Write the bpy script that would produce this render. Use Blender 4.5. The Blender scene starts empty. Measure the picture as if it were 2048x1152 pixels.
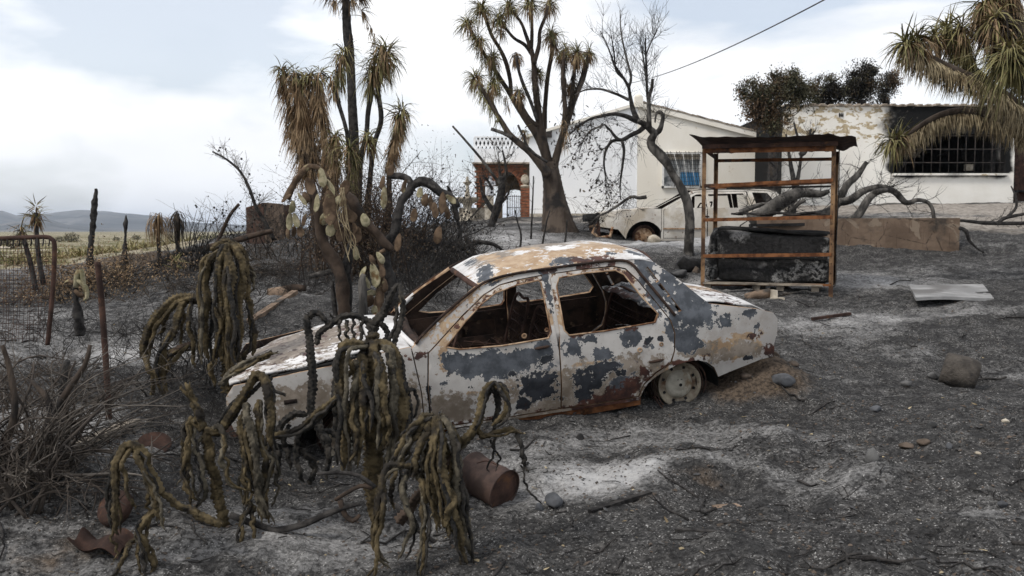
import bpy, bmesh, math, random
import numpy as np
from mathutils import Vector, Matrix
from mathutils.geometry import delaunay_2d_cdt

SC = bpy.context.scene
COL = SC.collection
R = math.radians
EYE = 1.6
F = 1800.0
PITCH = math.atan(114 / F)

# ------------------------------------------------------------------ camera
cam_d = bpy.data.cameras.new('camera')
cam = bpy.data.objects.new('camera', cam_d)
COL.objects.link(cam)
cam.location = (0, 0, EYE)
cam.rotation_euler = (R(90) - PITCH, 0, 0)
cam_d.sensor_width = 36
cam_d.lens = 36 * F / 2048
cam_d.clip_start = 0.05
cam_d.clip_end = 20000
cam_d.dof.use_dof = True
cam_d.dof.focus_distance = 7.0
cam_d.dof.aperture_fstop = 5.0
SC.camera = cam

# ------------------------------------------------------------------ sky
SUN_EL, SUN_AZ = 50, 235      # azimuth clockwise from +Y: behind the camera, to the left
w = bpy.data.worlds.new('World')
SC.world = w
w.use_nodes = True
nt = w.node_tree
nt.nodes.clear()
def WN(t, **k):
    n = nt.nodes.new(t)
    for a, b in k.items(): setattr(n, a, b)
    return n
sky = WN('ShaderNodeTexSky', sky_type='NISHITA')
sky.sun_disc = False
sky.sun_elevation = R(SUN_EL)
sky.sun_rotation = R(SUN_AZ)
sky.air_density = 1.0
sky.dust_density = 2.0
bg1 = WN('ShaderNodeBackground'); bg1.inputs[1].default_value = 0.12
nt.links.new(sky.outputs[0], bg1.inputs[0])
tc = WN('ShaderNodeTexCoord')
mp = WN('ShaderNodeMapping'); mp.inputs['Scale'].default_value = (1, 1, 2.6); mp.inputs['Location'].default_value = (3.1, 1.2, 0.4)
nt.links.new(tc.outputs['Generated'], mp.inputs[0])
nz = WN('ShaderNodeTexNoise'); nz.inputs['Scale'].default_value = 2.1; nz.inputs['Detail'].default_value = 7; nz.inputs['Roughness'].default_value = 0.5
nz.inputs['Distortion'].default_value = 0.3
nt.links.new(mp.outputs[0], nz.inputs[0])
rp = WN('ShaderNodeValToRGB')
rp.color_ramp.elements[0].position = 0.455; rp.color_ramp.elements[0].color = (0.46,) * 3 + (1,)
rp.color_ramp.elements[1].position = 0.545; rp.color_ramp.elements[1].color = (1, 1, 1, 1)
nt.links.new(nz.outputs[0], rp.inputs[0])
nz2 = WN('ShaderNodeTexNoise'); nz2.inputs['Scale'].default_value = 1.7; nz2.inputs['Detail'].default_value = 5
mp2 = WN('ShaderNodeMapping'); mp2.inputs['Location'].default_value = (7.3, 2.2, 5.4); mp2.inputs['Scale'].default_value = (1, 1, 2.5)
nt.links.new(tc.outputs['Generated'], mp2.inputs[0]); nt.links.new(mp2.outputs[0], nz2.inputs[0])
rp2 = WN('ShaderNodeValToRGB')
rp2.color_ramp.elements[0].position = 0.36; rp2.color_ramp.elements[0].color = (0.76, 0.775, 0.80, 1)
rp2.color_ramp.elements[1].position = 0.60; rp2.color_ramp.elements[1].color = (0.97, 0.975, 0.985, 1)
nt.links.new(nz2.outputs[0], rp2.inputs[0])
bg2 = WN('ShaderNodeBackground'); bg2.inputs[1].default_value = 1.09
nt.links.new(rp2.outputs[0], bg2.inputs[0])
ms = WN('ShaderNodeMixShader')
nt.links.new(rp.outputs[0], ms.inputs[0]); nt.links.new(bg1.outputs[0], ms.inputs[1]); nt.links.new(bg2.outputs[0], ms.inputs[2])
wo = WN('ShaderNodeOutputWorld')
nt.links.new(ms.outputs[0], wo.inputs[0])

# ------------------------------------------------------------------ sun (thin cloud)
sd = bpy.data.lights.new('sun', 'SUN')
sd.energy = 1.9; sd.angle = R(14); sd.color = (1.0, 0.955, 0.89)
so = bpy.data.objects.new('sun', sd); COL.objects.link(so)
az, el = R(SUN_AZ), R(SUN_EL)
sun_dir = Vector((math.sin(az) * math.cos(el), math.cos(az) * math.cos(el), math.sin(el)))
so.rotation_euler = sun_dir.to_track_quat('Z', 'Y').to_euler()
so.location = (0, 0, 30)
SC.view_settings.view_transform = 'Standard'
SC.view_settings.look = 'None'
SC.view_settings.exposure = 0.28
SC.view_settings.gamma = 1.0
SC.view_settings.use_curve_mapping = False

# ------------------------------------------------------------------ helpers
CP, SP_ = math.cos(PITCH), math.sin(PITCH)
def at(px, py, Y):
    """point at distance Y in front of the survey station, from its bearing"""
    a = (px - 1024) / F; b = (576 - py) / F
    t = Y / (CP + SP_ * b)
    return np.array([a * t, Y, EYE + (-SP_ + CP * b) * t])
def ppx(Y): return Y / F          # size of one survey unit at distance Y

def tag(o, label=None, cat=None, group=None, kind=None):
    if label: o['label'] = label
    if cat: o['category'] = cat
    if group: o['group'] = group
    if kind: o['kind'] = kind
    return o
def empty(name, loc=(0, 0, 0), label=None, cat=None, group=None, rz=0):
    o = bpy.data.objects.new(name, None); COL.objects.link(o)
    o.location = tuple(float(q) for q in loc); o.rotation_euler = (0, 0, rz)
    o.empty_display_size = 0.2
    return tag(o, label, cat, group)
def copy_tree(o, parent=None):
    c = o.copy(); COL.objects.link(c)
    if parent: c.parent = parent
    for ch in [x for x in COL.objects if x.parent == o]: copy_tree(ch, c)
    return c

class MB:
    def __init__(s): s.v = []; s.q = []; s.t = []; s.n = 0; s.qm = []; s.tm = []
    def add(s, v, quads=None, tris=None, m=0):
        v = np.asarray(v, float).reshape(-1, 3)
        if quads is not None and len(quads):
            q = np.asarray(quads, int).reshape(-1, 4) + s.n; s.q.append(q); s.qm.append(np.full(len(q), m))
        if tris is not None and len(tris):
            t = np.asarray(tris, int).reshape(-1, 3) + s.n; s.t.append(t); s.tm.append(np.full(len(t), m))
        s.v.append(v); s.n += len(v)
    def box(s, c, d, rot=None, m=0, jit=0):
        c = np.asarray(c, float); d = np.asarray(d, float) / 2
        p = np.array([[x, y, z] for x in (-1, 1) for y in (-1, 1) for z in (-1, 1)], float) * d
        if jit: p += rngg.normal(0, jit, p.shape)
        if rot is not None: p = p @ np.asarray(rot).T
        s.add(p + c, [[0, 1, 3, 2], [4, 6, 7, 5], [0, 4, 5, 1], [2, 3, 7, 6], [0, 2, 6, 4], [1, 5, 7, 3]], m=m)
    def bar(s, a, b, wd, ht=None, m=0):
        a = np.asarray(a, float); b = np.asarray(b, float)
        ht = wd if ht is None else ht
        d = b - a; L = np.linalg.norm(d)
        if L < 1e-6: return
        x = d / L; up = np.array([0, 0, 1.]) if abs(x[2]) < .9 else np.array([0, 1., 0])
        y = np.cross(up, x); y /= np.linalg.norm(y); z = np.cross(x, y)
        s.box((a + b) / 2, (L, wd, ht), np.stack([x, y, z], 1), m)
    def tube(s, pts, rads, n=6, fn=None, m=0, cap=True):
        P = np.asarray(pts, float); k = len(P)
        if k < 2: return
        rads = np.broadcast_to(np.asarray(rads, float), (k,))
        T = np.gradient(P, axis=0); T /= (np.linalg.norm(T, axis=1)[:, None] + 1e-12)
        u = np.cross(T[0], [0.13, 0.31, 0.94]); 
        if np.linalg.norm(u) < 1e-3: u = np.cross(T[0], [1, 0, 0.])
        u /= np.linalg.norm(u); U = np.empty_like(P)
        for i in range(k):
            u = u - T[i] * (u @ T[i]); u /= (np.linalg.norm(u) + 1e-12); U[i] = u
        V = np.cross(T, U)
        th = np.arange(n) * 2 * math.pi / n
        rr = rads[:, None] * np.ones(n)
        if fn is not None:
            sl = np.concatenate([[0], np.cumsum(np.linalg.norm(np.diff(P, axis=0), axis=1))])
            rr = rr * fn(sl[:, None], th[None, :])
        vv = P[:, None, :] + rr[:, :, None] * (np.cos(th)[None, :, None] * U[:, None, :] + np.sin(th)[None, :, None] * V[:, None, :])
        i = np.arange(k - 1)[:, None] * n; j = np.arange(n)[None, :]; j2 = (j + 1) % n
        q = np.stack([i + j, i + j2, i + n + j2, i + n + j], -1).reshape(-1, 4)
        vv = vv.reshape(-1, 3)
        tris = None
        if cap:
            vv = np.vstack([vv, P[0], P[-1]]); a = k * n; b = a + 1; jj = np.arange(n); jn = (jj + 1) % n; o = (k - 1) * n
            tris = np.vstack([np.stack([jn, jj, np.full(n, a)], 1), np.stack([o + jj, o + jn, np.full(n, b)], 1)])
        s.add(vv, q, tris, m)
    def lathe(s, c, axis, prof, n=24, m=0):
        """prof: list of (distance along axis, radius)"""
        ax = np.asarray(axis, float); ax /= np.linalg.norm(ax)
        u = np.cross(ax, [0, 0, 1.]) if abs(ax[2]) < .9 else np.cross(ax, [1., 0, 0]); u /= np.linalg.norm(u); v = np.cross(ax, u)
        th = np.arange(n) * 2 * math.pi / n
        P = np.array([np.asarray(c) + ax * h + r * (np.cos(t) * u + np.sin(t) * v) for h, r in prof for t in th])
        k = len(prof); i = np.arange(k - 1)[:, None] * n; j = np.arange(n)[None, :]; j2 = (j + 1) % n
        s.add(P, np.stack([i + j, i + j2, i + n + j2, i + n + j], -1).reshape(-1, 4), m=m)
    def build(s, name, mats, parent=None, smooth=True):
        me = bpy.data.meshes.new(name)
        V = np.vstack(s.v) if s.v else np.zeros((0, 3))
        Q = np.vstack(s.q) if s.q else np.zeros((0, 4), int); T = np.vstack(s.t) if s.t else np.zeros((0, 3), int)
        me.vertices.add(len(V)); me.vertices.foreach_set('co', V.ravel())
        nl = Q.size + T.size; me.loops.add(nl)
        me.loops.foreach_set('vertex_index', np.concatenate([Q.ravel(), T.ravel()]).astype(np.int32))
        npoly = len(Q) + len(T); me.polygons.add(npoly)
        st = np.concatenate([np.arange(len(Q)) * 4, len(Q) * 4 + np.arange(len(T)) * 3]).astype(np.int32)
        me.polygons.foreach_set('loop_start', st)
        mi = np.concatenate([np.concatenate(s.qm) if s.qm else [], np.concatenate(s.tm) if s.tm else []]).astype(np.int32)
        me.polygons.foreach_set('material_index', mi)
        me.polygons.foreach_set('use_smooth', np.full(npoly, smooth))
        me.update(calc_edges=True); me.validate()
        if not isinstance(mats, (list, tuple)): mats = [mats]
        for m_ in mats: me.materials.append(m_)
        o = bpy.data.objects.new(name, me); COL.objects.link(o)
        if parent: o.parent = parent
        return o

rngg = np.random.default_rng(5)
def cat(pts, step=0.05):
    """smooth curve through points, resampled"""
    P = np.asarray(pts, float)
    if len(P) == 2:
        n = max(2, int(np.linalg.norm(P[1] - P[0]) / step) + 1); t = np.linspace(0, 1, n)[:, None]
        return P[0] * (1 - t) + P[1] * t
    A = np.vstack([2 * P[0] - P[1], P, 2 * P[-1] - P[-2]]); out = []
    for i in range(1, len(A) - 2):
        n = max(2, int(np.linalg.norm(A[i + 1] - A[i]) / step) + 1)
        t = np.linspace(0, 1, n, endpoint=False)[:, None]
        a, b, c, d = A[i - 1], A[i], A[i + 1], A[i + 2]
        out.append(.5 * (2 * b + (c - a) * t + (2 * a - 5 * b + 4 * c - d) * t ** 2 + (3 * b - 3 * c + d - a) * t ** 3))
    out.append(P[-1:]); return np.vstack(out)
def lerp_r(rs, n): return np.interp(np.linspace(0, 1, n), np.linspace(0, 1, len(rs)), rs)

# value noise ---------------------------------------------------------------
def _h(ix, iy, s):
    n = (ix * 374761393 + iy * 668265263 + s * 974634777) & 0x7fffffff
    n = (n ^ (n >> 13)) * 1274126177 & 0x7fffffff
    return ((n ^ (n >> 16)) & 0xffff) / 65535.0
def vnoise(x, y, s=0):
    ix = np.floor(x).astype(np.int64); iy = np.floor(y).astype(np.int64); fx = x - ix; fy = y - iy
    fx = fx * fx * (3 - 2 * fx); fy = fy * fy * (3 - 2 * fy)
    a = _h(ix, iy, s); b = _h(ix + 1, iy, s); c = _h(ix, iy + 1, s); d = _h(ix + 1, iy + 1, s)
    return (a * (1 - fx) + b * fx) * (1 - fy) + (c * (1 - fx) + d * fx) * fy
def fbm(x, y, s=0, o=4):
    r = 0; a = 1; t = 0
    for i in range(o): r = r + a * vnoise(x * 2 ** i, y * 2 ** i, s + i); t += a; a *= .5
    return r / t
def sstep(a, b, x):
    t = np.clip((x - a) / (b - a), 0, 1); return t * t * (3 - 2 * t)

# ------------------------------------------------------------------ terrain
CTRL = [(1024,1152,4.0),(1500,1152,3.9),(2048,1152,3.7),(500,1152,4.1),(0,1152,4.3),(735,1040,4.8),(300,1100,4.4),(150,980,5.0),(1000,1010,5.0),
 (1300,950,5.4),(1600,950,5.2),(2040,900,5.2),(1800,1000,4.7),
 (1000,866,6.3),(1150,838,6.5),(1362,801,6.85),(1490,738,7.2),(1540,735,7.4),(1700,780,7.0),(1920,768,7.2),(2048,760,7.4),
 (560,900,6.1),(420,860,6.2),(215,835,5.9),(60,800,6.2),(300,700,7.8),(30,690,7.6),(450,700,7.6),(1600,700,8.2),(1750,660,9.0),(1905,590,10.6),
 (2048,600,10.4),(1662,600,11.4),(1405,585,12.0),(1520,590,11.6),(690,628,9.0),(790,630,9.2),(560,592,10.2),(850,560,12.5),(1000,500,16),
 (300,548,13),(440,540,13),(600,520,14),(1675,524,15),(1920,517,15),(1380,500,14.6),(1290,494,19),(1115,462,20),(1200,470,20),(950,462,22),(1080,440,28),(930,437,30),(1500,470,19),
 (1950,445,17.5),(2048,470,16),(1750,432,17),(1600,436,17),(2000,407,26.5),(1750,410,26.5),(1570,415,26.5),(2300,400,27),(2300,600,10.5),(2300,800,6.5),(2500,1100,4),
 (520,466,20),(650,462,20),(780,455,20),(430,478,20),(250,520,15)]
CW = [tuple(at(*c)) for c in CTRL]
CW += [(x, y, 0.5) for x, y in ((-14, 22), (-9, 26), (-20, 18), (-25, 30), (-8, 34), (-16, 40), (-5.5, 40), (-30, 12))]
CW += [(-11, 13, .62), (-9, 8.5, .45), (-8.5, 5, .25), (0, 1, 0.0), (3, 1, .05), (-3, 1, -.05), (0, -6, 0), (8, -6, .2), (-8, -6, -.1), (12, 4, .9), (14, 12, 1.2), (20, 25, 2.4), (2, 36, 2.1), (10, 38, 2.4), (20, 38, 2.4)]
CW = np.array(CW)
def _phi(d): return np.sqrt(d * d + 0.35 ** 2)
_D = np.linalg.norm(CW[:, None, :2] - CW[None, :, :2], axis=2)
_A = _phi(_D) - np.eye(len(CW)) * 0.12
_Pm = np.c_[np.ones(len(CW)), CW[:, :2]]
_M = np.block([[_A, _Pm], [_Pm.T, np.zeros((3, 3))]])
_W = np.linalg.solve(_M, np.r_[CW[:, 2], 0, 0, 0])
def base_z(x, y):
    r = _W[-3] + _W[-2] * x + _W[-1] * y
    for i in range(len(CW)): r = r + _W[i] * _phi(np.hypot(x - CW[i, 0], y - CW[i, 1]))
    return r
def gz(x, y):
    x = np.asarray(x, float); y = np.asarray(y, float)
    z = base_z(np.clip(x, -32, 32), np.clip(y, -9, 42))
    out = np.maximum(sstep(38, 85, y), sstep(24, 60, np.abs(x)))
    plain = 0.5 + .25 * (fbm(x / 30, y / 30, 9, 3) - .5)
    z = z * (1 - out) + plain * out
    near = 1 - sstep(14, 34, y)
    yard = 1 - out
    z = z + yard * (.20 * (fbm(x / 1.3, y / 1.3, 3, 3) - .5) + (.4 + .6 * near) * (.10 * (fbm(x / .34, y / .34, 5, 3) - .5) + .05 * (fbm(x / .085, y / .085, 6, 2) - .5)))
    # mounds and hollows
    for mx, my, mr, mh in MOUNDS: z = z + mh * np.exp(-((x - mx) ** 2 + (y - my) ** 2) / mr ** 2)
    return z
MOUNDS = []
def mound(px, py, Y, r, h):
    p = at(px, py, Y); MOUNDS.append((p[0], p[1], r, h))
mound(1440, 970, 5.15, .17, -.13); mound(1530, 890, 5.7, .3, .07); mound(1260, 935, 5.5, .3, .05); mound(1350, 930, 5.5, .35, .06); mound(1545, 738, 7.05, .36, .15); mound(1375, 540, 13.5, .35, -.12)
mound(2030, 1000, 4.8, .5, .08); mound(640, 890, 5.9, .35, -.06)
_rm = random.Random(77)
for _ in range(150):
    _y = 3.6 + 9 * _rm.random() ** 1.4; _x = _rm.uniform(-.6, .6) * _y
    if not (-2.3 < _x < 2.2 and 5.9 < _y < 8.3): MOUNDS.append((_x, _y, _rm.uniform(.07, .30), _rm.uniform(-.05, .055)))
def G(x, y): return float(gz(x, y))
def onG(px, py, Y, dz=0):
    p = at(px, py, Y); p[2] = G(p[0], p[1]) + dz; return p

# ------------------------------------------------------------------ materials
def new_mat(name):
    m = bpy.data.materials.new(name); m.use_nodes = True
    nt = m.node_tree; nt.nodes.clear(); return m, nt
class NT:
    def __init__(s, nt): s.nt = nt
    def n(s, t, **k):
        x = s.nt.nodes.new(t)
        for a, b in k.items(): setattr(x, a, b)
        return x
    def set(s, inp, v):
        if hasattr(v, 'outputs'): v = v.outputs[0]
        if isinstance(v, bpy.types.NodeSocket): s.nt.links.new(v, inp)
        else:
            if isinstance(v, (tuple, list)) and len(v) == 3 and inp.type == 'RGBA': v = (*v, 1)
            inp.default_value = v
    def math(s, op, a, b=0.0, clamp=False):
        x = s.n('ShaderNodeMath', operation=op); x.use_clamp = clamp; s.set(x.inputs[0], a)
        if len(x.inputs) > 1: s.set(x.inputs[1], b)
        return x.outputs[0]
    def noise(s, vec, scale, detail=4, rough=.55, dist=0, loc=None, sc=None):
        if loc or sc:
            mp = s.n('ShaderNodeMapping'); s.set(mp.inputs[0], vec)
            if loc: mp.inputs['Location'].default_value = loc
            if sc: mp.inputs['Scale'].default_value = sc
            vec = mp.outputs[0]
        x = s.n('ShaderNodeTexNoise'); s.set(x.inputs['Vector'], vec); x.inputs['Scale'].default_value = scale
        x.inputs['Detail'].default_value = detail; x.inputs['Roughness'].default_value = rough; x.inputs['Distortion'].default_value = dist
        return x.outputs[0]
    def step(s, v, a, b):
        x = s.n('ShaderNodeMapRange', interpolation_type='SMOOTHSTEP'); s.set(x.inputs[0], v); x.inputs[1].default_value = a; x.inputs[2].default_value = b
        return x.outputs[0]
    def mix(s, f, a, b):
        x = s.n('ShaderNodeMix', data_type='RGBA'); s.set(x.inputs[0], f); s.set(x.inputs[6], a); s.set(x.inputs[7], b); return x.outputs[2]
    def attr(s, name):
        x = s.n('ShaderNodeAttribute'); x.attribute_name = name; return x.outputs['Fac']
    def out(s, col, rough=.9, bump=None, bstr=.4, bdist=.01, spec=.25, metal=0, extra=None):
        b = s.n('ShaderNodeBsdfPrincipled'); s.set(b.inputs['Base Color'], col); s.set(b.inputs['Roughness'], rough)
        b.inputs['Specular IOR Level'].default_value = spec; s.set(b.inputs['Metallic'], metal)
        if bump is not None:
            u = s.n('ShaderNodeBump'); u.inputs['Strength'].default_value = bstr; u.inputs['Distance'].default_value = bdist
            s.set(u.inputs['Height'], bump); s.nt.links.new(u.outputs[0], b.inputs['Normal'])
        o = s.n('ShaderNodeOutputMaterial'); s.nt.links.new(b.outputs[0], o.inputs[0]); return b
def pos(N): return N.n('ShaderNodeNewGeometry').outputs['Position']
def objc(N): return N.n('ShaderNodeTexCoord').outputs['Object']
MATS = {}
def simple(name, c1, c2, scale=8, c3=None, s3=3, t3=(.5, .6), rough=.9, bstr=.5, bdist=.01, bscale=None, spec=.2, sc=None, detail=5, lo=.35, hi=.65):
    m, nt = new_mat(name); N = NT(nt); p = pos(N)
    n1 = N.noise(p, scale, detail, .6, sc=sc)
    col = N.mix(N.step(n1, lo, hi), c1, c2)
    if c3: col = N.mix(N.step(N.noise(p, s3, 5, .6, loc=(4, 7, 2)), *t3), col, c3)
    N.out(col, rough, N.noise(p, bscale or scale * 3, 4, .65, sc=sc), bstr, bdist, spec)
    MATS[name] = m; return m

M_char = simple('charred_bark', (.012, .011, .011), (.05, .046, .043), 14, (.13, .12, .11), 6, (.60, .75), bstr=.9, bdist=.012)
M_bark = simple('scorched_bark', (.030, .022, .017), (.085, .066, .052), 5, (.02, .018, .017), 2.5, (.5, .65), bstr=.8, bdist=.02, bscale=20, sc=(1, 1, .25))
M_greyb = simple('grey_dead_wood', (.032, .030, .028), (.13, .12, .108), 9, (.02, .018, .016), 3, (.5, .62), bstr=.9, bdist=.015, bscale=26, sc=(1, 1, .35))
M_brown = simple('baked_brown_stem', (.034, .024, .018), (.072, .051, .038), 7, (.022, .018, .016), 4, (.52, .66), bstr=.6, bdist=.01, bscale=30)
M_rope = simple('scorched_cactus_skin', (.034, .026, .014), (.118, .090, .048), 16, (.020, .017, .014), 5.0, (.50, .64), bstr=.9, bdist=.006, bscale=90)
M_ropeg = simple('grey_cactus_skin', (.040, .035, .026), (.125, .108, .078), 18, (.03, .026, .02), 6, (.5, .62), bstr=.9, bdist=.006, bscale=90)
M_ropeb = simple('blackened_cactus_skin', (.010, .010, .010), (.045, .040, .034), 22, (.12, .10, .07), 9, (.62, .75), bstr=.9, bdist=.006, bscale=90)
M_pad = simple('scorched_pad', (.17, .155, .09), (.34, .30, .20), 20, (.12, .075, .035), 8, (.56, .7), bstr=.5, bdist=.004, bscale=130)
M_padb = simple('browned_pad', (.060, .040, .026), (.125, .085, .055), 16, (.25, .21, .12), 9, (.6, .7), bstr=.5, bdist=.004, bscale=120)
M_leafg = simple('yellow_green_leaf', (.085, .082, .030), (.22, .195, .085), 3.5, (.10, .07, .035), 7, (.5, .65), rough=.6, bstr=.1)
M_leafd = simple('dry_tan_leaf', (.105, .062, .030), (.29, .205, .12), 6, (.05, .035, .022), 4, (.55, .7), rough=.75, bstr=.1)
M_leafp = simple('pale_dry_leaf', (.15, .115, .066), (.40, .33, .21), 6, (.09, .065, .036), 5, (.5, .68), rough=.75, bstr=.1)
M_leafb = simple('burnt_leaf', (.015, .013, .011), (.06, .045, .032), 9, (.13, .10, .05), 6, (.6, .72), rough=.8, bstr=.1)
M_twig = simple('scorched_twig', (.035, .027, .021), (.10, .078, .060), 4, (.018, .016, .014), 2, (.48, .6), bstr=.3)
M_twigg = simple('grey_twig', (.06, .052, .045), (.17, .15, .13), 5, (.03, .026, .023), 3, (.52, .64), bstr=.3)
M_rust = simple('rust', (.075, .028, .012), (.20, .085, .035), 9, (.03, .018, .014), 4, (.52, .66), bstr=.5, bdist=.004, bscale=60)
M_rustd = simple('dark_rust', (.028, .017, .014), (.075, .042, .032), 7, (.11, .055, .03), 9, (.58, .7), bstr=.5, bdist=.005, bscale=50)
M_rustt = simple('tan_rusty_metal', (.21, .13, .075), (.42, .30, .20), 11, (.10, .045, .022), 7, (.50, .62), bstr=.5, bdist=.004, bscale=60)
M_inner = simple('burnt_steel_inside', (.015, .011, .010), (.050, .031, .023), 8, (.12, .08, .055), 11, (.60, .70), bstr=.6, bdist=.006, bscale=40)
M_soot = simple('soot', (.006, .006, .006), (.022, .021, .021), 8, bstr=.5, bdist=.01)
M_stone = simple('sooty_stone', (.05, .05, .052), (.12, .118, .115), 9, (.03, .03, .03), 4, (.5, .6), bstr=.7, bdist=.01)
M_cstone = simple('carved_pale_stone', (.30, .26, .20), (.50, .45, .37), 6, (.16, .14, .11), 4, (.55, .7), bstr=.4)
M_wood = simple('weathered_plank', (.13, .11, .09), (.28, .24, .19), 6, (.06, .05, .04), 4, (.55, .7), bstr=.5, sc=(1, 1, 1))
M_clay = simple('scorched_clay', (.12, .085, .06), (.25, .18, .13), 7, (.05, .045, .04), 4, (.52, .66), bstr=.5)
M_tile = simple('roof_tile', (.22, .18, .14), (.42, .36, .29), 7, (.12, .10, .085), 5, (.55, .68), bstr=.4)
M_black = simple('black_hole', (.004, .004, .004), (.008, .008, .008), 4, bstr=.1)
M_blue = simple('blue_cloth', (.05, .17, .33), (.08, .24, .42), 3, bstr=.1)
M_white = simple('white_frame', (.55, .54, .51), (.70, .69, .66), 4, bstr=.2)
M_iron = simple('black_iron', (.02, .019, .018), (.06, .05, .045), 9, bstr=.3)
M_glass = simple('sooty_glass', (.10, .11, .115), (.30, .31, .31), 1.4, (.45, .45, .44), 2.1, (.5, .6), rough=.3, bstr=.05, spec=.5)

# ground ---------------------------------------------------------------------
m, nt = new_mat('burnt_ground'); N = NT(nt); p = pos(N); M_ground = m
ash, dirt, field, sand = N.attr('ash'), N.attr('dirt'), N.attr('field'), N.attr('sand')
nA = N.noise(p, 1.1, 9, .62, .3); nB = N.noise(p, 6.5, 8, .68, .2, loc=(3, 1, 0)); nC = N.noise(p, 38, 6, .7, loc=(1, 5, 2)); nD = N.noise(p, 120, 3, .6)
nS = N.noise(p, 3.2, 8, .66, .6, loc=(2, 2, 2), sc=(.8, 2.2, 1))
char = N.mix(N.step(nC, .28, .74), (.014, .0138, .014), (.060, .058, .057))
char = N.mix(N.step(nB, .4, .62), char, N.mix(N.step(nC, .4, .62), (.028, .027, .026), (.105, .101, .097)))
am = N.math('ADD', N.math('MULTIPLY', nA, .42), N.math('ADD', N.math('MULTIPLY', nB, .22), N.math('MULTIPLY', nS, .36)))
am = N.math('ADD', am, N.math('MULTIPLY', N.math('SUBTRACT', ash, .45), .40))
am = N.math('ADD', am, N.math('MULTIPLY', N.math('SUBTRACT', nC, .5), .22))
ashc = N.mix(N.step(nC, .35, .6), (.11, .107, .104), (.25, .245, .24))
col = N.mix(N.math('MULTIPLY', N.step(am, .43, .67), .92), char, ashc)
col = N.mix(N.math('MULTIPLY', N.step(am, .60, .78), .8), col, (.43, .425, .42))
# white flecks
fl = N.math('MULTIPLY', N.step(N.noise(p, 85, 2, .5, .4, loc=(9, 9, 9)), .60, .68), N.step(nB, .36, .60))
col = N.mix(N.math('MULTIPLY', fl, .75), col, (.40, .39, .375))
dm = N.step(N.math('ADD', N.math('MULTIPLY', dirt, .8), N.math('ADD', N.math('MULTIPLY', N.math('SUBTRACT', nB, .5), .9), N.math('MULTIPLY', N.math('SUBTRACT', N.noise(p, 1.7, 6, .6, loc=(6, 2, 9)), .5), 1.1))), .30, .70)
dc = N.mix(N.step(nC, .36, .62), (.040, .031, .024), (.125, .095, .070))
col = N.mix(dm, col, dc)
sm = N.step(N.math('ADD', sand, N.math('MULTIPLY', N.math('SUBTRACT', nA, .5), 1.1)), .35, .7)
col = N.mix(sm, col, N.mix(N.step(nB, .3, .65), (.15, .13, .11), (.33, .30, .265)))
fc = N.mix(N.step(N.noise(p, .35, 7, .65, loc=(5, 5, 0)), .42, .58), (.30, .26, .19), (.125, .115, .045))
fc = N.mix(N.step(N.noise(p, 1.2, 6, .7, sc=(1, .5, 1)), .52, .62), fc, (.055, .060, .030))
fc = N.mix(N.step(N.noise(p, .12, 5, .6, loc=(1, 8, 0)), .54, .62), fc, (.42, .37, .29))
col = N.mix(N.step(field, .3, .7), col, fc)
soft = N.math('SUBTRACT', 1.0, N.math('MULTIPLY', N.step(am, .50, .64), .72))
h = N.math('ADD', N.math('MULTIPLY', N.math('ADD', N.math('MULTIPLY', nC, .6), N.math('MULTIPLY', nD, .25)), soft), N.math('MULTIPLY', nB, 1.5))
N.out(col, .95, h, .9, .03, .12)

def ell(x, y, px, py, Y, rx, ry):
    c = at(px, py, Y); return np.clip(1.25 - np.hypot((x - c[0]) / rx, (y - c[1]) / ry), 0, 1)
rows = np.concatenate([np.linspace(-9, 2.4, 60), 2.5 * np.exp(np.linspace(0, math.log(60 / 2.5), 560)), 60 * np.exp(np.linspace(.03, math.log(9000 / 60), 110))])
us = np.linspace(-1, 1, 561)
hw = np.where(rows < 2.5, 4.6 + (2.5 - rows) * 1.1, .72 * rows + 2.8) + np.maximum(0, rows - 14) * 1.1
GX = us[None, :] * hw[:, None]; GY = np.broadcast_to(rows[:, None], GX.shape)
GZ = gz(GX, GY)
nr, nc = GX.shape
i = np.arange(nr - 1)[:, None] * nc; j = np.arange(nc - 1)[None, :]
gm = MB(); gm.add(np.stack([GX, GY, GZ], -1), np.stack([i + j, i + j + 1, i + nc + j + 1, i + nc + j], -1).reshape(-1, 4))
ground = gm.build('ground', M_ground); tag(ground, kind='structure')
A = {}
x, y = GX, GY
warp = .5 * (fbm(x / .8, y / .8, 21, 3) - .5)
xw, yw = x + warp, y + .7 * (fbm(x / .9, y / .9, 31, 3) - .5)
ash_ = .36 + .85 * (fbm(x / 2.2, y / 2.2, 11, 3) - .5)
for e in [(1150,1000,5.1,.75,.45,.75),(1400,960,5.3,.8,.30,.55),(1250,880,6.0,.9,.35,.45),(1500,900,5.8,.5,.3,.45),(700,1090,4.5,.9,.5,.42),(560,1030,4.9,.6,.5,.3),(1700,640,9.6,1.0,.5,.34),(1850,620,10,1.0,.5,.22),(1620,640,9.5,.6,.5,.25),
          (600,580,10.4,1.6,1.2,.42),(400,680,8,1.3,.5,.5),(330,690,7.8,.8,.4,.4),(1330,500,17,1.5,2.5,.7),(1420,560,12.6,.7,1.2,.5),(1100,480,17,2.5,3,.35),(180,850,5.7,1,.5,.35),(120,800,6,.6,.4,.4),
          (1700,560,12.5,1.6,1.6,.4),(1950,620,9.8,1,.5,.4),(1780,690,8.4,.5,.2,.3),(1500,1080,4.4,.5,.2,.3),(1700,1000,4.9,.45,.25,.35),(1830,870,5.9,.5,.25,.35),(1600,850,6.2,.5,.2,.3),(1950,1060,4.4,.35,.15,.4),(1320,870,6.3,.7,.25,.4),(860,520,13,2,2.5,.25),(1000,940,5.6,.6,.35,.4)]:
    ash_ = ash_ + .82 * e[5] * ell(xw, yw, *e[:5])
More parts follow.
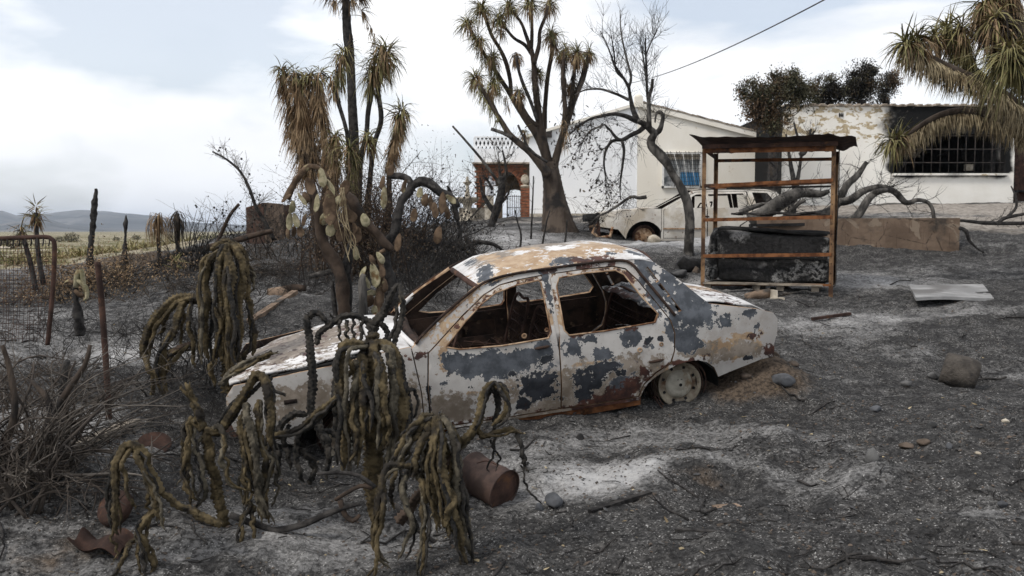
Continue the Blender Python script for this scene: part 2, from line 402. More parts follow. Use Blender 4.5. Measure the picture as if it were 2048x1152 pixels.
for e in [(1440,975,5.15,.3,.2,1.3),(2000,980,4.9,.7,.5,.5),(1500,1110,4.2,.9,.3,.4),(1850,1120,4.1,.6,.25,.35),(1750,820,6.3,.9,.4,.35),(1560,820,6.6,.6,.3,.4),(950,1120,4.3,.5,.2,.3),(450,960,5.4,.6,.4,.4),(250,760,6.6,.8,.3,.3),(800,900,6.0,.5,.2,.3),(1600,1050,4.6,1.2,.5,.25),(1900,900,5.6,1.2,.7,.3),(560,900,6.1,1,.4,.6),(1380,535,13.6,.5,.6,.9),(1250,1060,4.6,.8,.22,.35)]:
    ash_ = ash_ - e[5] * ell(xw, yw, *e[:5])
A['ash'] = ash_
d_ = 0 * x + .05
for e in [(1530,760,7.1,.55,.40,.9),(1450,800,6.9,.35,.3,.5),(280,520,14.5,1.6,1.2,1.0),(1430,970,5.2,.3,.2,.5),(1950,930,5.5,.5,.35,.45),(1300,850,6.6,.5,.15,.3),(1560,590,11.6,.8,.4,.5),(1300,1040,4.8,.3,.1,.3),(100,1100,4.4,.6,.4,.45)]:
    d_ = d_ + e[5] * ell(xw, yw, *e[:5])
A['dirt'] = d_
left = sstep(-5.2, -6.6, x + .12 * (y - 14) + .8 * (fbm(x / 2, y / 2, 41, 3) - .5))
A['field'] = np.clip(left * sstep(14.5, 16.5, y + 1.2 * (fbm(x / 1.5, y / 1.5, 43, 3) - .5)) + sstep(42, 52, y) + sstep(22, 30, np.abs(x)), 0, 1)
s_ = 0 * x
for e in [(1960,455,17.5,2.5,1.6,1.0),(2100,430,21,5,4,.9),(1800,415,25,5,3,.7),(1500,430,24,5,3,.5),(1150,442,27,4,2,.6),(940,438,30,3,1.5,.5)]:
    s_ = s_ + e[5] * ell(xw, yw, *e[:5])
A['sand'] = s_
for k, a_ in A.items():
    at_ = ground.data.attributes.new(k, 'FLOAT', 'POINT'); at_.data.foreach_set('value', np.ascontiguousarray(a_, dtype=np.float32).ravel())
# ------------------------------------------------------------------ hills
M_hill = simple('scrub_hillside', (.060, .066, .068), (.150, .145, .140), .004, (.045, .05, .05), .008, (.5, .6), bstr=0)
def ridge(name, prof, Y, base, depth, seed):
    xs = np.linspace(prof[0][0], prof[-1][0], 260)
    tops = np.interp(xs, [q[0] for q in prof], [q[1] for q in prof]) + 2.0 * (fbm(xs / 18, xs * 0, seed, 4) - .5)
    V = []; K = 14
    for k in range(K):
        f = k / (K - 1)
        for a, t in zip(xs, tops):
            c = at(a, t, Y); g = f ** .8
            wob = (fbm(np.array([a / 22.]), np.array([k * .35]), seed + 3, 4)[0] - .5) * 22 * (f * (1 - f) * 4)
            V.append((c[0] * (Y - depth * (1 - f)) / Y, Y - depth * (1 - f), base + (c[2] - base) * g + wob * (c[2] - base) / 90))
    for a, t in zip(xs, tops):
        c = at(a, t, Y); V.append((c[0] * 1.2, Y * 1.2, base))
    K += 1; n = len(xs); i = np.arange(K - 1)[:, None] * n; j = np.arange(n - 1)[None, :]
    mb = MB(); mb.add(V, np.stack([i + j, i + j + 1, i + n + j + 1, i + n + j], -1).reshape(-1, 4))
    return tag(mb.build(name, M_hill), kind='structure')
ridge('mountain_ridge', [(-900, 440), (-400, 415), (-120, 428), (0, 420), (32, 431), (53, 427), (88, 428), (124, 423), (159, 420), (206, 422), (265, 428), (310, 431), (340, 437), (370, 443), (450, 448), (600, 455), (900, 459), (1400, 458), (2000, 452), (2600, 450)], 3200, -4, 900, 3)
ridge('foothill', [(-900, 455), (-200, 444), (0, 447), (60, 441), (95, 438), (133, 449), (200, 456), (300, 459), (600, 461), (1000, 461)], 2100, -3, 500, 8)

# haze ------------------------------------------------------------------------
hm, nt_ = new_mat('haze'); pv = nt_.nodes.new('ShaderNodeVolumePrincipled'); pv.inputs['Color'].default_value = (.74, .84, 1.0, 1)
pv.inputs['Density'].default_value = .00013; pv.inputs['Anisotropy'].default_value = .0
ho = nt_.nodes.new('ShaderNodeOutputMaterial'); nt_.links.new(pv.outputs[0], ho.inputs[1])
hb = MB(); hb.box((0, 4400, 70), (16000, 9400, 160)); hz = hb.build('haze', hm, smooth=False); tag(hz, kind='stuff')

# ------------------------------------------------------------------ wall panels with holes
def in_poly(P, poly):
    x, y = P[:, 0], P[:, 1]; ins = np.zeros(len(P), bool); n = len(poly)
    for i in range(n):
        x1, y1 = poly[i]; x2, y2 = poly[(i + 1) % n]
        c = ((y1 > y) != (y2 > y)); 
        with np.errstate(divide='ignore', invalid='ignore'):
            ins ^= c & (x < (x2 - x1) * (y - y1) / (y2 - y1 + 1e-15) + x1)
    return ins
def resample(poly, step):
    out = []; n = len(poly)
    for i in range(n):
        a = np.array(poly[i], float); b = np.array(poly[(i + 1) % n], float); k = max(1, int(np.linalg.norm(b - a) / step + .5))
        for q in range(k): out.append(a + (b - a) * q / k)
    return np.array(out)
def segdist(P, L):
    d = np.full(len(P), 1e9)
    for i in range(len(L)):
        a = L[i]; b = L[(i + 1) % len(L)]; ab = b - a; t = np.clip(((P - a) @ ab) / (ab @ ab + 1e-12), 0, 1)
        d = np.minimum(d, np.linalg.norm(P - a - t[:, None] * ab, axis=1))
    return d
def panel2d(outer, holes, step):
    loops = [resample(outer, step)] + [resample(h_, step) for h_ in holes]
    V = []; E = []
    for L in loops:
        b = len(V); V += [tuple(q) for q in L]; E += [(b + i, b + (i + 1) % len(L)) for i in range(len(L))]
    lo = loops[0].min(0); hi = loops[0].max(0)
    gx, gy = np.meshgrid(np.arange(lo[0] + step / 2, hi[0], step), np.arange(lo[1] + step / 2, hi[1], step))
    Pq = np.c_[gx.ravel(), gy.ravel()] + .0007 * np.random.default_rng(1).normal(size=(gx.size, 2))
    ok = in_poly(Pq, loops[0]) & (segdist(Pq, loops[0]) > step * .45)
    for L in loops[1:]: ok &= ~in_poly(Pq, L) & (segdist(Pq, L) > step * .45)
    V += [tuple(q) for q in Pq[ok]]
    v, e, f, *_ = delaunay_2d_cdt([Vector(q) for q in V], E, [], 0, 1e-5)
    v = np.array([tuple(q) for q in v]); f = np.array([list(q) for q in f if len(q) == 3], int)
    c = v[f].mean(1); ok = in_poly(c, loops[0])
    for L in loops[1:]: ok &= ~in_poly(c, L)
    return v, f[ok]
def panel(name, outer, holes, step, fn, inward, mats, parent=None, thick=.02, flip=False):
    """fn: (n,2)->(n,3) outer surface; inward: (n,3) or vector offset to the back face.  materials: [outer, inner, rim]"""
    v, f = panel2d(outer, holes, step)
    P = fn(v); inw = np.broadcast_to(np.asarray(inward(v) if callable(inward) else inward, float), P.shape)
    B = P + inw * thick; n = len(P)
    e = np.sort(np.vstack([f[:, [0, 1]], f[:, [1, 2]], f[:, [2, 0]]]), axis=1)
    de = np.vstack([f[:, [0, 1]], f[:, [1, 2]], f[:, [2, 0]]])
    _, inv, cnt = np.unique(e, axis=0, return_inverse=True, return_counts=True); bd = de[cnt[inv.ravel()] == 1]
    ff = f if not flip else f[:, ::-1]
    mb = MB(); mb.add(np.vstack([P, B]), None, ff, 0)
    mb.t.append(ff[:, ::-1] + n); mb.tm.append(np.full(len(ff), 1 if len(mats) > 1 else 0))
    mb.n = 2 * n
    # rim with its own vertices so the edge stays crisp
    rim = np.vstack([P[bd[:, 0]], P[bd[:, 1]], B[bd[:, 1]], B[bd[:, 0]]]); k = len(bd); a = np.arange(k)
    q = np.stack([a, a + k, a + 2 * k, a + 3 * k], 1)
    if not flip: q = q[:, ::-1]
    mb.add(rim, q, None, 2 if len(mats) > 2 else 0)
    o = mb.build(name, mats, parent); return o

def rect(x0, z0, x1, z1): return [(x0, z0), (x1, z0), (x1, z1), (x0, z1)]

# ------------------------------------------------------------------ burnt house on the right
YH = 27.0
def hx(px, Y): return (px - 1024) / F * Y / (1)   # small-angle in Y-plane
def HX(px, py, Y): return at(px, py, Y)[0]
def HZ(px, py, Y): return at(px, py, Y)[2]
m, nt = new_mat('burnt_house_wall'); N = NT(nt); p = pos(N); M_hwall = m
n1 = N.noise(p, 3.0, 8, .6, .3, sc=(1, 1, 1.8)); n2 = N.noise(p, 9, 6, .65)
bl, so_ = N.attr('bleed'), N.attr('soot')
white = N.mix(N.step(N.noise(p, .9, 5, .6, loc=(3, 3, 3)), .35, .65), (.80, .775, .72), (.72, .69, .63))
pm = N.step(N.math('ADD', n1, N.math('MULTIPLY', bl, .17)), .712, .725)
col = N.mix(pm, white, N.mix(N.step(n2, .4, .6), (.34, .27, .17), (.50, .42, .29)))
sm = N.step(N.math('ADD', so_, N.math('MULTIPLY', N.math('SUBTRACT', N.noise(p, 1.1, 7, .6, loc=(5, 1, 2)), .5), 1.6)), .28, .78)
sootc = N.mix(N.math('MULTIPLY', pm, N.step(n2, .55, .6)), (.009, .009, .009), (.09, .08, .07))
col = N.mix(sm, col, sootc)
N.out(col, .92, N.math('ADD', n2, N.math('MULTIPLY', pm, -.8)), .35, .02, .15)
house = empty('burnt_house', (HX(1795, 400, YH), YH, 2.3), 'white burnt out house with soot above its wide barred window', 'house')
hp = np.array(house.location)
x0, x1, x2 = HX(1562, 400, YH), HX(2026, 400, YH), HX(2026, 400, YH) + 4.2
z0, z1 = 1.9, HZ(1800, 213, YH)
wx0, wx1, wz0, wz1 = HX(1788, 300, YH), HX(2012, 300, YH), HZ(1800, 347, YH), HZ(1800, 268, YH)
def wallfn(Y): return lambda v: np.c_[v[:, 0] - hp[0], np.full(len(v), Y - hp[1]), v[:, 1] - hp[2]]
hw_ = panel('wall', rect(x0, z0, x1, z1), [rect(wx0, wz0, wx1, wz1)], .16, wallfn(YH), (0, 1, 0), [M_hwall, M_soot, M_soot], house, .28, flip=False)
def setattr_(o, name, fn):
    me = o.data; co = np.empty(len(me.vertices) * 3); me.vertices.foreach_get('co', co); co = co.reshape(-1, 3)
    a = me.attributes.new(name, 'FLOAT', 'POINT'); a.data.foreach_set('value', fn(co).astype(np.float32))
def fpx(co): # house-local -> survey bearings on the facade
    X = co + hp; return X
def soot_f(co):
    X = co + hp; Xm, Zm = X[:, 0], X[:, 2]
    band = sstep(HX(1700, 250, YH), HX(1820, 250, YH), Xm) * sstep(HZ(0, 315, YH) , HZ(0, 250, YH), Zm) * (1 - sstep(HX(2040, 250, YH), HX(2060, 250, YH), Xm))
    dx = np.maximum(np.maximum(wx0 - Xm, Xm - wx1), 0); dz = np.maximum(np.maximum(wz0 - Zm, Zm - wz1), 0)
    around = 1 - sstep(.0, .5, np.hypot(dx, np.where(Zm < wz0, dz * 6, dz * 1.2)))
    leftedge = (1 - sstep(x0, x0 + .28, Xm)) * .45
    return np.clip(np.maximum(np.maximum(band, around), leftedge), 0, 1)
def bleed_f(co):
    X = co + hp; return sstep(HZ(0, 330, YH), HZ(0, 260, YH), X[:, 2]) * (1 - sstep(HX(1800, 1, YH), HX(1900, 1, YH), X[:, 0])) + .12
for o in (hw_,): setattr_(o, 'soot', soot_f); setattr_(o, 'bleed', bleed_f)
mb = MB(); mb.box((x0 - hp[0] + .14, 3.4, (z0 + z1) / 2 - hp[2]), (.28, 6.24, z1 - z0)); so2 = mb.build('side_wall', M_hwall, house, False)
me = so2.data
setattr_(so2, 'soot', lambda c: np.ones(len(c))); setattr_(so2, 'bleed', lambda c: np.zeros(len(c)))
mb = MB(); mb.box(((x1 + x2) / 2 - hp[0] + 1.0, .65, (z0 + z1) / 2 - hp[2]), (x2 - x1 - 2.0, .26, z1 - z0))
mb.box((x1 - hp[0] - .14, .75, (z0 + z1) / 2 - hp[2]), (.26, .9, z1 - z0)); mb.box(((x1 + x1 + 2.2) / 2 - hp[0], .65, z1 - hp[2] - .45), (2.0, .26, .9)); o = mb.build('porch_wall', M_hwall, house, False)
setattr_(o, 'soot', lambda c: np.full(len(c), .55)); setattr_(o, 'bleed', lambda c: np.zeros(len(c)))
mb = MB(); mb.box((x1 + 1.05 - hp[0], .72, z0 + 1.1 - hp[2]), (1.9, .06, 2.5)); mb.build('porch_door', M_rustd, house, False)
mb = MB(); mb.box(((x0 + x2) / 2 - hp[0], 3.4, z1 - hp[2] - .12), (x2 - x0 - .1, 6.0, .18)); mb.build('roof_slab', M_soot, house, False)
mb = MB(); mb.box(((x0 + x2) / 2 - hp[0], 6.5, (z0 + z1) / 2 - hp[2]), (x2 - x0, .25, z1 - z0 - .1)); mb.box(((x0 + x2) / 2 - hp[0], 3.3, wz0 - .5 - hp[2]), (x2 - x0 - .6, 5.8, .05)); mb.box((x1 - hp[0] - .45, 3.4, (z0 + z1) / 2 - hp[2]), (.15, 6.1, z1 - z0 - .3)); mb.box((x0 - hp[0] + 3.0, 3.4, (z0 + z1) / 2 - hp[2]), (.12, 6.1, z1 - z0 - .3)); mb.build('burnt_room', M_soot, house, False)
tile = None
k = 0; xx = x0 - .02
while xx < x2:
    mb_ = MB()
    if tile is None:
        mb_.box((0, 0, 0), (.24, .46, .035)); mb_.box((0, -.02, .032), (.13, .46, .03)); tile = mb_.build('tile', M_tile, house, False); t_ = tile
    else:
        t_ = tile.copy(); COL.objects.link(t_); t_.parent = house
    t_.location = (xx + .13 - hp[0], .14, z1 - hp[2] + .02 + .012 * math.sin(k * 2.3)); t_.rotation_euler = (random.Random(k).uniform(-.04, .03), 0, random.Random(k + 9).uniform(-.04, .04)); k += 1; xx += .262
# window grille
mb = None
nb = 13
for q in range(nb):
    mb = MB(); X = wx0 + (wx1 - wx0) * (q + .5) / nb - hp[0]; mb.tube([(X, .06, wz0 - hp[2] + .0), (X + .01 * math.sin(q * 3), .06, wz1 - hp[2])], .012, 6); mb.build('grille_bar', M_iron, house)
for f_ in (.28, .62, .96):
    mb = MB(); mb.bar((wx0 - hp[0], .07, wz0 + (wz1 - wz0) * f_ - hp[2]), (wx1 - hp[0], .07, wz0 + (wz1 - wz0) * f_ - hp[2]), .01, .03); mb.build('grille_rail', M_iron, house)
mb = MB(); mb.box(((wx0 + wx1) / 2 - hp[0], -.02, wz0 - hp[2] - .03), (wx1 - wx0 + .1, .2, .06)); o = mb.build('window_sill', M_hwall, house, False); setattr_(o, 'soot', lambda c: np.full(len(c), .35)); setattr_(o, 'bleed', lambda c: np.full(len(c), .5))
mb = MB(); c = at(1682, 230, YH)
for q in range(3): mb.box((c[0] - hp[0] - .05 + q * .05, -.012, c[2] - hp[2]), (.022, .03, .12))
mb.box((c[0] - hp[0], -.012, c[2] - hp[2]), (.14, .028, .02)); mb.build('air_vent', M_soot, house, False)
# charred rafters and rubble in the room
rb = random.Random(4)
for q in range(6):
    mb = MB(); a = at(rb.uniform(1800, 1960), rb.uniform(310, 345), YH + rb.uniform(1, 3)) - hp; b = a + np.array([rb.uniform(-.9, .9), rb.uniform(-.5, 1), rb.uniform(.1, .6)]); mb.bar(a, b, .09, .07); mb.build('fallen_rafter', M_char if q % 2 else M_wood, house, False)
mb = MB(); a = at(1937, 335, YH + 1.0) - hp; mb.box(a, (.22, .15, .2)); mb.build('rubble_block', M_cstone, house, False)

# ------------------------------------------------------------------ white gabled house
m, nt = new_mat('white_render'); N = NT(nt); p = pos(N); M_white_r = m
a_ = N.attr('bleed')
c_ = N.mix(N.step(N.noise(p, 1.1, 6, .6), .35, .65), (.78, .79, .80), (.82, .825, .83))
c_ = N.mix(N.step(N.noise(p, 2.2, 7, .65, loc=(2, 5, 1), sc=(1, 1, .4)), .62, .74), c_, (.56, .56, .55))
N.out(c_, .9, N.noise(p, 14, 4), .12, .01, .2)
m, nt = new_mat('cream_render'); N = NT(nt); p = pos(N); M_cream = m
c_ = N.mix(N.step(N.noise(p, .8, 6, .6, sc=(1, 1, .5)), .35, .65), (.72, .675, .59), (.80, .765, .69))
c_ = N.mix(N.step(N.noise(p, 3.1, 7, .65, loc=(2, 5, 1)), .62, .72), c_, (.56, .49, .38))
N.out(c_, .9, N.noise(p, 14, 4), .15, .01, .2)
YG = 30.0
gh = empty('gabled_house', (HX(1290, 440, YG), YG, 1.9), 'long low gabled house, its left half bluish white and its right half cream', 'house')
gp = np.array(gh.location)
def gfn(Y): return lambda v: np.c_[v[:, 0] - gp[0], np.full(len(v), Y - gp[1]), v[:, 1] - gp[2]]
def gpt(px, py, Y=YG): q = at(px, py, Y); return (q[0], q[2])
zb = 1.5
pa = gpt(1275, 207); pl = gpt(1060, 272); pr = gpt(1530, 272)
panel('left_wall', [(pl[0], zb), (pa[0], zb), pa, pl], [], .5, gfn(YG), (0, 1, 0), [M_white_r], gh, .3)
w0 = gpt(1326, 373); w1 = gpt(1400, 308)
panel('right_wall', [(pa[0] + .004, zb), (pr[0] + 2.6, zb), (pr[0] + 2.6, pr[1]), pr, (pa[0] + .004, pa[1])], [rect(w0[0], w0[1], w1[0], w1[1])], .4, gfn(YG - .03), (0, 1, 0), [M_cream, M_white_r, M_white_r], gh, .3)
# cornice bands and verge tiles
mb = MB(); A0 = np.array([pa[0] - gp[0], -.07, pa[1] - gp[2] - .05]); B0 = np.array([pr[0] - gp[0], -.07, pr[1] - gp[2] - .05]); mb.bar(A0, B0, .12, .16); mb.build('verge_band', M_cream, gh, False)
mb = MB(); A1 = np.array([pa[0] - gp[0], -.05, pa[1] - gp[2] - .02]); B1 = np.array([pl[0] - gp[0] - .15, -.05, pl[1] - gp[2] - .02]); mb.bar(A1, B1, .12, .09); mb.build('verge_band', M_cream, gh, False)
t0 = None
nT = 26
for q in range(nT):
    f_ = (q + .5) / nT; c = A0 * (1 - f_) + B0 * f_; ang = math.atan2(B0[2] - A0[2], B0[0] - A0[0])
    if t0 is None:
        mb = MB(); mb.box((0, 0, 0), (.20, .26, .045)); t0 = mb.build('tile', M_tile, gh, False); o = t0
    else: o = t0.copy(); COL.objects.link(o); o.parent = gh
    o.location = (c[0], -.02, c[2] + .115 + .01 * math.sin(q * 1.7)); o.rotation_euler = (0, -ang + .07, 0)
mb = MB()
dpt = 8
for (Pa, Pb) in ((A0, B0), (A1, B1)):
    q0 = Pa + [0, .15, .06]; q1 = Pb + [0, .15, .06]; q2 = q1 + [0, dpt, 0]; q3 = q0 + [0, dpt, 0]
    mb.add([q0, q1, q2, q3, q0 - [0, 0, .08], q1 - [0, 0, .08], q2 - [0, 0, .08], q3 - [0, 0, .08]], [[0, 1, 2, 3], [4, 7, 6, 5], [0, 4, 5, 1], [1, 5, 6, 2], [2, 6, 7, 3]])
mb.build('roof', M_tile, gh, False)
mb = MB(); mb.box((pl[0] - gp[0] + .15, 4.2, (zb + pl[1]) / 2 - gp[2]), (.3, 8, pl[1] - zb)); mb.build('side_wall', M_white_r, gh, False)
mb = MB(); c = at(1277, 206, YG) - gp
mb.box(c + [0, .0, .02], (.26, .34, .34)); mb.lathe(c + [0, 0, .19], (0, 0, 1), [(0, .13), (.05, .12), (.09, .06), (.1, 0)], 10); mb.build('apex_cap', M_cream, gh, False)
# window with a basket grille, blind box and a blue cloth inside
wf = MB(); ww = w1[0] - w0[0]; wh = w1[1] - w0[1]; wc = np.array([(w0[0] + w1[0]) / 2, YG, (w0[1] + w1[1]) / 2]) - gp
for s_ in (-1, 1): wf.box(wc + [s_ * (ww / 2 + .02), -.08, 0], (.06, .10, wh + .1)); wf.box(wc + [0, -.08, s_ * (wh / 2 + .02)], (ww + .1, .10, .06))
win = wf.build('window', M_white, gh, False)
mb = MB(); mb.box(wc + [0, .12, 0], (ww, .02, wh)); mb.build('pane', M_glass, win, False)
mb = MB(); mb.box(wc + [0, .06, wh / 2 - .09], (ww - .02, .05, .16)); mb.build('blind_box', M_cstone, win, False)
mb = MB(); a = at(1380, 357, YG) - gp; mb.box(a + [0, .05, 0], (.62, .015, .42)); mb.build('blue_cloth', M_blue, win, False)
for q in range(13):
    f_ = q / 12; X = wc[0] + (f_ - .5) * (ww + .02); Xb = wc[0] + (f_ - .5) * (ww + .02) * .55 + .18
    mb = MB(); mb.tube([(X, -.16, wc[2] + wh / 2 + .08), ((X + Xb) / 2, -.24, wc[2]), (Xb + (X - wc[0]) * .3, -.18, wc[2] - wh / 2 - .02)], .009, 5); mb.build('grille_bar', M_white if q % 3 == 0 else M_iron, win)
for q in range(9):
    z = wc[2] + wh * (.54 - q * .125); mb = MB(); sq = 1 - q * .03; mb.tube([(wc[0] - ww / 2 * sq, -.2, z), (wc[0], -.25, z - .02), (wc[0] + ww / 2, -.2, z)], .007, 5); mb.build('grille_rail', M_iron, win)
# drainpipe and lamp
dp = MB(); c = at(1092, 300, YG); dp.tube([(c[0] - gp[0], -.08, at(0, 266, YG)[2] - gp[2]), (c[0] - gp[0], -.08, 2.0 - gp[2])], .045, 8); dp.build('drainpipe', M_white, gh)
mb = MB(); c = at(1093, 270, YG) - gp; mb.box(c + [0, -.14, 0], (.34, .16, .18)); o = mb.build('wall_lamp', M_iron, gh, False)
mb = MB(); mb.tube([c + [0, 0, .1], c + [0, -.02, .95]], .02, 5); mb.build('lamp_mast', M_iron, gh)
mb = MB(); mb.box((gp[0] * 0 + (pl[0] + pa[0]) / 2 - gp[0], -.5, G((pl[0] + pa[0]) / 2, YG - .5) - gp[2] + .02), (pa[0] - pl[0], .9, .12)); mb.build('footing', M_cstone, gh, False)

# ------------------------------------------------------------------ brick porch
m, nt = new_mat('brick'); N = NT(nt); p = pos(N); M_brick = m
c_ = N.mix(N.step(N.noise(p, 7, 3, .5, sc=(1, 1, 3)), .35, .65), (.17, .062, .034), (.32, .130, .070))
c_ = N.mix(N.step(N.noise(p, 1.2, 5, .6), .55, .68), c_, (.12, .06, .04)); N.out(c_, .9, N.noise(p, 30, 3), .4, .01)
M_mortar = simple('mortar', (.10, .075, .05), (.20, .155, .11), 6)
YP = 31.0
po = empty('brick_porch', (HX(1003, 437, YP), YP, 2.0), 'red brick arched porch with a white parapet beside the white house', 'porch')
pp = np.array(po.location)
def pfn(Y): return lambda v: np.c_[v[:, 0] - pp[0], np.full(len(v), Y - pp[1]), v[:, 1] - pp[2]]
def ppt(px, py): q = at(px, py, YP); return (q[0], q[2])
zb = 1.6
archp = [ppt(984, 445)] + [ppt(1014 + 30 * math.cos(t), 388 + 46 * -math.sin(t)) for t in np.linspace(math.pi, 0, 15)] + [ppt(1044, 445)]
archp[0] = (archp[0][0], zb + .02); archp[-1] = (archp[-1][0], zb + .02)
slit = [ppt(970, 437), ppt(976, 437), ppt(976, 372), ppt(970, 372)]
outer = [(ppt(952, 0)[0], zb), (ppt(1058, 0)[0], zb), ppt(1058, 327), ppt(952, 327)]
panel('porch_wall', outer, [archp, slit], .12, pfn(YP), (0, 1, 0), [M_mortar, M_mortar, M_brick], po, .45)
bk = MB(); rr_ = random.Random(8)
ox0, oz1 = ppt(952, 327); ox1 = ppt(1058, 327)[0]
row = 0; z = zb + .1
AP = np.array(archp); SL = np.array(slit)
while z < oz1 - .05:
    xq = ox0 + (0.06 if row % 2 else .18)
    while xq < ox1 - .08:
        c = np.array([[xq, z], [xq - .09, z], [xq + .09, z]])
        if not (in_poly(c, AP) | in_poly(c, SL)).any(): bk.box((xq - pp[0], -.012, z - pp[2]), (.222, .05 + rr_.uniform(0, .03), .068))
        xq += .24
    z += .092; row += 1
tag(bk.build('bricks', M_brick, po, False), kind='stuff')
vs = MB()
for t in np.linspace(.1, math.pi - .1, 22):
    c = at(1014 + 33 * math.cos(t), 388 - 50 * math.sin(t), YP) - pp
    ang = t; rot = np.array([[math.cos(ang), 0, -math.sin(ang)], [0, 1, 0], [math.sin(ang), 0, math.cos(ang)]])
    vs.box(c + [0, -.05, 0], (.2, .08, .07), rot)
tag(vs.build('arch_bricks', M_brick, po, False), kind='stuff')
# depth of the porch: ceiling, back arch
mb = MB(); zc = at(0, 352, YP)[2] - pp[2]; mb.box((0.2, 1.9, zc + .25), (ox1 - ox0, 2.9, .12)); mb.build('ceiling', M_wood, po, False)
backarch = [at(1005, 445, YP + 3)[[0, 2]], *[at(1030 + 25 * math.cos(t), 408 - 30 * math.sin(t), YP + 3)[[0, 2]] for t in np.linspace(math.pi, 0, 11)], at(1055, 445, YP + 3)[[0, 2]]]
backarch[0] = np.array([backarch[0][0], zb + .02]); backarch[-1] = np.array([backarch[-1][0], zb + .02])
bslit = [at(970, 438, YP + 3)[[0, 2]], at(996, 438, YP + 3)[[0, 2]], at(996, 372, YP + 3)[[0, 2]], at(970, 372, YP + 3)[[0, 2]]]
panel('back_wall', [(ox0 - .1, zb), (ox1 + .4, zb), (ox1 + .4, oz1), (ox0 - .1, oz1)], [backarch, bslit], .3, pfn(YP + 3), (0, 1, 0), [M_mortar, M_brick, M_brick], po, .3)
mb = MB(); a = ppt(952, 326); b = ppt(1058, 298); mb.box(((a[0] + b[0]) / 2 - pp[0], 1.6, (a[1] + b[1]) / 2 - pp[2]), (b[0] - a[0] + .1, 3.6, b[1] - a[1])); mb.build('parapet', M_white_r, po, False)
mb = MB(); mb.box(((a[0] + b[0]) / 2 - pp[0], 1.55, a[1] - pp[2] - .02), (b[0] - a[0] + .24, 3.7, .05)); mb.build('cornice', M_tile, po, False)
la = MB(); nL = 13; xa = at(948, 0, YP)[0]; xb = at(1052, 0, YP)[0]; zl0 = b[1]; zl1 = at(0, 276, YP)[2]
for q in range(nL):
    x_a = xa + (xb - xa) * q / nL - pp[0]; x_b = xa + (xb - xa) * (q + 1) / nL - pp[0]
    o_ = MB(); z_a = zl0 - pp[2]; z_b = zl1 - pp[2]; zm = (z_a + z_b) / 2; xm = (x_a + x_b) / 2
    for (u0, u1, v0, v1) in ((x_a, x_b, z_a, z_b), (x_a, x_b, z_b, z_a)): o_.bar((u0, -.08, v0), (u1, -.08, v1), .07, .035)
    th = np.linspace(0, 2 * math.pi, 13); o_.tube(np.c_[xm + .06 * np.cos(th), np.full(13, -.08), zm + .09 * np.sin(th)], .016, 5)
    o_.bar((x_a, -.08, z_a), (x_a, -.08, z_b), .06, .03)
    o_.build('lattice_block', M_white_r, po, False)
mb = MB(); mb.bar((xa - pp[0], -.08, zl1 - pp[2] + .02), (xb - pp[0], -.08, zl1 - pp[2] + .02), .09, .05); mb.build('lattice_rail', M_white_r, po, False)
# pillar with a pot, gate
pi_ = empty('brick_pillar', (*at(1050, 400, YP - .35)[:2], 1.9), 'short red brick pillar with a pinecone finial right of the iron gate', 'pillar'); pq = np.array(pi_.location)
zt = at(0, 373, YP - .35)[2]
mb = MB(); mb.box((0, 0, (zt - pq[2]) / 2 - .1), (.30, .26, zt - pq[2] + .2)); mb.build('core', M_mortar, pi_, False)
mb = MB(); z = 0.0
while z < zt - pq[2] - .05:
    for s_ in (-.085, .085): mb.box((s_ + (.03 if int(z * 50) % 2 else -.0), -.13, z), (.15, .04, .068))
    z += .092
tag(mb.build('bricks', M_brick, pi_, False), kind='stuff')
mb = MB(); mb.lathe((0, 0, zt - pq[2]), (0, 0, 1), [(0, .15), (.04, .15), (.05, .07), (.09, .06), (.12, .11), (.2, .15), (.3, .14), (.38, .08), (.42, 0)], 14); mb.build('finial', M_cstone, pi_)
ga = empty('iron_gate', (*at(1029, 437, YP + .3)[:2], 1.95), 'small black iron garden gate standing inside the brick arch', 'gate'); gq = np.array(ga.location)
za = at(0, 389, YP + .3)[2] - gq[2]; wG = .5
for q in range(9):
    X = -wG / 2 + wG * q / 8; mb = MB(); mb.tube([(X, 0, .08), (X, 0, za - .06 * abs(q - 4) / 4)], .012 if q % 8 else .022, 5); mb.build('bar', M_iron, ga)
for z in (.12, za * .5, za - .06): mb = MB(); mb.bar((-wG / 2, 0, z), (wG / 2, 0, z), .02); mb.build('rail', M_iron, ga)
# statue on a plinth
st = empty('garden_statue', (*at(980, 437, YP - 1.2)[:2], 1.95), 'small pale stone statue of a robed figure before the brick porch', 'statue'); sq_ = np.array(st.location)
zt = at(0, 391, YP - 1.2)[2] - sq_[2]; zt2 = at(0, 352, YP - 1.2)[2] - sq_[2]
mb = MB(); mb.box((0, 0, .2), (.34, .34, .5)); mb.box((0, 0, .47), (.4, .4, .06)); mb.box((0, 0, (zt + .5) / 2), (.24, .24, zt - .5)); mb.build('plinth', M_cstone, st, False)
H = zt2 - zt
mb = MB(); mb.lathe((0, 0, zt), (0, 0, 1), [(0, .16), (.05 * H, .15), (.3 * H, .12), (.5 * H, .11), (.62 * H, .13), (.72 * H, .14), (.78 * H, .07), (.81 * H, .045), (.85 * H, .07), (.92 * H, .078), (.98 * H, .05), (H, 0)], 14)
for s_ in (-1, 1): mb.tube([(s_ * .13, 0, zt + .72 * H), (s_ * .17, -.04, zt + .55 * H), (s_ * .06, -.12, zt + .5 * H)], [.04, .035, .025], 7)
mb.build('figure', simple('grey_statue_stone', (.30, .31, .33), (.50, .50, .51), 9), st)
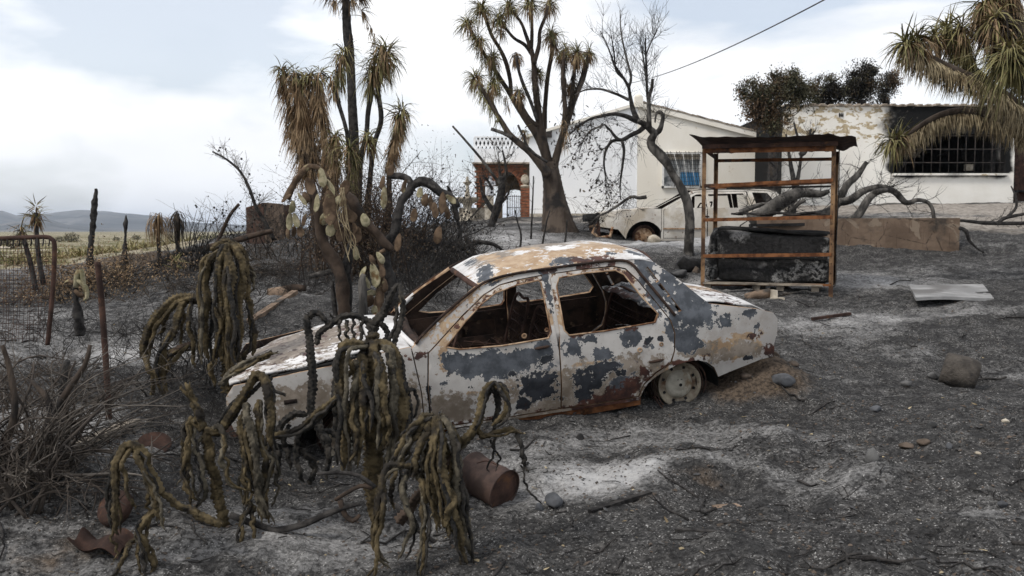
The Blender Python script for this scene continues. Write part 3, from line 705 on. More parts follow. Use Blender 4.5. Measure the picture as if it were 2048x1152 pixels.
# fountain
fo = empty('stone_fountain', (*at(935, 437, YP - .6)[:2], 1.95), 'tiered carved stone fountain standing left of the brick porch', 'fountain'); fq = np.array(fo.location)
def fz(py): return at(0, py, YP - .6)[2] - fq[2]
u = ppx(YP - .6)
mb = MB(); mb.lathe((0, 0, 0), (0, 0, 1), [(-.3, .28), (fz(434), .30), (fz(430), .2), (fz(415), 8 * u), (fz(408), 10 * u), (fz(403), 20 * u), (fz(397), 24 * u), (fz(395), 24 * u), (fz(397), 20 * u), (fz(401), 0)], 20); mb.build('lower_basin', M_cstone, fo)
mb = MB(); mb.lathe((0, 0, 0), (0, 0, 1), [(fz(401), 7 * u), (fz(394), 6 * u), (fz(380), 3.6 * u), (fz(372), 3 * u), (fz(368), 6 * u), (fz(365), 9 * u), (fz(364), 9 * u), (fz(366), 3 * u)], 16); mb.build('upper_basin', M_cstone, fo)
mb = MB(); mb.lathe((0, 0, 0), (0, 0, 1), [(fz(366), 3.2 * u), (fz(361), 4 * u), (fz(358), 2.6 * u), (fz(354), 2.6 * u), (fz(352), 0)], 12); mb.build('finial', M_cstone, fo)
wl = empty('low_garden_wall', (*at(944, 437, YP - .2)[:2], 1.9), 'low weathered stone wall behind the fountain', 'wall')
mb = MB(); zt = at(0, 416, YP - .2)[2] - 1.9; ww_ = at(970, 0, YP)[0] - at(917, 0, YP)[0]
for q in range(4): mb = MB(); mb.box((-ww_ / 2 + ww_ * (q + .5) / 4, 0, zt / 2 - .05), (ww_ / 4 - .015, .3, zt + .1 + .01 * (q % 2))); mb.build('stone_block', M_cstone, wl, False)

# ------------------------------------------------------------------ retaining wall of blocks
m, nt = new_mat('brown_plaster'); N = NT(nt); p = pos(N); M_plast = m
n1 = N.noise(p, 2.6, 8, .6, .4); n2 = N.noise(p, 13, 6, .65)
c_ = N.mix(N.step(n1, .4, .6), (.115, .082, .060), (.165, .120, .088))
c_ = N.mix(N.step(N.noise(p, 1.9, 4, .5, loc=(8, 1, 3), dist=1.2), .60, .615), c_, (.21, .165, .125))
c_ = N.mix(N.step(N.noise(p, 2.0, 6, .6, loc=(1, 9, 3)), .54, .70), c_, (.05, .042, .036))
vor = N.n('ShaderNodeTexVoronoi', feature='DISTANCE_TO_EDGE'); vor.inputs['Scale'].default_value = 1.9; N.set(vor.inputs['Vector'], p)
crk = N.step(N.math('ADD', vor.outputs[0], N.math('MULTIPLY', N.math('SUBTRACT', n2, .5), .1)), .0, .012)
c_ = N.mix(crk, (.075, .056, .042), c_)
N.out(c_, .92, N.math('ADD', n2, N.math('MULTIPLY', crk, .6)), .5, .02, .15)
a = at(1515, 437, 16.0); b = at(1920, 438, 15.3)
rw = empty('retaining_wall', (float(a[0]), float(a[1]), 1.0), 'low cracked brown plastered wall of blocks behind the rusty rack', 'wall'); rq = np.array(rw.location)
dv = (b - a); dv[2] = 0; Lw = np.linalg.norm(dv); dv /= Lw; nv = np.array([dv[1], -dv[0], 0.])
topz = a[2]; hb_ = .2
nrow = 4; hrow = 1.02 / nrow
ro = random.Random(12)
Rm = np.stack([dv, -nv, [0, 0, 1]], 1)
for r_ in range(nrow):
    s = 0.0 if r_ % 2 == 0 else -.2
    while s < Lw:
        e = min(s + .42, Lw); s0 = max(s, 0)
        if e - s0 > .03:
            mb = MB(); zc = topz - hrow * (r_ + .5)
            c = a + dv * ((s0 + e) / 2) - nv * .12 + nv * ro.uniform(-.001, .002)
            mb.box(np.array([c[0], c[1], zc]) - rq, (e - s0 - .003, .26, hrow - .003), Rm)
            o = mb.build('block', M_plast, rw, False)
        s += .42
mb = MB()
for s0, e0 in ((0.03, 3.55),):
    c = a + dv * (Lw / 2) - nv * .12; mb.box(np.array([c[0], c[1], topz - .52]) - rq, (Lw - .03, .235, 1.0), Rm)
mb.build('mortar_core', M_mortar, rw, False)
# ================================================================== burnt saloon
YAW, PIT, ROL = R(12.674), R(-6.06), R(4.35)
def rotm(y, p, r):
    cy, sy, cp, sp, cr, sr = math.cos(y), math.sin(y), math.cos(p), math.sin(p), math.cos(r), math.sin(r)
    return np.array([[cy, -sy, 0], [sy, cy, 0], [0, 0, 1]]) @ np.array([[cp, 0, sp], [0, 1, 0], [-sp, 0, cp]]) @ np.array([[1, 0, 0], [0, cr, -sr], [0, sr, cr]])
RC = rotm(YAW, PIT, ROL)
CO = np.array([2.17, 0, .6]); CT = np.array([-.103, 7.139, EYE - .987])
car = empty('burnt_saloon_car', tuple(CT - RC @ CO), 'burnt out four door saloon with flaking white, slate blue and ochre paint', 'car')
car.rotation_euler = Matrix(RC.tolist()).to_euler()
def L(px, py, yl):
    """survey bearing -> car coordinates on the plane y = yl"""
    d = at(px, py, 5.0) - [0, 0, EYE]; o = -RC.T @ (CT - [0, 0, EYE]); dl = RC.T @ d
    t = (yl - o[1]) / dl[1]; return o + t * dl + CO

def paint(name, kinds, base, rough=.55, coord=objc):
    m, nt = new_mat(name); N = NT(nt); p = coord(N); MATS[name] = m
    nf = N.noise(p, 6.5, 9, .62, .25); nf2 = N.noise(p, 9, 8, .66, .25, loc=(4, 2, 7)); nk = N.noise(p, 75, 4, .6, loc=(2, 7, 4)); nj = N.noise(p, 24, 5, .6, .1, loc=(7, 1, 4)); nm = N.noise(p, 34, 5, .7); nl = N.noise(p, 2.2, 6, .6, loc=(1, 3, 5))
    col = N.mix(N.step(nl, .35, .65), base[0], base[1])
    col = N.mix(N.math('MULTIPLY', N.step(N.noise(p, 3.2, 8, .7, loc=(9, 2, 1)), .50, .68), .75), col, base[2])
    col = N.mix(N.step(nm, .62, .70), col, base[3])
    hgt = N.math('MULTIPLY', nm, .2)
    for k, (c1, c2), bias, src in kinds:
        a_ = N.attr(k); n_ = nf if src == 0 else nf2
        v = N.math('ADD', N.math('ADD', N.math('MULTIPLY', a_, .98), N.math('ADD', N.math('MULTIPLY', N.math('SUBTRACT', nj, .5), 1.75), N.math('MULTIPLY', N.math('SUBTRACT', nk, .5), .55))), N.math('MULTIPLY', N.math('SUBTRACT', n_, .5), 2.1))
        msk = N.step(v, .50 + bias, .525 + bias); edge = N.step(v, .45 + bias, .505 + bias)
        if k in ('blue', 'black'): col = N.mix(N.math('MULTIPLY', edge, .65), col, (.62, .60, .56))
        if k in ('maroon', 'tan', 'smoke'): msk = N.step(v, .42 + bias, .60 + bias)
        col = N.mix(msk, col, N.mix(N.step(N.noise(p, 11, 5, .65, loc=(2, 8, 1)), .38, .64), c1, c2))
        if k in ('blue', 'black'): hgt = N.math('ADD', hgt, N.math('MULTIPLY', msk, .9))
    N.out(col, N.math('ADD', N.math('MULTIPLY', nm, .4), rough - .2), hgt, .55, .004, .3)
    return m
KINDS = [('tan', ((.26, .175, .105), (.37, .27, .17)), 0, 1), ('smoke', ((.16, .13, .10), (.26, .22, .18)), 0, 0), ('ochre', ((.30, .20, .115), (.42, .31, .205)), 0, 0), ('blue', ((.043, .048, .056), (.090, .098, .111)), 0, 0),
         ('black', ((.012, .014, .018), (.030, .033, .040)), 0, 1), ('maroon', ((.030, .015, .013), (.085, .035, .024)), 0, 1)]
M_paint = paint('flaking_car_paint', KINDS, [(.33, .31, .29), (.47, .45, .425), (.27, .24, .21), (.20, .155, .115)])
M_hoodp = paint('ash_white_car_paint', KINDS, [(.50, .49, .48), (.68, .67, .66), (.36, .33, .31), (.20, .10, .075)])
BL = dict(blue=[], black=[], maroon=[], tan=[], ochre=[], smoke=[])
def blob(k, cx, cy, rx, ry, yl=-.78):
    a = L(cx, cy, yl); b = L(cx + rx, cy, yl); c = L(cx, cy + ry, yl)
    BL[k].append((a[0], a[2], abs(b[0] - a[0]), abs(c[2] - a[2])))
for b in [(1000,724,120,30),(900,722,22,22),(955,742,50,14),(1085,700,28,22),(1310,540,26,36),(1345,585,34,40),(1320,600,16,34),(1390,625,42,42),(1375,675,34,28),(1345,640,18,30),(1262,672,26,22),(1205,706,24,15),(1150,692,16,22),(1222,733,20,10),(1165,680,30,8),
          (1428,630,14,9),(1452,643,17,14),(1518,662,9,16),(1500,630,22,8),(985,566,20,12),(1106,585,8,55),(1295,690,12,12),(1370,600,40,40),(1245,770,30,22)]: blob('blue', b[0], b[1], b[2] * 1.15, b[3] * 1.15)
for b in [(1075,772,50,36),(1045,808,20,14),(1022,748,14,10),(1182,758,40,34),(1212,735,28,18),(1165,790,28,20),(1240,745,14,10),(1500,718,14,8),(943,772,9,6),(858,800,5,40),(1297,680,10,10),(1090,720,20,8),(1320,675,8,8)]: blob('black', *b)
for b in [(1235,795,62,24),(1265,772,34,24),(1180,815,46,12),(1365,722,52,9),(1010,856,60,9),(1090,840,50,10),(1245,662,44,5),(1150,668,34,4),(835,712,26,7),(1290,745,14,20),(1545,705,18,16),(1515,675,18,7)]: blob('maroon', *b)
for b in [(1490,700,50,22),(1430,695,70,20),(1490,675,50,9),(888,715,12,36),(1320,738,22,16),(1210,790,12,14),(1195,722,80,6),(1000,775,110,5),(1330,660,12,12),(1260,768,14,12),(575,790,20,10),(980,700,5,5)]: blob('tan', *b)
for b in [(1240,640,12,12),(1010,560,30,10),(1180,770,200,60),(900,820,60,40),(1475,705,60,22),(1390,700,50,16),(1120,820,200,16),(800,800,60,60),(620,800,100,40)]: blob('smoke', *b)
def cpaint(o, far=False, kind=''):
    me = o.data; co = np.empty(len(me.vertices) * 3); me.vertices.foreach_get('co', co); co = co.reshape(-1, 3)
    x, y, z = co.T
    for k in BL:
        v = np.zeros(len(co)) + (.04 if k in ('blue', 'tan') else -.06)
        if not far:
            for a in BL[k]: v = np.maximum(v, np.clip(1.30 - np.maximum(np.abs(x - a[0]) / a[2] , np.abs(z - a[1]) / a[3]) * .62 - np.hypot((x - a[0]) / a[2], (z - a[1]) / a[3]) * .38, -.12, 1))
        elif k in ('maroon', 'smoke'): v[:] = .45
        if kind == 'door' and k == 'tan': v = np.maximum(v, .52 * sstep(.90, .95, z))
        if kind == 'door' and k == 'maroon': v = np.maximum(v, .40 * sstep(.95, 1.1, z)); v = np.maximum(v, .55 * sstep(.38, .33, z))
        if kind == 'body' and k == 'maroon': v = np.maximum(v, .50 * sstep(1.285, 1.30, z) * (x < 3.1))
        if kind == 'body' and k == 'tan': v = np.maximum(v, .45 * sstep(.9, 1.0, z) * (x < 1.98))
        me.attributes.new(k, 'FLOAT', 'POINT').data.foreach_set('value', v.astype(np.float32))
def cpaint_xy(o, blobs):
    me = o.data; co = np.empty(len(me.vertices) * 3); me.vertices.foreach_get('co', co); co = co.reshape(-1, 3); x, y, z = co.T
    for k in BL:
        v = np.zeros(len(co)) - .10
        for kk, cx, cy, rx, ry in blobs:
            if kk == k: v = np.maximum(v, np.clip(1.2 - np.hypot((x - cx) / rx, (y - cy) / ry), -.12, 1))
        me.attributes.new(k, 'FLOAT', 'POINT').data.foreach_set('value', v.astype(np.float32))

def wid(x, z):
    b = np.where(z < .60, .735 + .070 * sstep(.15, .60, z), np.where(z < .88, .805 - .02 * (z - .60) / .28, .785 - (z - .88) * .47))
    b = b - .006 * np.exp(-((z - .60) / .012) ** 2)
    return b - .12 * np.clip((.75 - x) / .75, 0, 1) ** 2 - .10 * np.clip((x - 3.25) / .98, 0, 1) ** 1.6 + .006 * np.sin(x * 9 + z * 6) * np.exp(-((z - .45) / .2) ** 2)
def side(s, off=0., offfn=None):
    def fn(v):
        w_ = wid(v[:, 0], v[:, 1]) + off
        if offfn is not None: w_ = w_ + offfn(v)
        return np.c_[v[:, 0], s * w_, v[:, 1]]
    return fn
SKIN = [M_paint, M_inner, M_rustt]
ARCH = [(3.06, .31), (3.08, .36), (3.12, .42), (3.18, .465), (3.25, .50), (3.33, .53), (3.43, .545), (3.52, .54), (3.60, .51), (3.66, .46), (3.70, .385)]
OUT = [(1.445, .30), (1.445, .60), (1.41, .915), (1.50, .985), (1.70, 1.12), (1.93, 1.25), (2.05, 1.295), (2.25, 1.322), (2.7, 1.337), (3.0, 1.337), (3.2, 1.325), (3.27, 1.308), (3.43, 1.17), (3.61, .99), (3.66, .945), (3.83, .905), (4.06, .85), (4.20, .80), (4.235, .75), (4.225, .65), (4.19, .56), (4.19, .46), (4.06, .455), (3.85, .41), (3.70, .375)] + ARCH[::-1][1:] + [(3.06, .29)]
HOLE = [(1.48, .315), (1.482, .62), (1.512, .872), (1.66, .985), (1.80, 1.092), (1.97, 1.208), (2.10, 1.262), (2.25, 1.283), (2.45, 1.295), (2.75, 1.300), (2.97, 1.296), (3.065, 1.268), (3.13, 1.19), (3.225, 1.04), (3.325, .87), (3.35, .77), (3.335, .64), (3.30, .555), (3.18, .49), (3.09, .41), (3.05, .315)]
SLOTS = [[(3.212, 1.250), (3.236, 1.262), (3.30, 1.15), (3.276, 1.14)], [(3.284, 1.126), (3.308, 1.136), (3.362, 1.04), (3.338, 1.03)], [(3.346, 1.016), (3.370, 1.026), (3.425, .925), (3.40, .918)]]
FW = [(1.645, .895), (1.81, 1.045), (1.95, 1.148), (2.06, 1.208), (2.22, 1.242), (2.385, 1.258), (2.405, 1.24), (2.41, .90), (2.385, .862), (2.05, .852), (1.74, .868)]
RW = [(2.515, 1.20), (2.545, 1.258), (2.76, 1.268), (2.98, 1.262), (3.04, 1.225), (3.13, 1.07), (3.235, .925), (3.20, .872), (2.81, .858), (2.54, .862), (2.508, .90)]
FD = [(1.492, .325), (1.492, .62), (1.522, .870), (1.665, .977), (1.805, 1.083), (1.975, 1.20), (2.10, 1.253), (2.25, 1.274), (2.415, 1.283), (2.438, 1.26), (2.442, .90), (2.450, .76), (2.438, .325)]
RD = [(2.448, .325), (2.460, .76), (2.474, .90), (2.482, 1.26), (2.505, 1.288), (2.75, 1.291), (2.97, 1.287), (3.058, 1.26), (3.122, 1.185), (3.215, 1.035), (3.315, .87), (3.34, .77), (3.325, .645), (3.288, .563), (3.17, .50), (3.082, .42), (3.042, .325)]
FEND = [(.165, .50), (.135, .62), (.14, .74), (.20, .815), (.45, .838), (.64, .858), (.86, .872), (1.10, .905), (1.40, .925), (1.437, .60), (1.437, .30), (1.33, .30), (1.30, .34), (1.25, .46), (1.16, .545), (1.04, .585), (.90, .592), (.76, .57), (.66, .51), (.60, .43), (.56, .36), (.40, .38), (.22, .43)]
M_rimg = simple('burnt_rim', (.12, .10, .075), (.27, .235, .18), 9, (.09, .05, .03), 6, (.52, .66), rough=.7, bstr=.3)
for s, fl, far in ((-1, False, False), (1, True, True)):
    inw = (0, -s, 0)
    b_ = panel('body_side', OUT, [HOLE] + SLOTS, .035, side(s), inw, SKIN, car, .035, fl); cpaint(b_, far, 'body')
    # door frames and doors: each door carries its own frame
    d1 = panel('front_door', FD, [FW], .03, side(s, .003), inw, SKIN, car, .030, fl); cpaint(d1, far, 'door')
    d2 = panel('rear_door', RD, [RW], .03, side(s, .003), inw, SKIN, car, .030, fl); cpaint(d2, far, 'door')
    f_ = panel('front_wing', FEND, [], .04, side(s), inw, SKIN, car, .02, fl); cpaint(f_, far)
    # inner door skins, mouldings, handles
    for d, poly, hp_ in ((d1, FD, (2.33, .80)), (d2, RD, (3.18, .585))):
        if not far:
            mb = MB(); hx_, hz_ = hp_; yy = s * (wid(np.array([hx_]), np.array([hz_]))[0] + .004)
            for (rx, rz, dd) in ((.055, .012, .006),): mb.tube([(hx_ - rx, yy, hz_), (hx_ - rx * .6, yy + s * .012, hz_ + .003), (hx_ + rx * .6, yy + s * .012, hz_ + .006), (hx_ + rx, yy, hz_ + .006)], [.006, .011, .011, .006], 8)
            mb.build('handle', M_inner, d)
            mb = MB()
            for (qx, qz, rr) in ((hx_ + .05, hz_ + .12, .016), (hx_ - .12, hz_ + .10, .02)):
                yy = s * (wid(np.array([qx]), np.array([qz]))[0] + .003); mb.lathe((qx, yy, qz), (0, s, 0), [(0, rr), (.006, rr), (.007, rr * .5), (-.004, rr * .4), (-.004, 0)], 14)
            mb.build('lock', M_rustt, d)
    wt = MB()
    zz = np.array([q for q in FW] + [FW[0]]); wt.tube(np.c_[zz[:, 0], s * (wid(zz[:, 0], zz[:, 1]) + .004), zz[:, 1]], .006, 5); wt.build('window_trim', M_rustt, d1)
    wt = MB(); zz = np.array([q for q in RW] + [RW[0]]); wt.tube(np.c_[zz[:, 0], s * (wid(zz[:, 0], zz[:, 1]) + .004), zz[:, 1]], .006, 5); wt.build('window_trim', M_rustt, d2)
    # pillar between doors, pulled inwards under the doors
    pb = panel('centre_pillar', [(2.41, .31), (2.50, .31), (2.515, .80), (2.495, 1.30), (2.425, 1.30), (2.425, .80)], [], .03, side(s, -.004, lambda v: -.035 * (1 - sstep(.8, .87, v[:, 1]))), inw, SKIN, car, .05, fl); cpaint(pb, far)
    # drip rail
    g = np.array([(1.44, .945), (1.50, .998), (1.70, 1.132), (1.93, 1.262), (2.05, 1.303), (2.25, 1.325), (2.7, 1.335), (3.0, 1.333), (3.11, 1.30), (3.17, 1.21), (3.27, 1.05), (3.36, .90)])
    g = cat(g, .04); mb = MB(); mb.tube(np.c_[g[:, 0], s * (wid(g[:, 0], g[:, 1]) + .012), g[:, 1]], .011, 6); mb.build('drip_rail', M_inner, car)
    sl = panel('sill', [(1.44, .20), (3.07, .245), (3.07, .308), (2.2, .312), (1.44, .298)], [], .06, side(s, .0, lambda v: -.02 - .10 * (.3 - v[:, 1])), inw, [M_rust, M_rustd, M_rustd], car, .05, fl)
    # wheel tubs
    for (cx, cz, rr) in ((3.40, .33, .30), (.93, .30, .33)):
        th = np.linspace(-.15, math.pi + .15, 18); mb = MB(); V = []
        for yy in (.735, .45):
            for t in th: V.append((cx + rr * math.cos(t), s * yy, cz + (.22 if cx > 2 else .28) * math.sin(t)))
        n = len(th); i = np.arange(n - 1); mb.add(V, np.stack([i, i + 1, i + n + 1, i + n], 1)); c = len(V)
        mb.add([(cx, s * .45, cz)] + V[n:], None, [[0, k + 1, k + 2] for k in range(n - 1)]); mb.build('wheel_arch_liner', M_soot, car)
    # bare wheels, tyres gone
    for (cx, cz) in ((3.405, .345), (.93, .30)):
        wr = empty('wheel'); wr.parent = car; wr.location = (cx, s * .655, cz); wr['category'] = ''; del wr['category']
        wr.rotation_euler = (0, 0, R(4 if cx < 2 else 0))
        mb = MB(); ax = (0, s, 0)
        mb.lathe((0, 0, 0), ax, [(-.12, .172), (-.11, .150), (-.02, .148), (.015, .152), (.022, .160), (.024, .172), (.030, .176), (.036, .172), (.030, .158), (.020, .150), (.006, .142), (.002, .120), (.010, .112), (.012, .108)], 40)
        mb.build('rim', M_rimg, wr)
        mb = MB(); mb.lathe((0, 0, 0), ax, [(.012, .108), (.020, .100), (.030, .085), (.028, .060), (.030, .045), (.040, .030), (.046, .018), (.046, 0)], 36); mb.build('hub_cap', simple('dusty_steel', (.20, .185, .15), (.33, .31, .26), 9, (.14, .10, .06), 7, (.56, .7), rough=.6, bstr=.3) if 'dusty_steel' not in MATS else MATS['dusty_steel'], wr)
        mb = MB()
        for a_ in np.linspace(.4, 6.68, 9)[:-1]: mb.box((.130 * math.cos(a_), s * .0105, .130 * math.sin(a_)), (.020, .006, .020), np.array([[math.cos(a_), 0, -math.sin(a_)], [0, 1, 0], [math.sin(a_), 0, math.cos(a_)]]))
        mb.lathe((0, s * .046, 0), ax, [(0, .012), (.006, .012), (.006, .006), (.002, .005), (.002, 0)], 12)
        for a_ in (1.2, 1.9): mb.box((.04 * math.cos(a_), s * .033, .04 * math.sin(a_)), (.014, .004, .004))
        mb.build('rim_slots', M_soot, wr, False)
        mb = MB(); rg = random.Random(int(cx * 10) + s)
        for q in range(16):
            r0 = rg.uniform(.175, .235); th = np.linspace(rg.uniform(0, 6), rg.uniform(7, 12), 26); yy = rg.uniform(-.13, .05)
            mb.tube(np.c_[r0 * np.cos(th) * rg.uniform(.95, 1.05), s * (yy + .03 * np.sin(th * 2)), np.maximum(r0 * np.sin(th) - .02, -.2)], .0028, 4)
        mb.build('tyre_wire', M_rustd, wr)
    # windscreen pillars' inner flange
    mb = MB(); mb.tube(cat([(1.44, s * .735, .93), (1.62, s * .69, 1.06), (1.93, s * .60, 1.255)], .05), .018, 8); mb.build('pillar_flange', M_rustt, car)

# roof
def roof_z(x, sy):
    zg = np.interp(x, [1.90, 1.95, 2.1, 2.3, 2.7, 3.0, 3.2, 3.30], [1.235, 1.255, 1.305, 1.325, 1.338, 1.336, 1.322, 1.29])
    cr = np.interp(x, [1.90, 2.1, 2.5, 3.0, 3.3], [.055, .075, .085, .075, .045])
    return zg + cr * (1 - np.abs(sy) ** 3.2) + .004 * np.sin(x * 14 + sy * 5)
nx, ny = 40, 36; X = np.linspace(1.0, 0, nx); V = []
for i in range(nx):
    for j in range(ny):
        sy = -1 + 2 * j / (ny - 1); x = 1.955 - .05 * (1 - sy * sy) + (3.285 + .03 * (1 - sy * sy) - 1.955 + .05 * (1 - sy * sy)) * i / (nx - 1)
        hwid = .785 - (np.interp(x, [1.95, 2.3, 3.0, 3.3], [1.255, 1.325, 1.336, 1.29]) - .88) * .47
        V.append((x, sy * hwid, roof_z(x, sy)))
def gridpanel(name, V, nx, ny, mats, parent, thick=.012, dn=(0, 0, -1)):
    V = np.array(V); n = len(V); i = np.arange(nx - 1)[:, None] * ny; j = np.arange(ny - 1)[None, :]
    q = np.stack([i + j, i + ny + j, i + ny + j + 1, i + j + 1], -1).reshape(-1, 4)
    mb = MB(); mb.add(np.vstack([V, V + np.array(dn) * thick]), q); mb.q.append(q[:, ::-1] + n); mb.qm.append(np.full(len(q), 1 if len(mats) > 1 else 0))
    bd = [(k, k + 1) for k in range(ny - 1)] + [((k + 1) * ny - 1, (k + 2) * ny - 1) for k in range(nx - 1)] + [(n - 1 - k, n - 2 - k) for k in range(ny - 1)] + [((k + 1) * ny, k * ny) for k in range(nx - 1)]
    a = np.array(bd); mb.q.append(np.stack([a[:, 0], a[:, 1], a[:, 1] + n, a[:, 0] + n], 1)); mb.qm.append(np.zeros(len(a), int))
    return mb.build(name, mats, parent)
ro_ = gridpanel('roof', V, nx, ny, [M_hoodp, M_inner], car)
cpaint_xy(ro_, [('ochre', 2.28, -.33, .42, .26), ('ochre', 2.7, -.36, .46, .22), ('ochre', 3.05, -.15, .30, .38), ('smoke', 2.6, .2, .5, .4), ('smoke', 2.2, -.1, .3, .5), ('ochre', 2.45, .05, .16, .24), ('ochre', 2.16, 0, .10, .3), ('ochre', 2.2, -.55, .3, .1), ('tan', 2.6, -.52, .6, .08), ('blue', 2.05, -.38, .10, .2), ('blue', 2.62, -.50, .13, .09), ('blue', 3.22, -.42, .10, .13), ('blue', 2.02, .1, .07, .2), ('maroon', 2.85, -.53, .22, .06), ('maroon', 2.4, .35, .2, .1), ('maroon', 2.72, -.5, .1, .07), ('maroon', 3.1, .4, .2, .1), ('blue', 3.0, -.48, .06, .05)])
# header rails, windscreen frame, rear window frame
fr = lambda s_, x, z, y: (x, s_ * y, z)
mb = MB(); mb.tube(cat([(1.955, -.60, 1.245), (1.915, -.3, 1.275), (1.905, 0, 1.285), (1.915, .3, 1.275), (1.955, .60, 1.245)], .05), .022, 8); mb.build('windscreen_header', M_rustd, car)
mb = MB(); mb.tube(cat([(1.62, -.69, 1.06), (1.50, -.705, .965), (1.475, -.68, .915), (1.455, -.58, .885), (1.41, -.3, .905), (1.39, 0, .915), (1.41, .3, .905), (1.455, .58, .885), (1.475, .68, .915), (1.50, .705, .965), (1.62, .69, 1.06)], .04), .020, 10)
o = mb.build('windscreen_frame', M_hoodp, car); cpaint_xy(o, [])
mb = MB(); mb.tube(cat([(3.29, -.57, 1.27), (3.33, -.3, 1.31), (3.34, 0, 1.315), (3.33, .3, 1.31), (3.29, .57, 1.27)], .05), .02, 8); mb.build('rear_window_header', M_rustd, car)
# cowl
V = []; nx, ny = 14, 30
for i in range(nx):
    for j in range(ny):
        sy = -1 + 2 * j / (ny - 1); xe = 1.39 + .055 * sy * sy; x = 1.13 + (xe - 1.13) * i / (nx - 1); yy = sy * (.755 - .02 * i / nx)
        V.append((x, yy, .925 + .02 * (1 - sy ** 2) - .04 * (i / (nx - 1)) ** 2 * (abs(sy) > .2) - .012 * math.exp(-((abs(sy) - .75) / .15) ** 2)))
o = gridpanel('cowl', V, nx, ny, [M_hoodp, M_inner], car); cpaint_xy(o, [('maroon', 1.42, -.70, .08, .12), ('blue', 1.3, -.6, .05, .05)])
# hood
V = []; nx, ny = 34, 30
for i in range(nx):
    for j in range(ny):
        f_ = i / (nx - 1); sy = -1 + 2 * j / (ny - 1); x = .13 + .04 * sy * sy + (1.115 - .13 - .04 * sy * sy) * f_; y = sy * (.68 + .045 * f_)
        zn = np.interp(x, [.13, .2, .31, .46, .64, .86, .99, 1.12], [.80, .826, .848, .856, .876, .898, .925, .945]) + .012
        zf = np.interp(x, [.13, .2, .41, .67, .98, 1.12], [.69, .73, .81, .87, .91, .93])
        k = (sy + 1) / 2; z = zn * (1 - k) + zf * k + .035 * (1 - sy ** 2) + .010 * math.exp(-((abs(sy) - .62) / .05) ** 2) + .006 * math.sin(x * 17 + y * 9)
        V.append((x, y, z))
hood = gridpanel('bonnet', V, nx, ny, [M_hoodp, M_inner], car, .018)
cpaint_xy(hood, [('maroon', .75, -.1, .5, .55), ('maroon', .4, .5, .3, .2), ('maroon', .5, -.5, .3, .15), ('blue', .15, .5, .08, .2), ('smoke', .6, 0, .9, .9)])
for k in ('maroon',):
    a_ = hood.data.attributes[k]; v_ = np.empty(len(hood.data.vertices), np.float32); a_.data.foreach_get('value', v_); a_.data.foreach_set('value', np.minimum(v_, .34))
mb = MB(); mb.tube([(.22, -.70, .80), (.6, -.71, .845), (1.1, -.735, .905)], .014, 6); mb.build('bonnet_channel', M_soot, car)
# side repeater hole, front panel, lamps
mb = MB(); c = L(581, 803, -.79); mb.box((c[0], -wid(np.array([c[0]]), np.array([c[2]]))[0] - .002, c[2]), (.085, .012, .028)); mb.build('side_repeater', M_inner, car)
V = lambda v: np.c_[.150 + .03 * (v[:, 0] / .7) ** 2 + .05 * (v[:, 1] - .62), v[:, 0], v[:, 1]]
o = panel('front_panel', [(-.70, .46), (.70, .46), (.70, .64), (.67, .70), (-.67, .79), (-.70, .76)], [rect(-.62, .56, -.38, .70), rect(.38, .53, .62, .66), rect(-.32, .56, .32, .66)], .06, V, (1, 0, 0), [M_hoodp, M_inner, M_rustd], car, .02, True); cpaint_xy(o, [])
mb = MB(); mb.box((.35, 0, .58), (.05, 1.3, .22)); mb.build('radiator', M_soot, car, False)
# rear deck
V = []; nx, ny = 26, 26
for i in range(nx):
    for j in range(ny):
        f_ = i / (nx - 1); sy = -1 + 2 * j / (ny - 1); x = 3.60 + (4.20 - 3.60 - .03 * sy * sy) * f_; y = sy * (.665 - .045 * f_)
        z = np.interp(x, [3.6, 3.83, 4.06, 4.20], [.972, .925, .868, .80]) + .028 * (1 - sy ** 2) + .005 * math.sin(x * 20 + y * 7)
        V.append((x, y, z))
o = gridpanel('boot_lid', V, nx, ny, [M_hoodp, M_inner], car); cpaint_xy(o, [('maroon', 3.85, -.2, .3, .5), ('tan', 3.9, 0, .3, .3)])
a_ = o.data.attributes['maroon']; v_ = np.empty(len(o.data.vertices), np.float32); a_.data.foreach_get('value', v_); a_.data.foreach_set('value', np.minimum(v_, .42))
V = lambda v: np.c_[4.20 + .03 * (v[:, 1] - .5) - .04 * (v[:, 0] / .7) ** 2, v[:, 0], v[:, 1]]
o = panel('tail_panel', [(-.69, .46), (.69, .46), (.69, .77), (-.69, .77)], [rect(-.66, .58, -.38, .70), rect(.38, .58, .66, .70)], .06, V, (-1, 0, 0), [M_paint, M_inner, M_rustd], car, .02, False); cpaint(o, False)
mb = MB(); mb.tube(cat([(3.31, -.56, 1.26), (3.45, -.60, 1.12), (3.60, -.655, .98), (3.61, 0, 1.0), (3.60, .655, .98), (3.45, .60, 1.12), (3.31, .56, 1.26)], .05), .016, 6); mb.build('rear_window_frame', M_rustd, car)
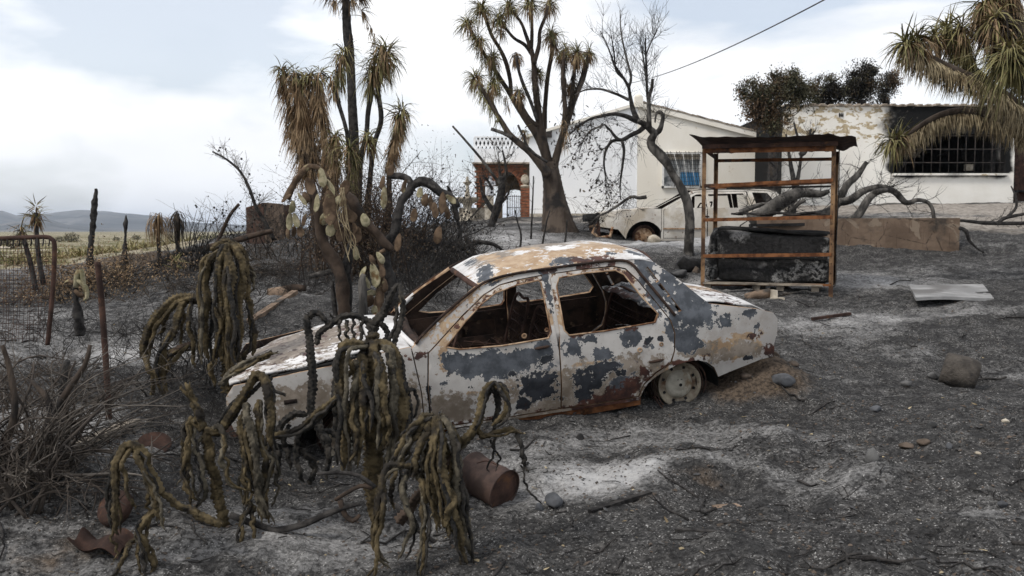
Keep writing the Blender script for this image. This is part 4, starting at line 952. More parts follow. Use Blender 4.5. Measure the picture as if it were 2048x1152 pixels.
# cabin: floor, bulkheads, dash, seats, wheel
mb = MB(); mb.box((2.16, 0, .27), (1.76, 1.38, .03)); mb.box((3.3, 0, .30), (.5, .8, .03)); mb.box((2.2, 0, .33), (1.9, .25, .10)); mb.build('floor_pan', M_inner, car, False)
mb = MB(); mb.box((1.28, 0, .60), (.03, 1.38, .62)); mb.build('bulkhead', M_inner, car, False)
mb = MB(); mb.box((3.56, 0, .62), (.03, 1.34, .62)); mb.build('rear_bulkhead', M_inner, car, False)
mb = MB(); V = []
for i in range(8):
    for j in range(16):
        V.append((3.27 + .33 * i / 7, -.62 + 1.24 * j / 15, .93 + .03 * i / 7 + .012 * math.sin(i * 1.9 + j * 1.3)))
o = gridpanel('parcel_shelf', V, 8, 16, [M_hoodp, M_inner], car); cpaint_xy(o, [('blue', 3.4, 0, .3, .7), ('maroon', 3.3, .2, .1, .5)])
mb = MB(); mb.tube(cat([(1.50, -.64, .86), (1.47, 0, .87), (1.50, .64, .86)], .05), .035, 8)
mb.box((1.56, 0, .70), (.04, 1.25, .10)); mb.box((1.50, .28, .78), (.12, .40, .05)); mb.box((1.54, -.35, .80), (.10, .30, .12))
for q in range(7): mb.tube([(1.56, -.55 + q * .18, .80), (1.60 + .03 * math.sin(q), -.52 + q * .17, .66), (1.56, -.5 + q * .18, .5)], .006, 4)
mb.build('dashboard', M_inner, car, False)
mb = MB(); th = np.linspace(0, 2 * math.pi, 29); cc = np.array([1.72, -.34, .80]); ux = np.array([0, 1, 0.]); uy = np.array([.45, 0, .89])
mb.tube(cc + .19 * (np.cos(th)[:, None] * ux + np.sin(th)[:, None] * uy), .010, 6); mb.tube([cc + ux * .19, cc, cc - ux * .19], .009, 5); mb.tube([cc, cc - [.2, 0, .18]], .018, 6); mb.build('steering_wheel', M_rustd, car)
def seat(x0, y0, wd, hgt, name):
    mb = MB(); rg = random.Random(int(x0 * 100 + y0 * 10))
    fr_ = [(x0 + .48, y0 - wd / 2, .42), (x0, y0 - wd / 2, .48), (x0, y0 + wd / 2, .48), (x0 + .48, y0 + wd / 2, .42), (x0 + .48, y0 - wd / 2, .42)]
    mb.tube(fr_, .012, 5)
    bk = [(x0 + .46, y0 - wd / 2, .44), (x0 + .62, y0 - wd / 2, .44 + hgt), (x0 + .64, y0, .47 + hgt), (x0 + .62, y0 + wd / 2, .44 + hgt), (x0 + .46, y0 + wd / 2, .44)]
    mb.tube(cat(bk, .05), .013, 6)
    n = int(wd / .06)
    for q in range(n):
        yy = y0 - wd / 2 + wd * (q + .5) / n
        t = np.linspace(0, 1, 40); mb.tube(np.c_[x0 + .02 + .44 * t + .014 * np.cos(t * 60), yy + .014 * np.sin(t * 60), .47 + .0 * t - .04 * t + .015 * np.sin(t * 40)], .0025, 3)
        mb.tube(np.c_[x0 + .48 + .14 * t + .014 * np.cos(t * 55), yy + .014 * np.sin(t * 55), .46 + (hgt - .03) * t], .0025, 3)
    for q in range(7):
        f_ = q / 6; mb.tube([(x0 + .47 + .15 * f_, y0 - wd / 2, .46 + (hgt - .04) * f_), (x0 + .47 + .15 * f_ + rg.uniform(-.03, .03), y0, .46 + (hgt - .04) * f_ + rg.uniform(-.03, .02)), (x0 + .47 + .15 * f_, y0 + wd / 2, .46 + (hgt - .04) * f_)], .005, 4)
    for q in range(30):
        a_ = np.array([x0 + rg.uniform(0, .6), y0 + rg.uniform(-.5, .5) * wd, rg.uniform(.35, .6)]); mb.tube(cat([a_, a_ + [rg.uniform(-.1, .1) for _ in range(3)], a_ + [rg.uniform(-.2, .2), rg.uniform(-.2, .2), rg.uniform(-.05, .25)]], .05), .003, 3)
    mb.build(name, M_rustd, car)
seat(1.85, -.36, .46, .50, 'front_seat'); seat(1.85, .36, .46, .50, 'front_seat'); seat(2.75, 0, 1.15, .46, 'rear_seat')
# inner skins of the far doors with openings
for s in (-1, 1):
    for poly, holes in (([(1.52, .34), (1.54, .84), (2.40, .84), (2.41, .34)], [[(1.65, .45), (1.66, .70), (1.86, .72), (1.9, .45)], [(2.0, .62), (2.0, .76), (2.3, .76), (2.3, .62)], [(2.02, .42), (2.02, .54), (2.3, .54), (2.28, .42)]]),
                        ([(2.50, .34), (2.52, .84), (3.25, .84), (3.22, .60), (3.05, .45), (3.0, .34)], [[(2.62, .45), (2.62, .74), (2.82, .74), (2.82, .45)], [(2.92, .58), (2.92, .75), (3.12, .75), (3.1, .6)]])):
        panel('door_lining', poly, holes, .08, side(s, -.075), (0, -s, 0), [M_inner, M_inner, M_rustd], car, .012, s > 0)
# engine bay clutter seen through the gaps, axle
mb = MB(); mb.box((.75, .05, .52), (.5, .45, .34)); mb.tube([(.93, -.62, .30), (.93, .62, .30)], .03, 8); mb.tube([(3.40, -.62, .34), (3.40, .62, .34)], .03, 8); mb.build('running_gear', M_soot, car, False)

# ================================================================== burnt hatchback behind the rack
C2 = at(1190, 493, 19.2)
hat = empty('burnt_estate_car', (float(C2[0]), float(C2[1]) + .0, float(C2[2])), 'white burnt out estate car behind the rusty rack, front wheel bare and windows gone', 'car'); hat.rotation_euler = (0, 0, R(2))
k2 = F / 19.2
def q2(px, py): return ((px - 1190) / k2, (493 - py) / k2)
m, nt = new_mat('scorched_white_paint'); N = NT(nt); p = objc(N); M_w2 = m
c_ = N.mix(N.step(N.noise(p, 2.2, 6, .6), .35, .65), (.40, .37, .33), (.57, .54, .485))
c_ = N.mix(N.math('MULTIPLY', N.step(N.noise(p, 1.7, 7, .65, loc=(3, 3, 1)), .46, .62), .8), c_, (.34, .29, .22))
c_ = N.mix(N.step(N.noise(p, 6, 7, .7, loc=(1, 3, 6)), .60, .68), c_, (.15, .10, .065)); N.out(c_, .7, N.noise(p, 20, 4), .3, .006, .3)
def w2(x, z): return np.where(z < .8, .78 - .05 * ((z - .45) / .45) ** 2, .755 - (z - .8) * .42) - .10 * np.clip((.7 - x) / .7, 0, 1) ** 2 - .05 * np.clip((x - 3.6) / .7, 0, 1) ** 2
def side2(s, off=0.):
    return lambda v: np.c_[v[:, 0], s * (w2(v[:, 0], v[:, 1]) + off) + .8, v[:, 1]]
wheel_c = q2(1290, 474)
archf = [(wheel_c[0] + .40 * math.cos(t), wheel_c[1] - .06 + .40 * math.sin(t)) for t in np.linspace(0.02, math.pi - .05, 13)]
wr_c = (wheel_c[0] + 2.52, wheel_c[1])
archr = [(wr_c[0] + .38 * math.cos(t), wr_c[1] - .06 + .38 * math.sin(t)) for t in np.linspace(0.02, math.pi - .05, 13)]
wing2 = [(1.42, .14)] + [(1.42, .80), (1.10, .80), (.5, .745), (.14, .70), (.10, .58), (.12, .42), (.50, .36)] + archf[::-1] + [(1.38, .12)]
body2 = [(1.43, .12), (1.43, .80), (1.50, .84), (1.9, 1.06), (2.12, 1.20), (2.3, 1.235), (3.0, 1.25), (3.7, 1.23), (3.95, 1.19), (4.12, .95), (4.25, .80), (4.28, .45), (4.2, .25), (4.0, .22)] + archr + [(2.9, .12)]
dh = [(1.47, .17), (1.47, .77), (1.62, .88), (2.0, 1.09), (2.2, 1.17), (3.30, 1.19), (3.42, .80), (3.30, .55), (3.15, .45), (2.98, .17)]
rwin = [(3.50, .84), (3.42, 1.16), (3.75, 1.15), (3.98, .86)]
fd2 = [(1.48, .18), (1.48, .765), (1.64, .875), (2.02, 1.08), (2.2, 1.16), (2.36, 1.165), (2.40, .80), (2.41, .18)]
fw2 = [(1.72, .83), (2.04, 1.03), (2.2, 1.115), (2.31, 1.12), (2.35, .82)]
rd2 = [(2.43, .18), (2.42, .80), (2.40, 1.165), (3.28, 1.18), (3.40, .80), (3.28, .56), (3.12, .46), (2.96, .18)]
rw2 = [(2.49, .82), (2.46, 1.12), (3.22, 1.14), (3.33, .83)]
SK2 = [M_w2, M_inner, M_soot]
for s, fl in ((-1, False), (1, True)):
    iw = (0, -s, 0)
    panel('body_side', body2, [dh, rwin], .10, side2(s), iw, SK2, hat, .04, fl)
    panel('front_wing', wing2, [], .08, side2(s), iw, SK2, hat, .02, fl)
    d = panel('front_door', fd2, [fw2], .08, side2(s, .004), iw, SK2, hat, .03, fl)
    if s < 0:
        mb = MB(); c = q2(1425, 433); mb.box((c[0] - .12, .8 - w2(c[0], c[1]) - .01, c[1]), (.12, .02, .03)); mb.build('handle', M_inner, d, False)
        mb = MB(); mb.box((1.92, .8 - .80, .38), (.92, .012, .03)); mb.build('rubbing_strip', M_rustt, d, False)
    panel('rear_door', rd2, [rw2], .08, side2(s, .004), iw, SK2, hat, .03, fl)
    for (cx, cz) in (wheel_c, wr_c):
        wr = empty('wheel'); wr.parent = hat; wr.location = (cx, .8 + s * .66, cz)
        mb = MB(); mb.lathe((0, 0, 0), (0, s, 0), [(-.13, .19), (-.1, .165), (.01, .165), (.02, .19), (.03, .19), (.02, .17), (.0, .155), (.01, .12), (.02, .09), (.035, .06), (.04, .03), (.04, 0)], 28); mb.build('rim', M_rustt, wr)
        mb = MB()
        for a_ in np.linspace(0, 6.28, 5)[:-1]: mb.lathe((.075 * math.cos(a_), s * .018, .075 * math.sin(a_)), (0, s, 0), [(0, .015), (.012, .012), (.012, 0)], 8)
        mb.build('wheel_bolts', M_soot, wr)
        mb = MB(); rg = random.Random(3)
        for q in range(8):
            th = np.linspace(0, 6.3, 22); r0 = rg.uniform(.2, .25); mb.tube(np.c_[r0 * np.cos(th), rg.uniform(-.1, .05) + 0 * th, np.maximum(r0 * np.sin(th), -.19)], .004, 3)
        mb.build('tyre_wire', M_rustd, wr)
        mb = MB(); th = np.linspace(-.1, math.pi + .1, 14); V = []
        for yy in (.74, .4):
            for t in th: V.append((cx + .42 * math.cos(t), .8 + s * yy, cz - .06 + .42 * math.sin(t)))
        n = len(th); i = np.arange(n - 1); mb.add(V, np.stack([i, i + 1, i + n + 1, i + n], 1)); mb.add([(cx, .8 + s * .4, cz - .1)] + V[n:], None, [[0, k + 1, k + 2] for k in range(n - 1)]); mb.build('wheel_arch_liner', M_soot, hat)
def gp2(name, xs, zs, hw_, mats, curve=.03, ny=12, th=.02):
    V = []
    for x, z, h_ in zip(xs, zs, hw_):
        for j in range(ny):
            sy = -1 + 2 * j / (ny - 1); V.append((x, .8 + sy * h_, z + curve * (1 - sy * sy)))
    return gridpanel(name, V, len(xs), ny, mats, hat, th)
gp2('bonnet', np.linspace(.14, 1.35, 12), np.interp(np.linspace(.14, 1.35, 12), [.14, .5, 1.35], [.715, .76, .835]) + .012 * np.sin(np.arange(12) * 1.7), np.interp(np.linspace(.14, 1.35, 12), [.14, .7, 1.35], [.62, .70, .72]), [M_w2, M_inner])
gp2('roof', np.linspace(2.12, 3.95, 14), np.interp(np.linspace(2.12, 3.95, 14), [2.12, 2.3, 3.0, 3.95], [1.205, 1.235, 1.252, 1.195]), [.59] * 14, [simple('scorched_roof', (.16, .14, .12), (.32, .29, .25), 5, (.05, .04, .035), 4, (.5, .62)), M_inner])
mb = MB(); mb.box((.09, .8, .40), (.10, 1.2, .34)); mb.build('front_crossmember', M_rustd, hat, False)
mb = MB(); mb.box((.0, .8, .62), (.22, 1.22, .16)); mb.tube([(-.05, .2, .62), (-.08, .8, .60), (-.05, 1.4, .62)], .05, 7); mb.build('melted_grille', M_soot, hat)
mb = MB(); mb.tube([(.02, .15, .40), (-.04, .12, .30), (.10, .10, .18), (.34, .08, .22), (.38, .06, .42)], .035, 7); mb.tube([(.05, .18, .45), (-.02, .8, .42), (.05, 1.42, .45)], .03, 6); mb.build('bumper_remains', M_rustt, hat)
mb = MB(); mb.box((2.6, .8, .16), (2.6, 1.4, .04)); mb.box((1.42, .8, .5), (.04, 1.4, .6)); mb.tube([(1.9, .25, .8), (1.7, .45, .78)], .02, 5); mb.build('floor_pan', M_soot, hat, False)
for yy in (.45, 1.15):
    mb = MB(); mb.tube(cat([(2.3, yy - .22, .35), (2.55, yy - .22, .9), (2.57, yy, .95), (2.55, yy + .22, .9), (2.3, yy + .22, .35)], .08), .018, 5)
    for q in range(5): mb.tube([(2.32 + q * .05, yy - .2, .42 + q * .11), (2.32 + q * .05, yy + .2, .42 + q * .11)], .008, 4)
    mb.build('front_seat', M_soot, hat)
# ================================================================== plants
def path(pts, Y, r, dY=0, step=.02):
    """pts [(px,py[,depth offset])] -> smooth 3-D curve and radii (r in survey units, list)"""
    P = []
    for q in pts:
        yy = Y + (q[2] if len(q) > 2 else 0) + dY
        P.append(at(q[0], q[1], yy))
    C = cat(P, step); rr = lerp_r(r if isinstance(r, (list, tuple)) else [r], len(C)) * ppx(Y)
    return C, rr
def rope_fn(seed):
    ph = seed * 1.3; tw = 9 + seed % 5
    def f(s, th):
        a = 5 * th + tw * s + ph; k = 210 + (seed * 13) % 40
        dia = np.maximum(0, np.cos(a)) * (.55 + .45 * np.cos(k * s + 2.1 * np.sign(np.sin(a)) + ph + np.floor(a / 6.283) * 1.9))
        return .72 + .40 * dia + .05 * np.sin(s * 31 + th * 2 + ph)
    return f
sd_ = [0]
def rope(parent, pts, Y, r, mat=None, name='arm', spines=True, label=None, thick=1.0):
    sd_[0] += 1; rg = np.random.default_rng(sd_[0])
    C, rr = path(pts, Y, r, step=.0065)
    n = len(C); t = np.linspace(0, 1, n)
    wob = np.c_[fbm(t * 6 + sd_[0], t * 0, 3, 3) - .5, fbm(t * 6, t * 0 + sd_[0], 4, 3) - .5, 0 * t] * .05
    C = C + wob * min(1, n / 30); rr = rr * thick * (.76 + .22 * fbm(t * 5 + sd_[0], t * 0, 7, 2))
    rr[-6:] *= [.95, .9, .8, .65, .5, .3]
    mb = MB(); mb.tube(C, rr, 20 if rr.mean() > .018 else 15, rope_fn(sd_[0]))
    if spines:
        T = np.gradient(C, axis=0); T /= np.linalg.norm(T, axis=1)[:, None] + 1e-9
        m_ = int(n * 1.5); idx = rg.integers(0, n, m_); d = rg.normal(size=(m_, 3)); d -= T[idx] * (d * T[idx]).sum(1)[:, None] * .6; d /= np.linalg.norm(d, axis=1)[:, None]
        b = C[idx] + d * rr[idx, None] * .9; L_ = rg.uniform(.006, .02, m_); tip = b + d * L_[:, None] + T[idx] * rg.normal(0, .005, (m_, 1)); s_ = np.cross(d, T[idx]) * .0012
        V = np.stack([b - s_, b + s_, tip], 1).reshape(-1, 3); mb.add(V, None, np.arange(m_ * 3).reshape(-1, 3))
    o = mb.build(name, mat or M_rope, parent)
    if label: o['label'] = label
    return o
def rebase(root):
    """parts were built in world space: express them about the thing's base"""
    off = Matrix.Translation(-root.location)
    for ch in [x for x in COL.objects if x.parent == root and x.type == 'MESH']:
        ch.data.transform(off)
        # keep grandchildren in step
        for g in [x for x in COL.objects if x.parent == ch and x.type == 'MESH']: g.data.transform(off)
def plant(name, px, py, Y, label, catg, group=None):
    p = at(px, py, Y); return empty(name, (p[0], p[1], G(p[0], p[1])), label, catg, group)
def foot(px, py, Y):
    """end a stem at the soil under this bearing"""
    return (px, py)
GC = 'hanging rope-like cacti scorched by the fire'
def cactus(px, py, Y, label, arms):
    r_ = plant('trailing_cactus', px, py, Y, label, 'cactus', GC)
    for a in arms:
        pts, rad = a[0], a[1]; opt = a[2] if len(a) > 2 else {}
        rope(r_, pts, Y, rad, **opt)
        if opt.get('name') != 'trunk' and max(rad) >= 7 and len(pts) > 3 and opt.get('mat') is not M_ropeb:
            rc = random.Random(int(pts[0][0] * 13 + pts[-1][1]))
            for c_ in range(3 if max(rad) >= 9 else 1):
                k0 = rc.choice([0, 1]); ox, oz = rc.choice([-1, 1]) * rc.uniform(5, 10), rc.uniform(-.05, .06); l_ = len(pts) - k0
                p2 = [(q[0] + ox * min(1, (i + .2) / 2) + rc.uniform(-3, 3), q[1] + rc.uniform(-4, 10) * (i > 0), (q[2] if len(q) > 2 else 0) + oz * min(1, i / 2)) for i, q in enumerate(pts[k0:])]
                rope(r_, p2, Y, [max(rad) * rc.uniform(.3, .5), max(rad) * rc.uniform(.35, .6), max(rad) * .5, 2.5], mat=rc.choice([M_rope, M_rope, M_ropeg, M_ropeb, M_ropeb]))
    rebase(r_); return r_
K = dict(mat=M_ropeb); Gk = dict(mat=M_ropeg); TR = dict(mat=M_brown, spines=False)
# A
cactus(440, 1040, 4.75, 'scorched trailing cactus with a leaning stem and bent arms, second from left in front', [
 ([(452, 1050), (440, 1000), (425, 930), (410, 858)], [16, 15, 14, 13], dict(name='trunk')),
 ([(410, 858), (395, 820), (378, 780), (370, 765)], [11, 10, 8, 6]),
 ([(412, 858), (435, 862), (455, 835), (480, 800), (505, 765), (520, 748), (534, 765, -.05), (540, 810, -.08), (538, 860, -.1), (545, 900, -.1)], [10, 10, 11, 12, 12, 12, 12, 11, 10, 7]),
 ([(405, 862), (386, 840), (377, 880, -.05), (374, 940, -.08), (380, 985, -.1), (388, 1002, -.1)], [7, 8, 9, 10, 9, 5]),
 ([(400, 870), (396, 905, -.05), (402, 945, -.1), (408, 985, -.1), (395, 1012, -.1), (380, 1028, -.1)], [5, 7, 8, 7, 5, 4], Gk),
 ([(415, 860), (438, 856, -.05), (446, 900, -.1), (448, 940, -.1), (462, 970, -.1), (486, 982, -.1)], [6, 8, 8, 8, 6, 4], Gk),
 ([(378, 835), (368, 870, .1), (366, 920, .1), (370, 965, .1)], [6, 8, 8, 5]),
 ([(488, 808), (498, 850, -.1), (506, 905, -.12), (512, 950, -.12), (524, 990, -.12), (530, 1035, -.12)], [10, 13, 12, 10, 11, 8], Gk),
 ([(492, 812), (486, 870, -.05), (488, 930, -.08), (490, 990, -.1), (484, 1010, -.1)], [8, 9, 8, 8, 5]),
 ([(520, 800), (516, 860, -.05), (528, 900, -.08), (536, 915, -.08), (528, 950, -.08), (520, 1000, -.1), (536, 1040, -.1)], [7, 10, 9, 8, 9, 10, 6]),
 ([(500, 1000), (486, 1040, -.15), (480, 1080, -.2), (484, 1115, -.2), (505, 1130, -.2), (528, 1134, -.2)], [6, 7, 6, 6, 5, 3]),
 ([(500, 1005), (508, 1050, -.15), (514, 1090, -.15), (510, 1112, -.15)], [6, 6, 5, 4]),
 ([(545, 872), (580, 866), (610, 850), (650, 815), (672, 790)], [10, 9, 8, 9, 8]),
 ([(548, 905), (556, 960), (552, 1000), (540, 1015)], [4, 4, 3, 3], Gk),
])
# B
cactus(330, 1075, 4.35, 'small scorched trailing cactus bent over like an arch, nearest the left corner', [
 ([(440, 1050), (400, 1032), (360, 1010), (320, 985)], [11, 11, 10, 9], dict(name='trunk', spines=False)),
 ([(320, 985), (300, 940), (284, 905), (268, 890), (252, 893), (238, 915, -.04), (230, 950, -.06), (230, 1010, -.08), (236, 1070, -.08)], [11, 13, 13, 12, 11, 10, 9, 9, 5]),
 ([(262, 893), (250, 920, -.06), (250, 960, -.08), (258, 1000, -.08), (268, 1020, -.08)], [6, 6, 6, 5, 4]),
 ([(272, 893), (284, 930, -.06), (300, 975, -.08), (312, 1020, -.08), (324, 1052, -.08)], [7, 8, 9, 9, 5]),
 ([(300, 960), (298, 1000, -.03), (296, 1025, -.03)], [7, 6, 3]),
 ([(312, 1018), (290, 1042, -.1), (284, 1070, -.12), (300, 1100, -.12), (304, 1140, -.12), (294, 1160, -.12)], [9, 10, 9, 9, 8, 5]),
 ([(282, 1065), (258, 1095, -.12), (240, 1135, -.15), (228, 1160, -.15)], [6, 7, 6, 4]),
 ([(278, 1070), (277, 1110, -.12), (280, 1150, -.15)], [5, 5, 3]),
 ([(236, 1040), (228, 1075, -.05), (232, 1120, -.05)], [4, 4, 3]),
])
# C
cactus(455, 775, 6.6, 'tall scorched trailing cactus in many drooping ropes left of the car nose', [
 ([(462, 785), (455, 700), (452, 610), (455, 530), (458, 495)], [20, 19, 17, 14, 11], dict(name='trunk')),
 ([(458, 500), (440, 505, -.1), (418, 522, -.15), (408, 560, -.15), (412, 620, -.18), (408, 680, -.2), (416, 720, -.2)], [9, 9, 9, 10, 11, 10, 5]),
 ([(458, 492), (444, 498, -.15), (436, 540, -.2), (438, 600, -.22), (444, 650, -.22), (436, 715, -.22)], [8, 9, 10, 11, 10, 5]),
 ([(455, 488), (460, 520, -.2), (458, 580, -.25), (464, 640, -.25), (460, 700, -.25), (466, 735, -.25)], [8, 10, 12, 11, 10, 5]),
 ([(458, 488), (474, 500, -.1), (482, 540, -.15), (478, 600, -.15), (482, 660, -.15), (474, 720, -.15)], [8, 10, 11, 11, 10, 5]),
 ([(462, 486), (482, 495, -.05), (493, 520, -.05), (490, 560, -.05), (496, 600, -.05)], [7, 8, 8, 8, 4]),
 ([(478, 525), (495, 535, .05), (500, 560, .05), (492, 580, .05)], [6, 7, 7, 4]),
 ([(484, 590), (496, 605, -.05), (503, 640, -.05), (506, 680, -.05), (505, 712, -.05)], [6, 8, 8, 8, 4]),
 ([(425, 500), (440, 484, .05), (460, 484, .05), (474, 494, .05)], [7, 9, 9, 8]),
 ([(452, 640), (430, 618, 0), (400, 600), (372, 595), (345, 602), (318, 625), (300, 655), (288, 690), (286, 720)], [9, 10, 11, 12, 12, 12, 10, 9, 6]),
 ([(370, 600), (356, 635, -.1), (344, 670, -.15), (328, 700, -.15), (322, 740, -.15), (330, 790, -.1)], [9, 10, 9, 8, 8, 6]),
 ([(380, 600), (376, 640, -.1), (386, 690, -.1), (392, 735, -.1)], [6, 7, 7, 4]),
 ([(365, 608), (366, 650, .05), (362, 700, .05)], [5, 5, 3]),
 ([(352, 600), (340, 620, .1), (326, 650, .1), (316, 670, .1)], [7, 7, 6, 3]),
 ([(288, 700), (300, 740, -.1), (322, 745, -.1), (350, 720, -.1), (372, 690, -.1)], [7, 7, 7, 7, 6]),
 ([(410, 690), (380, 690), (350, 700), (330, 720)], [9, 9, 8, 6], dict(mat=M_brown)),
 ([(300, 740), (306, 790), (312, 850), (330, 900)], [6, 6, 5, 4]),
 ([(470, 700), (480, 730, -.1), (474, 770, -.1)], [9, 9, 5]), ([(432, 700), (425, 740, -.1), (430, 775, -.1)], [8, 8, 4]),
 ([(500, 690), (490, 720, 0), (492, 750)], [6, 6, 3]),
])
# D
cactus(745, 1010, 4.9, 'big scorched trailing cactus with thick drooping arms before the front wheel of the car', [
 ([(755, 1060), (748, 1000), (745, 920), (738, 850), (720, 790), (706, 730)], [15, 17, 20, 20, 17, 13], dict(name='trunk')),
 ([(752, 1000, -.05), (752, 920, -.05), (744, 840, -.05), (740, 760, -.05), (744, 700, -.05), (742, 682)], [14, 20, 22, 22, 20, 15], dict(name='trunk')),
 ([(742, 690), (722, 690, -.08), (700, 688, -.1), (684, 700, -.12), (680, 760, -.14), (686, 830, -.16), (688, 890, -.16), (694, 940, -.16)], [10, 12, 13, 14, 15, 15, 14, 6]),
 ([(706, 722), (716, 760, -.12), (710, 820, -.16), (716, 880, -.18), (708, 930, -.18)], [8, 11, 13, 12, 5], Gk),
 ([(730, 690), (724, 740, -.14), (732, 800, -.18), (726, 870, -.18)], [8, 12, 12, 5]),
 ([(744, 686), (768, 688, -.05), (790, 706, -.06), (800, 760, -.08), (804, 820, -.08), (798, 880, -.08), (790, 930, -.08), (778, 950, -.08)], [11, 13, 14, 15, 16, 15, 12, 6]),
 ([(752, 690), (776, 705, -.1), (784, 760, -.12), (778, 830, -.14), (784, 890, -.14), (776, 930, -.14)], [9, 12, 14, 14, 12, 5], Gk),
 ([(748, 692), (762, 730, -.15), (760, 790, -.18), (768, 850, -.18), (762, 900, -.18)], [8, 13, 14, 13, 5]),
 ([(780, 700), (795, 740, .1), (812, 800, .1), (810, 860, .1), (800, 905, .1)], [8, 9, 10, 9, 4], K),
 ([(786, 715), (806, 760, .05), (818, 800, .05), (822, 850, .05), (812, 880, .05)], [6, 7, 7, 6, 3], K),
 ([(690, 720), (672, 750, .1), (670, 810, .1), (676, 870, .1), (670, 930, .1)], [7, 8, 9, 8, 4], K),
 ([(812, 780), (830, 782, .15), (836, 805, .15), (826, 830, .15), (812, 845, .15)], [5, 5, 5, 4, 2], K),
 ([(738, 680), (748, 672, 0), (756, 682, 0)], [10, 12, 9]),
 ([(690, 760), (704, 735, -.1), (700, 712, -.1)], [6, 7, 5]),
 ([(770, 880), (790, 900, .1), (805, 930, .1), (800, 985, .1)], [6, 6, 5, 3], K),
])
# E
cactus(880, 1060, 4.3, 'scorched trailing cactus with a mop of braided arms beside the rusty can', [
 ([(800, 1040, .2), (830, 1000, .1), (870, 960), (905, 920), (916, 890)], [15, 14, 13, 13, 11], dict(name='trunk', mat=M_brown, spines=False)),
 ([(905, 935, .05), (892, 890), (878, 850), (870, 832)], [12, 12, 12, 10]),
 ([(912, 900), (935, 868), (950, 845), (958, 810), (972, 778), (988, 768), (1004, 784, -.03), (1012, 812, -.04), (1004, 838, -.05), (988, 852, -.05)], [9, 12, 12, 11, 10, 9, 9, 8, 7, 4]),
 ([(945, 856), (970, 872), (1000, 864), (1025, 858), (1044, 870)], [7, 8, 8, 8, 6]),
 ([(1040, 862), (1044, 890, -.03), (1052, 920, -.04), (1054, 945, -.04)], [6, 7, 7, 4], K),
 ([(1048, 930), (1052, 960, -.03), (1066, 990, -.03), (1078, 1010, -.03)], [3, 3, 3, 2], K),
 ([(986, 775), (1000, 800, .05), (996, 830, .05), (990, 862, .05), (985, 890, .05), (975, 930, .05), (978, 945, .05)], [7, 9, 8, 5, 4, 3, 2], K),
 ([(985, 880), (994, 910, .05), (996, 942, .05)], [3, 3, 2], K),
 ([(868, 832), (850, 845, -.04), (830, 868, -.06), (812, 900, -.08), (800, 930, -.08)], [8, 9, 9, 9, 5]),
 ([(866, 832), (842, 836, -.06), (818, 862, -.08), (803, 895, -.1), (792, 925, -.1)], [8, 9, 8, 7, 4]),
 ([(870, 834), (856, 860, -.08), (842, 895, -.12), (832, 930, -.14), (826, 960, -.14)], [8, 9, 10, 9, 4]),
 ([(874, 832), (868, 870, -.1), (866, 920, -.14), (872, 980, -.16), (878, 1030, -.16), (882, 1058, -.16)], [8, 11, 11, 10, 8, 4]),
 ([(878, 832), (888, 870, -.1), (884, 930, -.16), (896, 990, -.18), (914, 1050, -.18), (922, 1100, -.18), (934, 1130, -.18)], [8, 11, 12, 12, 12, 11, 5]),
 ([(884, 832), (902, 860, -.06), (912, 910, -.1), (914, 970, -.12), (920, 1030, -.12), (932, 1085, -.12), (938, 1120, -.12)], [8, 10, 11, 11, 10, 9, 4], Gk),
 ([(880, 830), (894, 850, -.03), (908, 890, -.04), (904, 950, -.04), (908, 1000, -.04)], [8, 9, 10, 9, 4]),
 ([(874, 836), (862, 880, -.03), (852, 930, -.04), (858, 980, -.04), (850, 1010, -.04)], [7, 9, 9, 8, 4], Gk),
 ([(900, 950), (902, 1000, -.2), (898, 1050, -.2), (905, 1070, -.2)], [6, 9, 9, 4]),
 ([(850, 930), (822, 930, -.1), (790, 930, -.14), (768, 938, -.16), (758, 975, -.18), (756, 1030, -.2), (748, 1080, -.2), (760, 1112, -.2), (778, 1128, -.2)], [8, 8, 8, 9, 9, 9, 8, 6, 3]),
 ([(762, 950), (770, 1000, -.22), (764, 1060, -.24), (755, 1120, -.24), (742, 1160, -.24)], [6, 8, 7, 6, 4]),
 ([(826, 935), (812, 960, -.14), (812, 1010, -.18), (822, 1050, -.2), (814, 1085, -.2), (796, 1120, -.2)], [6, 8, 8, 8, 6, 3], Gk),
 ([(834, 935), (842, 970, -.15), (848, 1030, -.2), (846, 1080, -.22), (842, 1150, -.24)], [7, 9, 8, 7, 4]),
 ([(790, 935), (784, 980, -.1), (790, 1020, -.1)], [6, 7, 4]),
 ([(928, 980), (936, 1030, -.05), (930, 1080, -.05)], [5, 6, 3], K),
])
